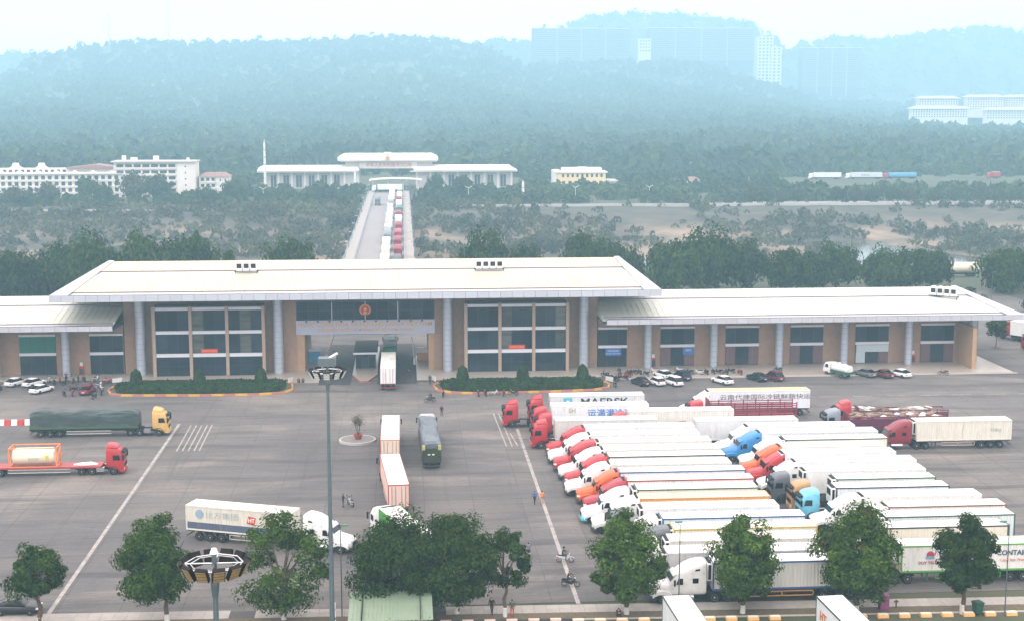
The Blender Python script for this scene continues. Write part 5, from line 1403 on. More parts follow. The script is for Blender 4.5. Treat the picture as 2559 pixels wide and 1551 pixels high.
car('dark green sedan beside the maroon car', 60.8,234.4, rad(116), (0.012,0.022,0.02), 'sedan', CG)
car('maroon car beside the dark green sedan', 63.7,234.6, rad(112), CMR, 'suv', CG)
car('grey sedan next to the small tanker', 80.7,236.6, rad(116), CGY, 'sedan', CG)
car('maroon sedan between the grey and the white sedan', 83.5,235.6, rad(118), CMR, 'sedan', CG)
car('white sedan last in the row on the right', 86.6,235.8, rad(118), CWH, 'sedan', CG)
car('black sedan by the pavement at the lower left corner', -36.9,130.2, rad(-2), CBK, 'sedan')

# small tanker lorry by the wing
t = thing('tanker_lorry', 'small white and green tanker lorry beside the grey sedan', 'truck', (74.6,239.4,0), rad(118))
MB().loft([super_ring(x, w, 0.45, zt, 6, 20, 0.94) for x, w, zt in ((0.0,0.92,1.3),(-0.1,0.98,1.7),(-0.45,1.0,2.3),(-1.6,1.0,2.4),(-1.7,0.97,2.3))]).build('cab', M['paint'], t, True, CWH)
MB().poly([(-0.10,-0.85,1.55),(-0.10,0.85,1.55),(-0.42,0.8,2.2),(-0.42,-0.8,2.2)]).build('windscreen', M['glass_dark'], t)
for s in (-1,1): MB().poly([(-0.6,s*1.005,1.45),(-1.35,s*1.005,1.45),(-1.35,s*0.98,2.05),(-0.7,s*0.98,2.05)][::-s]).build('door_window', M['glass_dark'], t)
MB().loft([[(x, q*1.0*math.cos(2*PI*k/20), 1.55+q*0.75*math.sin(2*PI*k/20)) for k in range(20)] for x, q in ((-1.95,0.8),(-2.1,1),(-5.4,1),(-5.6,0.8))]).build('tank', M['paint_clean'], t, True, (0.72,0.74,0.72))
MB().box(-1.95,-5.7,-1.03,1.03,0.75,1.25).build('skirt', M['paint'], t, color=(0.02,0.10,0.06))
MB().cyl((-3.0,0,2.25),(-3.0,0,2.5),0.35,n=12).cyl((-4.4,0,2.25),(-4.4,0,2.45),0.3,n=12).build('manhole', M['plate'], t)
MB().box(-5.7,-5.74,-0.5,0.5,1.2,1.7).build('notice', M['plate'], t)
wheels(t, [(-0.9,s*0.85) for s in (-1,1)] + [(-4.4,s*0.85) for s in (-1,1)], 0.4, 0.24)

# ------------------------------------------------------------------ motorcycles: +X forward, origin under the middle
def moto_meshes():
    wh = MB(); n = 16
    ring = lambda y, q: [(q*math.cos(2*PI*k/n), y, q*math.sin(2*PI*k/n)) for k in range(n)]
    wh.loft([ring(-0.045,0.25), ring(-0.045,0.30), ring(0.045,0.30), ring(0.045,0.25), ring(-0.045,0.25)], cap=False)
    for k in range(6):
        a = k*PI/3; wh.cyl((0,0,0),(0.26*math.cos(a),0,0.26*math.sin(a)),0.014,n=4,mi=1)
    wh.cyl((0,-0.07,0),(0,0.07,0),0.05,n=8,mi=1)
    body = MB().loft([super_ring(x, w, zb, zt, 3, 12) for x, w, zb, zt in ((0.42,0.06,0.55,0.85),(0.36,0.14,0.40,0.90),(0.18,0.12,0.28,0.62),(-0.1,0.13,0.26,0.62),(-0.35,0.15,0.42,0.74),(-0.75,0.13,0.55,0.78),(-0.90,0.06,0.64,0.76))])
    body.cyl((0.40,0.06,0.85),(0.66,0.06,0.30),0.03,n=6).cyl((0.40,-0.06,0.85),(0.66,-0.06,0.30),0.03,n=6)
    body.loft([[(0.66+0.34*math.cos(a), y, 0.30+0.34*math.sin(a)) for y in (-0.07,0.07)] + [(0.66+0.32*math.cos(a), y, 0.30+0.32*math.sin(a)) for y in (0.07,-0.07)] for a in [rad(q) for q in (20,55,90,125,160)]])
    body.cyl((-0.1,0.14,0.35),(-0.95,0.18,0.38),0.05,n=8)
    seat = MB().loft([super_ring(x, w, zb, zt, 3, 12) for x, w, zb, zt in ((0.02,0.08,0.66,0.74),(-0.12,0.14,0.70,0.80),(-0.5,0.15,0.72,0.82),(-0.82,0.11,0.74,0.84))])
    bars = MB().cyl((0.36,-0.34,1.02),(0.36,0.34,1.02),0.022,n=6).cyl((0.40,0,0.80),(0.36,0,1.02),0.05,n=6)
    for s in (-1,1): bars.cyl((0.36,s*0.28,1.02),(0.38,s*0.32,1.18),0.012,n=4).box(0.36,0.39,s*0.26,s*0.38,1.16,1.25)
    lamp = MB().loft([super_ring(x, w, zb, zt, 3, 10) for x, w, zb, zt in ((0.40,0.10,0.84,1.02),(0.50,0.08,0.86,0.98))])
    return dict(wheel=wh.mesh('wheel', [M['tyre'], M['rim']]), body=body.mesh('body', M['paint_clean'], True), seat=seat.mesh('seat', M['black'], True), bars=bars.mesh('handlebar', M['chassis']), lamp=lamp.mesh('headlight', M['lamp']))
def moto(label, x, y, rz, color, z=0.0, group=None, lean=0.0):
    c = cached('moto', moto_meshes)
    t = thing('motorcycle', label, 'motorcycle', (x,y,z), rz, group)
    t.rotation_euler = (lean, 0, rz)
    for wx in (0.66, -0.62): obj('wheel', c['wheel'], t, (wx,0,0.30))
    obj('body', c['body'], t, color=color); obj('seat', c['seat'], t); obj('handlebar', c['bars'], t); obj('headlight', c['lamp'], t)
    return t
RB = random.Random(5)
BC = [(0.02,0.02,0.025),(0.03,0.03,0.035),(0.025,0.03,0.06),(0.30,0.02,0.02),(0.55,0.55,0.55),(0.02,0.02,0.02),(0.05,0.05,0.06),(0.02,0.025,0.03)]
BN = ['black','dark grey','navy blue','red','white','glossy black','charcoal','dark']
GL, GR = 'motorcycles parked on the left before the wing', 'motorcycles parked in a row along the wing terrace'
bl = [(-61.1,241.9),(-59.8,240.0),(-59.3,241.9),(-58.0,239.4),(-56.8,241.1),(-56.3,242.4),(-55.4,242.5),(-53.3,242.6),(-56.0,235.2),(-54.9,234.0),(-54.6,230.2),(-55.9,230.4),(-53.1,237.9),(-51.1,239.4),(-50.3,240.4),(-51.6,237.2),(-50.7,234.6),(-50.5,227.9),(-49.9,230.6),(-62.6,235.3)]
where = ['nearest the white sedans','second from the white sedans','behind its neighbours near the terrace','before the column','beside the column','by the terrace edge near the column','by the terrace edge','alone close to the terrace','left of the dark red sedan','beside the dark red sedan','in front of the dark red sedan','alone in front of the cluster','right of the column','between terrace and hedge bed','closest to the terrace step','behind the dark red sedan','between dark red sedan and hedge bed','closest to the camera in the left cluster','touching the corner of the hedge bed','behind the front white sedan']
for k, (x, y) in enumerate(bl):
    q = RB.randrange(len(BC)) if k not in (7,16) else 4
    if k == 8: q = 3
    moto('%s motorcycle %s' % (BN[q], where[k]), x, y, rad(RB.uniform(60,125)), BC[q], 0, GL, RB.uniform(-0.12,0.12))
br = [(34.9,238.7),(35.5,237.4),(35.8,235.4),(35.3,230.4),(36.6,236.4),(37.9,242.0),(37.4,238.2),(38.1,236.6),(38.7,238.2),(39.2,239.7),(40.1,240.7),(41.2,240.4),(42.2,239.0),(44.0,241.6),(48.6,242.1),(50.0,239.9),(51.6,239.6),(53.0,239.5),(54.3,239.9),(55.2,239.8),(56.4,239.3),(57.6,240.5),(58.9,239.1),(66.2,240.9)]
w2 = ['first at the hedge end of the row','second from the hedge bed','nearest the black sedan in the cluster','alone by the hedge corner','in front of the cluster','on the terrace behind the cluster','in the middle of the cluster','front right in the cluster','beside the red one in the cluster','right end of the cluster','first after the cluster','second after the cluster','blue-sheeted before the first column','beside the first column','behind the dark blue car','right of the dark blue car','next, second right of the dark blue car','third right of the dark blue car','beside the second column','right of the second column','above the lone white sedan','upright above the lone white sedan','farthest right of the middle group','behind the maroon car']
for k, (x, y) in enumerate(br):
    q = RB.randrange(len(BC)) if k not in (8,12) else (3,2)[k == 12]
    moto('%s motorcycle %s' % (BN[q], w2[k]), x, y, rad(RB.uniform(95,150)), BC[q], TZ if y > 237.7 else 0.0, GR, RB.uniform(-0.12,0.12))
for k, (x, y, c, n, w3) in enumerate(((6.2,225.2,0,'black','nearest the gate before the right hedge bed'),(11.9,225.0,6,'charcoal','second before the right hedge bed'),(13.1,225.3,2,'navy blue','beside the white one at the right hedge bed'),(14.6,225.5,4,'white','bright, before the right hedge bed'),(16.1,224.8,7,'dark','right of the white one at the hedge bed'),(17.7,225.4,1,'dark grey','last before the lone red tractor'))):
    moto('%s motorcycle %s' % (n, w3), x, y, rad((80,95,100,25,85,150)[k]), BC[c], 0, 'motorcycles standing before the right hedge bed')
moto('brown motorcycle alone at the right end of the terrace step', 94.8,236.6, rad(165), (0.10,0.03,0.03))
moto('grey motorcycle beside the man in black in the open yard', -6.7,163.5, rad(115), (0.35,0.36,0.38))

# ------------------------------------------------------------------ people
def body_mesh(pose, key):
    """one skinned surface from a joint skeleton; slots: skin, hair, top, trousers, shoes"""
    J = pose
    names = list(J)
    edges = [('pelvis','belly'),('belly','chest'),('chest','neck'),('neck','head'),('head','crown')]
    for s in 'LR':
        edges += [('pelvis','hip'+s),('hip'+s,'knee'+s),('knee'+s,'ankle'+s),('ankle'+s,'toe'+s),('chest','shoulder'+s),('shoulder'+s,'elbow'+s),('elbow'+s,'wrist'+s),('wrist'+s,'palm'+s)]
    R = dict(pelvis=0.15, belly=0.135, chest=0.155, neck=0.06, head=0.095, crown=0.085, hip=0.105, knee=0.065, ankle=0.045, toe=0.04, shoulder=0.075, elbow=0.05, wrist=0.034, palm=0.036)
    V, rr, idx = [], [], {}
    for n in names:
        idx[n] = len(V); V.append(J[n]); b = n.rstrip('LR'); rr.append(R[b])
    E = [(idx[a], idx[b]) for a, b in edges]
    # five fingers from each palm: short bent chains, the thumb from the side
    for s, sg in (('L',1),('R',-1)):
        p = Vector(J['palm'+s]); w = Vector(J['wrist'+s]); d = (p-w).normalized()
        side = d.cross(Vector((0,1,0.2))).normalized()
        for q, (off, ln) in enumerate(((-0.035,0.055),(-0.012,0.072),(0.012,0.07),(0.034,0.055))):
            a = p + side*off + d*0.02; b = a + d*ln*0.6 + Vector((0,0,-0.008)); c = b + (d*0.6+Vector((0,-sg*0.2,-0.4))).normalized()*ln*0.5
            i = len(V); V += [tuple(a),tuple(b),tuple(c)]; rr += [0.010,0.009,0.008]; E += [(idx['palm'+s],i),(i,i+1),(i+1,i+2)]
        a = w + d*0.03 + side*0.045; b = a + (d+side*0.6).normalized()*0.04
        i = len(V); V += [tuple(a),tuple(b)]; rr += [0.011,0.009]; E += [(idx['palm'+s],i),(i,i+1)]
    me = bpy.data.meshes.new('body'); me.from_pydata([tuple(v) for v in V], E, [])
    o = bpy.data.objects.new('body', me); COL.objects.link(o)
    md = o.modifiers.new('skin', 'SKIN'); md.use_smooth_shade = True
    sv = me.skin_vertices[0].data
    for k in range(len(V)):
        sv[k].radius = (rr[k], rr[k]); sv[k].use_root = (k == idx['pelvis'])
    for n in ('pelvis','belly','chest'):
        sv[idx[n]].radius = (R[n]*1.15, R[n]*0.8)
    sb = o.modifiers.new('sub', 'SUBSURF'); sb.levels = 1; sb.render_levels = 1
    dg = bpy.context.evaluated_depsgraph_get()
    out = bpy.data.meshes.new_from_object(o.evaluated_get(dg))
    bpy.data.objects.remove(o); out.name = 'body'
    out.materials.clear()
    # colour each face by the nearest bone
    segs = []
    reg = {}
    for a, b in edges:
        k = b if b[-1] not in 'LR' else b[:-1]
        slot = {'belly':2,'chest':2,'neck':0,'head':0,'crown':1,'hip':3,'knee':3,'ankle':3,'toe':4,'shoulder':2,'elbow':2,'wrist':2,'palm':0}[k]
        segs.append((np.array(J[a]), np.array(J[b]), slot))
    C = np.array([p.center[:] for p in out.polygons])
    best = np.full(len(C), 1e9); sl = np.zeros(len(C), np.int32)
    for a, b, slot in segs:
        t = np.clip(((C-a)@(b-a))/max(1e-9,(b-a)@(b-a)), 0, 1)
        d = np.linalg.norm(C-(a+t[:,None]*(b-a)), axis=1)
        if slot == 0 and False: d -= 0
        i = d < best; best[i] = d[i]; sl[i] = slot
    # hair: back and top of the head
    hd = np.array(J['head']); cr = np.array(J['crown'])
    near = np.linalg.norm(C-(hd+cr)/2, axis=1) < 0.19
    sl[near & ((C[:,2] > hd[2]+0.05) | (C[:,0] < hd[0]-0.03))] = 1
    out.polygons.foreach_set('material_index', sl)
    return out

def stand_pose(stride=0.0, lean=0.0, arms='down', hgt=1.0):
    P = dict(pelvis=(0,0,0.95), belly=(0.01,0,1.10), chest=(0.02+lean*0.3,0,1.34), neck=(0.02+lean*0.4,0,1.50), head=(0.045+lean*0.5,0,1.60), crown=(0.03+lean*0.5,0,1.71))
    for s, g in (('L',1),('R',-1)):
        st = stride*g
        P['hip'+s] = (0,g*0.10,0.90); P['knee'+s] = (0.04+st*0.5,g*0.11,0.50); P['ankle'+s] = (st*0.95-0.02,g*0.11,0.08); P['toe'+s] = (st*0.95+0.16,g*0.13,0.04)
        P['shoulder'+s] = (0.02+lean*0.3,g*0.19,1.42)
        if arms == 'down': P['elbow'+s] = (-0.02-st*0.4,g*0.26,1.14); P['wrist'+s] = (0.06-st*0.5,g*0.26,0.90); P['palm'+s] = (0.08-st*0.5,g*0.26,0.82)
        elif arms == 'front': P['elbow'+s] = (0.08,g*0.27,1.16); P['wrist'+s] = (0.30,g*0.12,1.20); P['palm'+s] = (0.37,g*0.07,1.24)
    return P
def ride_pose():
    P = dict(pelvis=(-0.30,0,0.90), belly=(-0.27,0,1.06), chest=(-0.18,0,1.30), neck=(-0.14,0,1.46), head=(-0.10,0,1.56), crown=(-0.11,0,1.68))
    for s, g in (('L',1),('R',-1)):
        P['hip'+s] = (-0.26,g*0.11,0.87); P['knee'+s] = (0.16,g*0.22,0.78); P['ankle'+s] = (0.02,g*0.22,0.34); P['toe'+s] = (0.19,g*0.24,0.29)
        P['shoulder'+s] = (-0.17,g*0.19,1.38); P['elbow'+s] = (0.06,g*0.30,1.17); P['wrist'+s] = (0.29,g*0.28,1.07); P['palm'+s] = (0.36,g*0.27,1.05)
    return P
def sit_pose():
    P = dict(pelvis=(0,0,0.20), belly=(0.03,0,0.36), chest=(0.12,0,0.58), neck=(0.17,0,0.73), head=(0.22,0,0.82), crown=(0.21,0,0.94))
    for s, g in (('L',1),('R',-1)):
        P['hip'+s] = (0.03,g*0.10,0.18); P['knee'+s] = (0.40,g*0.15,0.44); P['ankle'+s] = (0.40,g*0.13,0.06); P['toe'+s] = (0.55,g*0.14,0.04)
        P['shoulder'+s] = (0.12,g*0.19,0.66); P['elbow'+s] = (0.30,g*0.24,0.46); P['wrist'+s] = (0.44,g*0.10,0.50); P['palm'+s] = (0.49,g*0.05,0.52)
    return P
POSES = {'stand': lambda: stand_pose(), 'walk': lambda: stand_pose(0.26, 0.05), 'hold': lambda: stand_pose(0.05, 0.06, 'front'), 'ride': ride_pose, 'sit': sit_pose}
def person(label, x, y, rz, pose, top, legs, z=0.0, helmet=None, vest=None, hgt=1.0, group=None):
    me0 = cached(('pose', pose), lambda: body_mesh(POSES[pose](), pose))
    t = thing('person', label, 'person', (x,y,z), rz, group)
    b = obj('body', me0, t)
    me = b.data
    if not len(me.materials):
        for m in (M['skin'], M['hair'], M['cloth'], M['cloth'], M['black']): me.materials.append(m)
    def cl(c): return cached(('cl', c), lambda: mat('cloth_%d' % len(CACHE), c, rough=0.85, var=0.15, vscale=8))
    for k, m in ((2, cl(top)), (3, cl(legs))):
        b.material_slots[k].link = 'OBJECT'; b.material_slots[k].material = m
    J = POSES[pose](); h = Vector(J['head']); c = Vector(J['crown'])
    hd = (h+c)/2
    f = MB()
    f.loft([[(hd.x+0.075+q, hd.y+0.016*k, hd.z+zz) for k, zz in ((-1,-0.01),(1,-0.01),(1,0.02),(-1,0.02))] for q in (0.0,0.035)])
    for s in (-1,1): f.box(hd.x+0.07,hd.x+0.083,s*0.045,s*0.022,hd.z+0.018,hd.z+0.032,1).box(hd.x-0.02,hd.x+0.01,s*0.088,s*0.105,hd.z-0.02,hd.z+0.03)
    f.box(hd.x+0.066,hd.x+0.078,-0.025,0.025,hd.z-0.05,hd.z-0.04,2)
    obj('face', cached(('face', pose), lambda: f.mesh('face', [M['skin'], M['hair'], M['red']])), t)
    if helmet:
        n = 14
        MB().loft([[(hd.x-0.01+q*0.135*math.cos(2*PI*k/n), q*0.125*math.sin(2*PI*k/n), hd.z+zz) for k in range(n)] for zz, q in ((-0.02,1.0),(0.06,1.0),(0.12,0.75),(0.155,0.3))]).build('helmet', M['paint_clean'], t, True, helmet)
    return t
BK = (0.02,0.02,0.024)
person('person in black standing near the right gate walkway', 0.7,240.6, rad(80), 'walk', BK, BK)
person('guard in dark uniform standing at the end of the right hedge bed', 4.2,235.2, rad(250), 'stand', (0.03,0.04,0.05), BK)
person('first of two people in black sitting on the left terrace corner', -18.3,238.3, rad(-80), 'sit', BK, BK, 0.0)
person('second of two people in black sitting on the left terrace corner', -17.5,238.3, rad(-95), 'sit', (0.03,0.025,0.03), BK, 0.0)
person('person in dark clothes standing alone right of the tarpaulin lorry', 5.5,210.9, rad(70), 'stand', BK, (0.025,0.025,0.03))
person('man in black beside the grey motorcycle in the open yard', -7.6,162.9, rad(20), 'hold', BK, BK)
person('person in blue shirt and black shorts walking on the white line', 15.3,162.3, rad(60), 'walk', (0.06,0.12,0.30), BK)
person('person in orange vest walking on the white line', 16.2,162.3, rad(90), 'stand', (0.70,0.25,0.12), (0.35,0.18,0.12))
person('worker in orange vest beside the tree near the grey truck', 19.9,133.4, rad(120), 'hold', (0.60,0.16,0.05), (0.03,0.04,0.03))
person('person in dark blue crouching at the kerb by the tree trunk', 19.7,124.9, rad(-85), 'sit', (0.03,0.045,0.08), BK, 0.0)
person('man in black standing on the pavement by the thin tree', 7.9,126.4, rad(250), 'walk', (0.02,0.022,0.02), BK)
person('person in green top and red trousers behind the thin tree trunk', 9.75,125.6, rad(80), 'stand', (0.05,0.10,0.06), (0.40,0.05,0.05))
for lab, ml, x, y, rz, top, col, hl in (('rider in dark clothes on the white scooter crossing the line','white scooter ridden across the white line',16.5,140.8,rad(-8),(0.05,0.04,0.05),(0.62,0.64,0.66),(0.02,0.02,0.02)),
        ('rider in black on the black motorcycle nearest the road','black motorcycle ridden nearest the road',16.2,133.4,rad(-14),BK,(0.02,0.02,0.022),None),
        ('rider in grey on a pale motorcycle half hidden by the thin tree','pale motorcycle ridden half hidden by the thin tree',12.8,142.8,rad(95),(0.14,0.14,0.17),(0.5,0.5,0.5),None),
        ('person in black on the motorcycle standing at the hedge bed end','black motorcycle with a rider between gate and tarpaulin lorry',3.9,221.0,rad(185),BK,(0.06,0.05,0.06),None),
        ('person in dark red on a motorcycle by the left column','motorcycle with a rider by the left column',-58.4,242.7,rad(100),(0.10,0.03,0.04),(0.03,0.03,0.035),None)):
    moto(ml, x, y, rz, col); person(lab, x, y, rz, 'ride', top, (0.05,0.05,0.06), 0.0, hl)

# ------------------------------------------------------------------ bridge across the river
bridge = thing('road_bridge', 'long concrete road bridge crossing the river with a queue of trucks', 'bridge')
MB().box(-18.4, 3.6, 290, 768, -1.6, -0.35).build('deck', M['bridge'], bridge)
MB().box(-14.9, 0.0, 288, 770, -0.35, 0.0).build('carriageway', M['bridge_road'], bridge)
for x0, x1 in ((-18.3,-15.2),(0.3,3.5)): MB().box(x0, x1, 290, 768, -0.35, 0.22).build('footway', M['pave'], bridge)
for x in (-15.05, 0.15): MB().box(x-0.15, x+0.15, 290, 768, -0.3, 0.45).build('kerb', M['bridge'], bridge)
for x, h in ((-18.2,1.2),(3.4,1.2),(-15.05,1.25),(0.15,1.25)):
    m = MB()
    m.box(x-0.06,x+0.06,290,768,h-0.08,h+0.02).box(x-0.03,x+0.03,290,768,0.75,0.81)
    for k in range(160): m.box(x-0.05,x+0.05,290+k*3.0,290.12+k*3.0,0.2,h)
    m.build('railing', M['rail_blue'], bridge)
for y in range(420, 640, 36):
    m = MB()
    for x in (-15.5, 0.7): m.cyl((x,y,-13),(x,y,-2.6),1.0,n=12)
    m.box(-17.5,2.7,y-1.2,y+1.2,-2.7,-1.6).build('pier', M['bridge'], bridge)
lamp_me = MB().cyl((0,0,0),(0,0,7.5),0.10,0.06,n=6).cyl((0,0,7.4),(1.5,0,7.9),0.05,n=5).box(1.2,2.0,-0.12,0.12,7.82,7.94,1).mesh('lamp_post', [M['steel'], M['plate']])
for k in range(12):
    y = 400 + k*30
    for s, x in ((1,-18.0),(-1,3.2)):
        t = thing('bridge_lamp', 'slender lamp post, %s from the near end on the %s bridge railing' % (NTH[k], 'left' if s > 0 else 'right'), 'lamp post', (x,y,0.22), 0 if s > 0 else PI, 'lamp posts on the bridge')
        obj('post', cached('blp', lambda: MB().cyl((0,0,0),(0,0,7.5),0.10,0.06,n=6).cyl((0,0,7.4),(1.5,0,7.9),0.05,n=5).mesh('post', M['steel'])), t)
        obj('lamp_head', cached('blh', lambda: MB().box(1.2,2.0,-0.12,0.12,7.82,7.94).mesh('lamp_head', M['plate'])), t)

def small_truck(label, x, y, rz, cab, side, roof, L=13.0, z=0.0, group=None, tarp=False):
    t = thing('queued_truck', label, 'truck', (x,y,z), rz, group)
    obj('cab', cached('cabover', cabover_meshes)['cab'], t, color=cab)
    obj('windscreen', cached('cabover', cabover_meshes)['glass'], t)
    if tarp:
        obj('container', cached(('smt', L), lambda: MB().loft([super_ring(-3.0-q, 1.24*f, 1.2, 1.2+2.6*f, 5, 18) for q, f in ((0,0.9),(0.3,1),(L-0.3,1),(L,0.92))]).mesh('container', M['tarp'], True)), t, color=side)
    else:
        obj('container', cached(('smc', L), lambda: MB().box(-3.0,-3.0-L,-1.24,1.24,1.25,3.95).mesh('container', M['box_side'])), t, color=side)
        obj('roof', cached(('smr', L), lambda: MB().box(-3.0,-3.0-L,-1.22,1.22,3.955,4.02).mesh('roof', M['box_roof'])), t, color=roof)
        for s in (-1,1): obj('door', cached(('smd', L, s), lambda: MB().box(-3.005-L,-3.05-L,s*0.04,s*1.16,1.35,3.85).mesh('door', M['box_side'])), t, color=side)
    obj('chassis', cached(('smch', L), lambda: MB().box(-0.6,-3.0-L,-0.5,0.5,0.7,1.2).box(-2.9-L,-3.05-L,-1.2,1.2,0.5,0.7).mesh('chassis', M['chassis'])), t)
    wheels(t, [(-1.35,s*1.0) for s in (-1,1)] + [(-4.6,s*0.96) for s in (-1,1)] + [(x_,s*0.98) for x_ in (0.4-L,-1.0-L) for s in (-1,1)], 0.52, 0.34, False)
    return t
QL, QR = 'trucks queuing in the left file on the bridge', 'trucks queuing in the right file on the bridge'
cols = [('white',W),('cream',CR),('white',W),('grey',(0.16,0.19,0.22)),('pale grey',(0.55,0.58,0.60)),('white',W),('off-white',OFF),('white',W),('cream',CR),('grey',(0.18,0.2,0.24)),('white',W),('off-white',OFF),('white',W),('cream',CR)]
order = ['nearest','second','third','fourth','fifth','sixth','seventh','eighth','ninth','tenth','eleventh','twelfth','thirteenth','last']
for k in range(14):
    n, c = cols[k]
    small_truck('%s box truck %s in the left file on the bridge' % (n, order[k]), -5.5+0.15*math.sin(k*3), 408+25.2*k, N90, W if k % 3 else CW['red'], c, c, 13, 0, QL, n == 'grey')
cols2 = [('dark',(0.06,0.07,0.09)),('dark red',CW['dred']),('dark red',CW['dred']),('dark red',(0.34,0.04,0.07)),('dark red',CW['dred']),('cream',CR),('dark red',CW['dred']),('green',(0.05,0.16,0.14)),('white',W),('dark red',CW['dred']),('white',W),('grey',(0.3,0.32,0.34))]
for k in range(12):
    n, c = cols2[k]
    small_truck('%s loaded truck %s in the right file on the bridge' % (n, order[k] if k < 11 else 'last'), -1.9+0.12*math.sin(k*2), 410+27.5*k, N90, CW['red'], c, c if n in ('white','cream') else (c[0]*1.2,c[1]*1.2,c[2]*1.2), 13, 0, QR, n in ('dark','dark red','green'))
small_truck('dark lorry driving alone in the empty lane of the bridge', -11.8,645,rad(-90),(0.12,0.14,0.17),(0.12,0.14,0.17),(0.2,0.22,0.25),8,0,None,True)
small_truck('white truck crossing in front of the far gate building', -16.5,742,rad(182),W,W,W,13,0)

# ------------------------------------------------------------------ far gate building across the river
fg = thing('far_gate_building', 'pale border gate building with raised central block across the river', 'gate building', (0,0,0))
def bays(parent, x0, x1, y, z0, z1, n, w, depth=0.25):
    for k in range(n):
        x = x0 + (x1-x0)*(k+0.5)/n
        f = MB().box(x-w/2, x+w/2, y-0.06, y+0.1, z0, z1).build('window', M['grey_wall'], parent)
        MB().box(x-w/2+0.3, x-0.12, y-0.1, y-0.055, z0+0.3, z1-0.3).build('pane', M['far_win'], f); MB().box(x+0.12, x+w/2-0.3, y-0.1, y-0.055, z0+0.3, z1-0.3).build('pane', M['far_win'], f)
for x0, x1 in ((-74,-24.5),(7.5,59)):
    MB().box(x0, x1, 765, 785, -1, 9.4).build('wing_wall', M['grey_wall'], fg)
    MB().loft([[(x0-4,761,9.4),(x1+(0 if x0 < 0 else 3),761,9.4),(x1+(0 if x0 < 0 else 3),789,9.4),(x0-(4 if x0 < 0 else 0),789,9.4)],[(x0-4 if x0 < 0 else x0-1,760.6,10.4),(x1+1,760.6,10.4) if x0 < 0 else (x1+3,760.6,10.4),(x1+3,789,10.4),(x0-4,789,10.4)],
               [(x0-3,762.5,12.2),(x1,762.5,12.2),(x1,787,12.2),(x0-3,787,12.2)]]).build('wing_roof', M['white_wall'], fg)
    bays(fg, x0+1, x1-1, 764.9, 1.0, 8.0, 7, 3.6)
    for k in range(8):
        x = x0 + (x1-x0)*k/7
        MB().box(x-0.5,x+0.5,764.0,764.95,-1,9.4).build('pilaster', M['white_wall'], fg)
for a, b in ((-31,-23.4),(7.6,16)): MB().box(a,b,764.2,784,-1,14.6).build('tower', M['grey_wall'], fg)
bm_ = MB().box(-31,16,764.5,784,11.2,14.8).build('gate_beam', M['white_wall'], fg)
lettering('中华人民共和国河口口岸', 2.3, bm_, (-7.6,764.4,13.0), (rad(90),0,0), M['red'], xs=0.98)
rb = MB().loft([[(-33,762.5,14.8),(18,762.5,14.8),(18,786,14.8),(-33,786,14.8)],[(-35,761,15.6),(19,761,15.6),(19,788,15.6),(-35,788,15.6)],[(-35,761,17.3),(19,761,17.3),(19,788,17.3),(-35,788,17.3)],[(-32,763,18.8),(16,763,18.8),(16,786,18.8),(-32,786,18.8)]]).build('roof', M['white_wall'], fg)
MB().cyl((-8.2,760.9,16.9),(-8.2,760.6,16.9),1.2,n=20).build('emblem', M['gold'], fg)
MB().box(-10,-6.4,762,766,18.8,20).build('parapet', M['white_wall'], rb)
# white canopy before it and the two tall totems
t = thing('toll_canopy', 'white curved canopy over the lanes at the far bridge end', 'canopy', (-4,752,0))
MB().loft([[(x,-4,5.2+1.2*(1-(x/16)**2)),(x,4,5.2+1.2*(1-(x/16)**2)),(x,4,5.8+1.2*(1-(x/16)**2)),(x,-4,5.8+1.2*(1-(x/16)**2))] for x in range(-14,15,4)]).build('roof', M['white_wall'], t)
for x in (-12,-4,4,12): MB().cyl((x,0,-0.2),(x,0,5.6),0.35,n=8).build('post', M['white_wall'], t)
for x, y, h, lab in ((-71.9,742,26,'tall white totem column left of the far gate building'),(-25,738,10.5,'shorter white column by the far bridge end'),(59,690,9,'small white obelisk on the far bank')):
    t = thing('totem_column', lab, 'column', (x,y,float(height(x,y))-0.1))
    m = MB(); n = max(3, int(h/3.5))
    for k in range(n): m.cyl((0,0,k*h/n),(0,0,(k+0.92)*h/n),0.75-0.25*k/n,n=8)
    m.build('shaft', M['white_wall'], t); MB().cyl((0,0,h*0.98),(0,0,h*1.06),0.4,0.1,n=8).build('finial', M['white_wall'], t)

# ------------------------------------------------------------------ houses across the river
def facade(parent, x0, x1, y, z0, storeys, hs, n, win=(0.6,0.55), m='far_win', skip=()):
    w = (x1-x0)/n
    me = cached(('fw', round(w,2), round(hs,2), win, m), lambda: MB().box(-w*win[0]/2, w*win[0]/2, -0.12, 0.05, 0, hs*win[1]).mesh('window', M[m]))
    for s in range(storeys):
        for k in range(n):
            if (s,k) in skip: continue
            o = obj('window', me, parent, (x0+(k+0.5)*w, y, z0+s*hs+hs*0.28))
def slabs_(parent, x0, x1, y, z0, storeys, hs, m='white_wall', d=0.9, h=0.9):
    for s in range(storeys): MB().box(x0, x1, y-d, y+0.02, z0+s*hs-0.1, z0+s*hs+h).build('balcony', M[m], parent)
b = thing('apartment_block', 'white six-storey apartment block with blank end wall across the river', 'building', (0,0,0))
MB().box(-145,-104.6,720,734,-3,17).build('wall', M['white_wall'], b)
MB().box(-113.6,-104.5,718.8,720,-3,17.2).build('stair_tower', M['white_wall'], b)
facade(b,-144,-114,720,-2,6,3.1,7,(0.78,0.5)); slabs_(b,-144.5,-114,720,-2,6,3.1)
facade(b,-110.2,-108.4,718.8,-2,6,3.1,1,(0.35,0.25))
MB().box(-146,-104,717.8,735,16.9,17.5).build('roof', M['grey_wall'], b)
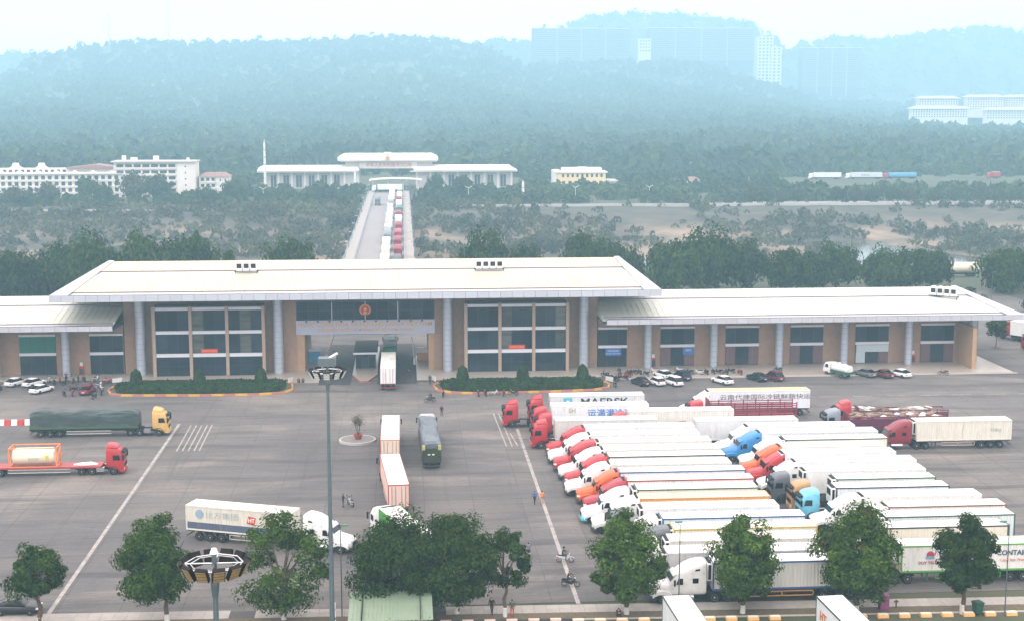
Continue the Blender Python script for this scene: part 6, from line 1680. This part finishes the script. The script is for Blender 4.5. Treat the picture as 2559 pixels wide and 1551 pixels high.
for x, w_, h in ((-141,2.2,2.6),(-136,3.5,1.6),(-125,3.0,2.4),(-109,1.6,1.5)): MB().cyl((x,727,17.5),(x,727,17.5+h),w_/2,n=10).build('water_tank', M['plate'], b)
b = thing('terrace_houses', 'long white row of terraced houses with many bays across the river', 'building', (0,0,0))
MB().box(-215,-141.5,719,731,-3,11).build('wall', M['white_wall'], b)
facade(b,-214,-142,719,-1.6,4,3.1,22,(0.55,0.6)); slabs_(b,-214,-142,719,-1.6,4,3.1,d=0.5,h=0.7)
MB().box(-216,-141,718,732,11,11.5).build('roof', M['grey_wall'], b)
for k in range(8): MB().prism([(-212+k*9,11.5),(-207+k*9,11.5),(-209.5+k*9,13.0)],719,722).build('gable', M['white_wall'], b)
b = thing('terrace_houses', 'second white row with red roofs behind the long terrace', 'building', (0,0,0))
MB().box(-215,-146,738,748,-3,13).build('wall', M['white_wall'], b); facade(b,-214,-172,738,4,3,3.0,14,(0.5,0.55))
MB().prism([(-172,13),(-145,13),(-145,13.6),(-158,15.2),(-172,13.6)],736,749).build('roof', M['red_tile'], b)
for x in (-199,-186): MB().loft([[(x-3,740,13),(x+3,740,13),(x+3,746,13),(x-3,746,13)],[(x-1.6,741.5,14.2),(x+1.6,741.5,14.2),(x+1.6,744.5,14.2),(x-1.6,744.5,14.2)],[(x-1.2,742,15.8),(x+1.2,742,15.8),(x+1.2,744,15.8),(x-1.2,744,15.8)]]).build('turret', M['white_wall'], b)
b = thing('apartment_block', 'lower white apartment house right of the six-storey block', 'building', (0,0,0))
MB().box(-103.4,-88.6,724,736,-4,9.4).build('wall', M['white_wall'], b); facade(b,-103,-95,724,-3,4,3.1,3,(0.62,0.5)); slabs_(b,-100,-94.5,724,-3,4,3.1); facade(b,-94,-89,724,-3,4,3.1,2,(0.25,0.35))
MB().loft([[(-104,723,9.4),(-88,723,9.4),(-88,737,9.4),(-104,737,9.4)],[(-101,727,11.2),(-91,727,11.2),(-91,733,11.2),(-101,733,11.2)]]).build('roof', M['red_tile'], b)
b = thing('glass_shed', 'low shed with pale glazed roof at the left edge across the river', 'building', (0,0,0))
MB().box(-206,-191,700,708,-4,0.5).build('wall', M['white_wall'], b)
for k in range(5): MB().poly([(-206+3*k+0.1,699.5,0.6),(-203.1+3*k,699.5,0.6),(-203.1+3*k,706,3.6),(-205.9+3*k,706,3.6)]).build('roof_panel', M['panel_pale'], b)
facade(b,-205,-192,700,-3.5,1,3,5,(0.4,0.5))
b = thing('cream_villa', 'cream two-storey villa with white parapet beyond the far bank', 'building', (0,0,0))
MB().box(88,116,800,814,-2,7.0).build('wall', M['cream_wall'], b); MB().box(87,117,799.2,815,6.6,7.3).build('cornice', M['white_wall'], b)
MB().box(91.5,114,802,812,7.3,9.3).build('attic', M['white_wall'], b); MB().box(100,105,799.4,803,7.3,10).build('gable', M['white_wall'], b)
facade(b,90,115,800,3.2,1,3.2,9,(0.45,0.6)); facade(b,90,115,800,-1.2,1,3.2,7,(0.5,0.7))
MB().box(86,90,801,813,-2,8).build('side_tower', M['white_wall'], b)
b = thing('white_cottage', 'small white cottage with pale red roof among the far trees', 'building', (0,0,0))
MB().box(155,168,786,794,-2,2.6).build('wall', M['white_wall'], b); MB().loft([[(154,785,2.6),(169,785,2.6),(169,795,2.6),(154,795,2.6)],[(157,788,4.6),(166,788,4.6),(166,792,4.6),(157,792,4.6)]]).build('roof', M['red_tile'], b); facade(b,156,167,786,-1,1,3,3,(0.4,0.5))
# embankment road with three trucks
struct('embankment_road', MB().box(120,520,810,834,-2,1.3), M['bridge'])
def far_truck(label, x, side, cabc, L, text=None):
    t = small_truck(label, x, 818, PI, cabc, side, side, L, 1.3)
    if text: lettering(text, 1.5, t, (-3-L*0.45,1.26,2.4), (rad(90),0,PI), M['letter'], (0.05,0.15,0.25), extrude=0.01)
far_truck('long white truck leading on the far embankment road', 240, W, W, 16.5)
far_truck('white truck lettered MAERSK on the far embankment road', 262.5, (0.62,0.66,0.68), W, 19, 'MAERSK')
t = small_truck('red truck with blue tarpaulin on the far embankment road', 285.5, 818, PI, CW['red'], (0.10,0.35,0.55), W, 17, 1.3, None, True)
small_truck('pink-red truck far right on the embankment road', 349, 818, PI, CW['red'], CW['red'], W, 5, 1.3)
small_truck('white truck at the far right of the embankment road', 388, 818, PI, W, W, W, 6, 1.3)

# ------------------------------------------------------------------ buildings up on the hills
M['balcony_far'] = mat('balcony_render', srgb(158,156,152), rough=0.8, var=0.1, vscale=0.1)
def block(label, x0, x1, y, z0, z1, n, hs=3.0, m='flat_block', d=16, win=(0.55,0.5), top=()):
    q_ = 2.08
    x0, x1, y, z0, z1, d = x0*q_, x1*q_, y*q_, 48+(z0-48)*q_, 48+(z1-48)*q_, d*q_
    top = [(a*q_, b*q_) for a, b in top]; hs = hs*q_ if m == 'white_wall' else 4.2
    b = thing('hill_apartment_block', label, 'building', (0,0,0))
    MB().box(x0,x1,y,y+d,z0-25,z1).build('wall', M[m], b)
    st = int((z1-z0)/hs)
    facade(b,x0+1,x1-1,y,z1-st*hs,st,hs,n,win)
    MB().box(x0-0.8,x1+0.8,y-0.8,y+d+0.8,z1,z1+1.2).build('roof', M['white_wall'], b)
    if m == 'flat_block':
        for q in range(1, 4):
            x = x0+(x1-x0)*q/4; MB().box(x-1.2,x+1.2,y-2.2,y,z0-20,z1).build('pier', M['balcony_far'], b)
        for q in range(st): MB().box(x0+0.5,x1-0.5,y-1.6,y-0.02,z1-(q+1)*hs-0.1,z1-(q+1)*hs+1.1).build('balcony', M['balcony_far'], b)
        for q in range(5):
            x = x0+(x1-x0)*(q+0.5)/5; MB().box(x-4,x+4,y+3,y+14,z1+1.2,z1+(3.5,5.5,2.8,6.5,4)[q]).build('stair_head', M[m], b)
    for x, h in top: MB().box(x-3,x+3,y+4,y+10,z1+1.2,z1+h).build('lift_house', M['flat_block'], b)
    return b
block('long hazy apartment block with roof frame, left on the hill', 143,250,1550,90,125,26, top=((156,5),))
block('long hazy apartment block in the middle on the hill', 272,388,1552,90,126,28, top=((380,6),))
block('narrow white apartment building with stepped end on the hill', 390.5,408,1540,66,116,4,3.6,'white_wall',16,(0.6,0.55))
block('narrow white lower apartment building at the hill edge', 405.5,416.5,1536,58,105,2,3.6,'white_wall',14,(0.5,0.5))
block('hazy square apartment block standing apart on the right', 444,511,1550,62,105,16)
block('small white framed house between the hill blocks', 257,270,1530,98,113,4,3.5,'white_wall',10)
def villa(label, x0, x1, y, z0, z1):
    q_ = 1.9
    x0, x1, y, z0, z1 = x0*q_, x1*q_, y*q_, 48+(z0-48)*q_, 48+(z1-48)*q_
    b = thing('hill_villa', label, 'building', (0,0,0))
    MB().box(x0,x1,y,y+14,z0-12,z1).build('wall', M['white_wall'], b)
    facade(b,x0+0.5,x1-0.5,y,z0,max(1,int((z1-z0)/3.2)),3.4,max(4,int((x1-x0)/4)),(0.5,0.5))
    MB().loft([[(x0-3,y-3,z1),(x1+3,y-3,z1),(x1+3,y+17,z1),(x0-3,y+17,z1)],[(x0+6,y+5,z1+4.2),(x1-6,y+5,z1+4.2),(x1-6,y+9,z1+4.2),(x0+6,y+9,z1+4.2)]]).build('roof', M['grey_wall'], b)
for lab, *a in (('wide villa with hipped roof lowest on the right hill',398,443,1080,34,41),('villa with hipped roof behind the wide hill villa',414,447,1110,40,49),('villa group house at the right picture edge, lower',458,500,1080,33,40),('villa with hipped roof at the right edge, upper',452,482,1105,40,50),('villa at the far right edge of the hill',486,520,1110,41,50)): villa(lab, *a)
def mast(label, x, y, h):
    z = float(height(x,y))
    t = thing('lattice_mast', label, 'radio mast', (x,y,z-1))
    m = MB()
    legs = [(-1,-1),(1,-1),(1,1),(-1,1)]
    for a in legs: m.cyl((a[0]*1.3,a[1]*1.3,0),(a[0]*0.35,a[1]*0.35,h*0.85),0.16,n=4)
    for k in range(12):
        f0, f1 = 1.3-0.95*k/12, 1.3-0.95*(k+1)/12
        for i in range(4):
            a, b = legs[i], legs[(i+1)%4]
            m.cyl((a[0]*f0,a[1]*f0,h*0.85*k/12),(b[0]*f1,b[1]*f1,h*0.85*(k+1)/12),0.09,n=4)
    m.build('lattice', M['grey_wall'], t)
    MB().cyl((0,0,h*0.85),(0,0,h),0.15,n=5).build('spire', M['grey_wall'], t)
    for q in (0.55,0.8): MB().cyl((-1.6,0,h*q),(1.6,0,h*q),0.9,n=8).build('dish', M['white_wall'], t)
mast('lattice radio mast on the left hill crest, shorter', -602,3000,80)
mast('lattice radio mast on the left hill crest, taller', -481,3003,108)
mast('faint radio mast on the far right hill', 1636,3900,50)
# pale promenade strips along the far bank
struct('promenade', MB().box(135, 345, 653, 659, -3, -0.25), M['pave'])
struct('promenade', MB().box(-185, -55, 640, 645, -4, -0.9), M['pave'])
struct('embankment_wall', MB().box(16, 350, 644.2, 645, -2.5, 0.35), M['bridge'])
struct('embankment_wall', MB().box(205, 520, 806, 809.5, -5, 0.6), M['white_wall'])

# ------------------------------------------------------------------ high masts with rings of floodlights
def high_mast(label, x, y, h, ring, n, near):
    t = thing('floodlight_mast', label, 'floodlight mast', (x,y,0))
    MB().cyl((0,0,-0.1),(0,0,h*0.5),0.26,0.18,n=12).cyl((0,0,h*0.5),(0,0,h),0.18,0.12,n=12).build('pole', M['steel'], t, True)
    MB().cyl((0,0,h-2.2),(0,0,h-1.5),0.15,0.22,n=12).cyl((0,0,h-1.5),(0,0,h-0.9),0.22,0.16,n=12).build('collar', M['steel'], t, True)
    MB().cyl((0,0,h),(0,0,h+0.25),0.22,0.12,n=12).build('cap', M['plate'], t, True)
    rg = MB()
    pts = [Vector((ring*math.cos(2*PI*k/8), ring*math.sin(2*PI*k/8), h-0.5)) for k in range(8)]
    for a, b in zip(pts, pts[1:]+pts[:1]): rg.cyl(a, b, 0.05, n=6); rg.cyl(a*0.82+Vector((0,0,(h-0.5)*0.18)), b*0.82+Vector((0,0,(h-0.5)*0.18)), 0.03, n=5)
    for k in range(0,8,2): rg.cyl((0,0,h-0.5), pts[k], 0.045, n=6)
    rg.build('ring', M['chrome'], t)
    for k in range(n):
        a = 2*PI*(k+0.5)/n
        f = obj('floodlight', cached('flood', lambda: MB().box(-0.06,0.16,-0.30,0.30,-0.42,0.30).cyl((0.0,-0.34,-0.05),(0.0,0.34,-0.05),0.03,n=5).mesh('floodlight', M['lampbox'])), t, (ring*1.03*math.cos(a), ring*1.03*math.sin(a), h-0.55), rot=(0, rad(28), a))
        obj('lens', cached(('lens', near), lambda: MB().box(0.16,0.175,-0.26,0.26,-0.40,-0.25).box(0.16,0.175,-0.26,0.26,-0.21,-0.06).box(0.16,0.175,-0.26,0.26,-0.02,0.13).box(0.16,0.175,-0.26,0.26,0.17,0.26).mesh('lens', M['lamplens'] if near else M['plate'])), f)
    return t
high_mast('tall grey floodlight mast rising in the middle of the yard view', -6.75,120.5,25.2,1.35,10,False)
high_mast('near floodlight mast with octagonal ring of dark lamps', -9.3,66,26.4,1.42,12,True)
m = S.objects  # maintenance platform of the farther mast
t = [o for o in S.objects if o.name.startswith('floodlight_mast')][0]
MB().box(-0.75,0.75,-0.6,0.6,25.25,25.95).build('hoist_box', M['steel'], t); MB().cyl((0.2,0,25.9),(0.9,0,26.3),0.12,n=8).build('camera_arm', M['plate'], t)
for q in range(3): MB().box(0.245,0.30,-0.16,0.16,1.6+0.8*q,2.1+0.8*q).build('sticker', M['plate'], t)

def lamp_post(label, x, y, h, arm=0.0, z=0.0):
    t = thing('lamp_post', label, 'lamp post', (x,y,z))
    MB().cyl((0,0,-0.05),(0,0,h),0.07,0.045,n=8).build('post', M['steel'], t)
    MB().cyl((0,0,h-0.02),(arm,0,h+0.25),0.035,n=6).build('arm', M['steel'], t)
    MB().loft([super_ring(arm+q, w, h+0.16, h+0.34, 3, 10) for q, w in ((-0.1,0.05),(0.1,0.11),(0.5,0.10),(0.6,0.04))]).build('lamp_head', mat('lamp_shade', (0.05,0.22,0.14), rough=0.5), t, True)
    return t
lamp_post('thin lamp post beside the tall floodlight mast', -6.2,127.0,8.6,0.15)
lamp_post('thin lamp post before the white trucks between two trees', 25.6,125.6,8.6,-0.4)
lamp_post('thin lamp post before the container lettered CONTAINER', 56.1,122.4,8.9,-0.9)
lamp_post('lamp post in a soil ring beyond the wing end', 110.6,262.0,7.5,0.2)
lamp_post('lamp post among the far trees right of the wing', 137,315,8,0.2)
lamp_post('lamp post behind the hall left of the second tree after the bridge', 14.5,335,13,0.2)
lamp_post('thin lamp post above the left apartment roof across the river', -158,700,22,0.3,-1)
lamp_post('thin lamp post above the lower apartment house across the river', -93.5,712,17,0.3,-1)

# bird-shaped lamps on the far promenade
for k, (x, y) in enumerate(((-180,678),(-118,690),(32,690),(85,690),(122,690),(-68,690))):
    t = thing('winged_lamp', 'white winged street lamp, %s along the far promenade' % ['first from the left','second from the left','first right of the bridge','second right of the bridge','before the cream villa','below the white totem'][k], 'street lamp', (x,y,float(height(x,y))), 0, 'winged lamps on the far promenade')
    MB().cyl((0,0,0),(0,0,6.0),0.16,0.1,n=7).build('post', M['plate'], t)
    for s in (-1,1): MB().loft([[(s*0.2,-0.25,5.8),(s*0.2,0.25,5.8),(s*0.2,0.25,6.1),(s*0.2,-0.25,6.1)],[(s*1.9,-0.15,6.8),(s*1.9,0.15,6.8),(s*1.9,0.15,7.0),(s*1.9,-0.15,7.0)]]).build('wing', M['plate'], t)

# ------------------------------------------------------------------ small things in and along the yard
t = thing('planter_island', 'round raised concrete island in the open yard', 'traffic island', (-6.9,195.7,0))
MB().cyl((0,0,-0.02),(0,0,0.26),2.38,n=40).build('paving', mat('island_concrete', srgb(118,114,114), rough=0.85, var=0.15), t)
for k in range(24):
    a, b = 2*PI*k/24+0.006, 2*PI*(k+1)/24-0.006
    p = lambda q, r_, z: (r_*math.cos(q), r_*math.sin(q), z)
    MB().loft([[p(a,2.36,-0.02),p(a,2.66,-0.02),p(a,2.62,0.32),p(a,2.36,0.32)],[p(b,2.36,-0.02),p(b,2.66,-0.02),p(b,2.62,0.32),p(b,2.36,0.32)]]).build('kerb_stone', M['kerb_stone'], t)
t = thing('potted_tree', 'bare twiggy tree in a terracotta pot on the round island', 'potted plant', (-6.8,195.9,0.26))
n = 14
MB().loft([[(q*math.cos(2*PI*k/n),q*math.sin(2*PI*k/n),z) for k in range(n)] for z, q in ((0,0.40),(0.55,0.60),(0.62,0.66),(0.72,0.66),(0.72,0.55),(0.6,0.5))]).build('pot', M['pot'], t)
r = random.Random(3); m = MB()
for k in range(7):
    a = k*0.9; p = Vector((0.1*math.cos(a),0.1*math.sin(a),0.6)); q = p + Vector((0.35*math.cos(a)*r.uniform(0.4,1.2),0.35*math.sin(a),1.3+r.uniform(-0.2,0.3)))
    m.cyl(p,q,0.05,0.03,n=5)
    for j in range(9):
        e = q + Vector((r.uniform(-0.6,0.6),r.uniform(-0.6,0.6),r.uniform(0.3,1.5))); m.cyl(q.lerp(e,0.0),e,0.02,0.008,n=4)
        for i in range(4): g = q.lerp(e,r.uniform(0.3,1)); m.cyl(g,g+Vector((r.uniform(-0.3,0.3),r.uniform(-0.3,0.3),r.uniform(0.05,0.5))),0.01,0.005,n=3)
m.build('branches', M['twig'], t)
lv = np.random.default_rng(9); P_ = lv.normal(0,1,(420,3))*np.array([0.5,0.5,0.55])+np.array([0,0,2.7])
V, Q = leaf_cloud(P_, lv.normal(0,1,(420,3)), 0.07, 9); obj('foliage', arrays_mesh('foliage', V, Q, M['scrub']), t)

# awning on posts
t = thing('awning', 'green-grey corrugated sheet awning at the road below the big tree', 'awning', (0,0,0))
zb = lambda y: 2.75 + (y-118.6)*0.02
aw = MB()
nr = 42
for k in range(nr):
    x0, x1 = -5.3+7.5*k/nr, -5.3+7.5*(k+1)/nr; h = 0.05 if k % 2 else 0.0
    aw.loft([[(x0,118.5,2.60+h),(x1,118.5,2.60+h),(x1,125.1,2.95+h),(x0,125.1,2.95+h)],[(x0,118.5,2.65+h),(x1,118.5,2.65+h),(x1,125.1,3.0+h),(x0,125.1,3.0+h)]])
aw.build('roof_sheet', M['metal_green'], t)
for x in (-4.1, 1.1): MB().box(x-0.03,x+0.03,118.5,125.1,2.70,3.09).build('seam', M['chassis'], t)
for x in (-5.0,-1.6,1.9):
    for y in (119,124.6): MB().cyl((x,y,-0.2),(x,y,2.75),0.05,n=6).build('post', M['steel'], t)

def bin_(label, x, y, c, w=0.5, h=1.0):
    t = thing('waste_bin', label, 'bin', (x,y,0), 0.2)
    MB().loft([super_ring(0,0,0,1,2,4)]*2 if False else [[(-w*q,-w*q,z),(w*q,-w*q,z),(w*q,w*q,z),(-w*q,w*q,z)] for z, q in ((0.05,0.42),(h*0.86,0.55))]).build('body', M['kerb'], t, color=c)
    MB().loft([[(-w*q,-w*q,z),(w*q,-w*q,z),(w*q,w*q,z),(-w*q,w*q,z)] for z, q in ((h*0.86,0.6),(h*0.92,0.6),(h,0.45))]).build('lid', M['kerb'], t, color=c)
    for s in (-1,1): MB().cyl((s*w*0.4,-w*0.5,0.08),(s*w*0.5,-w*0.5,0.08),0.08,n=8).build('wheel', M['tyre'], t)
bin_('dark green wheeled bin at the kerb right of the round dark tree', 53.7,123.0,(0.01,0.07,0.04),0.75,1.25)
t = thing('pillar_box', 'purple metal cabinet on the verge near the red-patched tree', 'cabinet', (45.3,125.0,0))
MB().box(-0.42,0.42,-0.35,0.35,0,1.35).build('body', M['kerb'], t, color=(0.24,0.06,0.16)); MB().box(-0.46,0.46,-0.39,0.39,1.35,1.42).build('lid', M['kerb'], t, color=(0.30,0.09,0.20))
t = thing('fire_hydrant', 'small brown standpipe beside the purple cabinet', 'hydrant', (46.6,125.2,0))
MB().cyl((0,0,0),(0,0,0.6),0.07,n=8).build('pipe', M['bark'], t); MB().cyl((-0.2,0,0.6),(0.2,0,0.6),0.09,n=8).cyl((0,0,0.6),(0,0,0.75),0.09,n=8).build('head', M['bark'], t)
# water-filled road barriers at the left
for k, x in enumerate((-59.8,-57.9,-55.9,-53.9)):
    t = thing('road_barrier', 'plastic road barrier, %s in the row by the tarpaulin truck' % ['first at the picture edge','second','third','fourth nearest the truck'][k], 'barrier', (x,209.7,0), 0, 'red and white road barriers')
    c = ((0.75,0.74,0.72),(0.50,0.05,0.05))
    for q in range(2):
        x0 = (-0.9,0.0)[q]
        MB().loft([[(x0+0.01,-0.3,0),(x0+0.89,-0.3,0),(x0+0.89,0.3,0),(x0+0.01,0.3,0)],[(x0+0.01,-0.24,0.3),(x0+0.89,-0.24,0.3),(x0+0.89,0.24,0.3),(x0+0.01,0.24,0.3)],[(x0+0.03,-0.1,0.85),(x0+0.87,-0.1,0.85),(x0+0.87,0.1,0.85),(x0+0.03,0.1,0.85)]]).build('segment', M['kerb'], t, color=c[q])
# leaning sign boards at the hedge bed ends
for x, y, rz, lab in ((-49.2,240.0,0.6,'white ramp board leaning at the left end of the left hedge bed'),(-19.6,238.0,1.2,'white board by the gate end of the left hedge bed'),(4.9,237.4,1.9,'white board by the gate end of the right hedge bed'),(35.0,234.6,2.2,'white and red board at the right end of the right hedge bed')):
    t = thing('sign_board', lab, 'board', (x,y,0), rz)
    MB().box(-0.9,0.9,-0.05,0.05,0.25,1.0).build('board', M['plate'], t)
    for s in (-0.7,0.7): MB().cyl((s,0,0),(s,0,0.4),0.03,n=5).build('leg', M['steel'], t)
# tank trailer far behind the trees
t = thing('tank_trailer', 'pale tank trailer seen between the far trees', 'trailer', (148.5,372,0))
MB().loft([[(x,q*1.5*math.cos(2*PI*k/18),2.4+q*1.5*math.sin(2*PI*k/18)) for k in range(18)] for x, q in ((0,0.6),(0.4,0.95),(1,1),(8,1),(8.6,0.95),(9,0.6))]).build('tank', M['tank'], t, True)
MB().box(0.5,8.5,-0.6,0.6,0.6,1.1).build('chassis', M['chassis'], t); wheels(t, [(x,s) for x in (1.5,6.2,7.5) for s in (-1,1)], 0.5, 0.3)

# ------------------------------------------------------------------ the hazy air
HAZE_DENSITY = 0.00044
hm = bpy.data.materials.new('hazy_air'); hm.use_nodes = True
hn, hl = hm.node_tree.nodes, hm.node_tree.links
hn.remove(hn['Principled BSDF'])
pv = hn.new('ShaderNodeVolumePrincipled')
pv.inputs['Color'].default_value = (0.48, 0.81, 1.0, 1)
pv.inputs['Density'].default_value = HAZE_DENSITY
pv.inputs['Anisotropy'].default_value = 0.0
hl.new(pv.outputs[0], hn['Material Output'].inputs['Volume'])
haze = MB().box(-2500, 3000, -260, 4450, -14, 340).build('haze', hm)
tag(haze, 'pale blue haze filling the valley and veiling the hills', 'haze', kind='stuff')
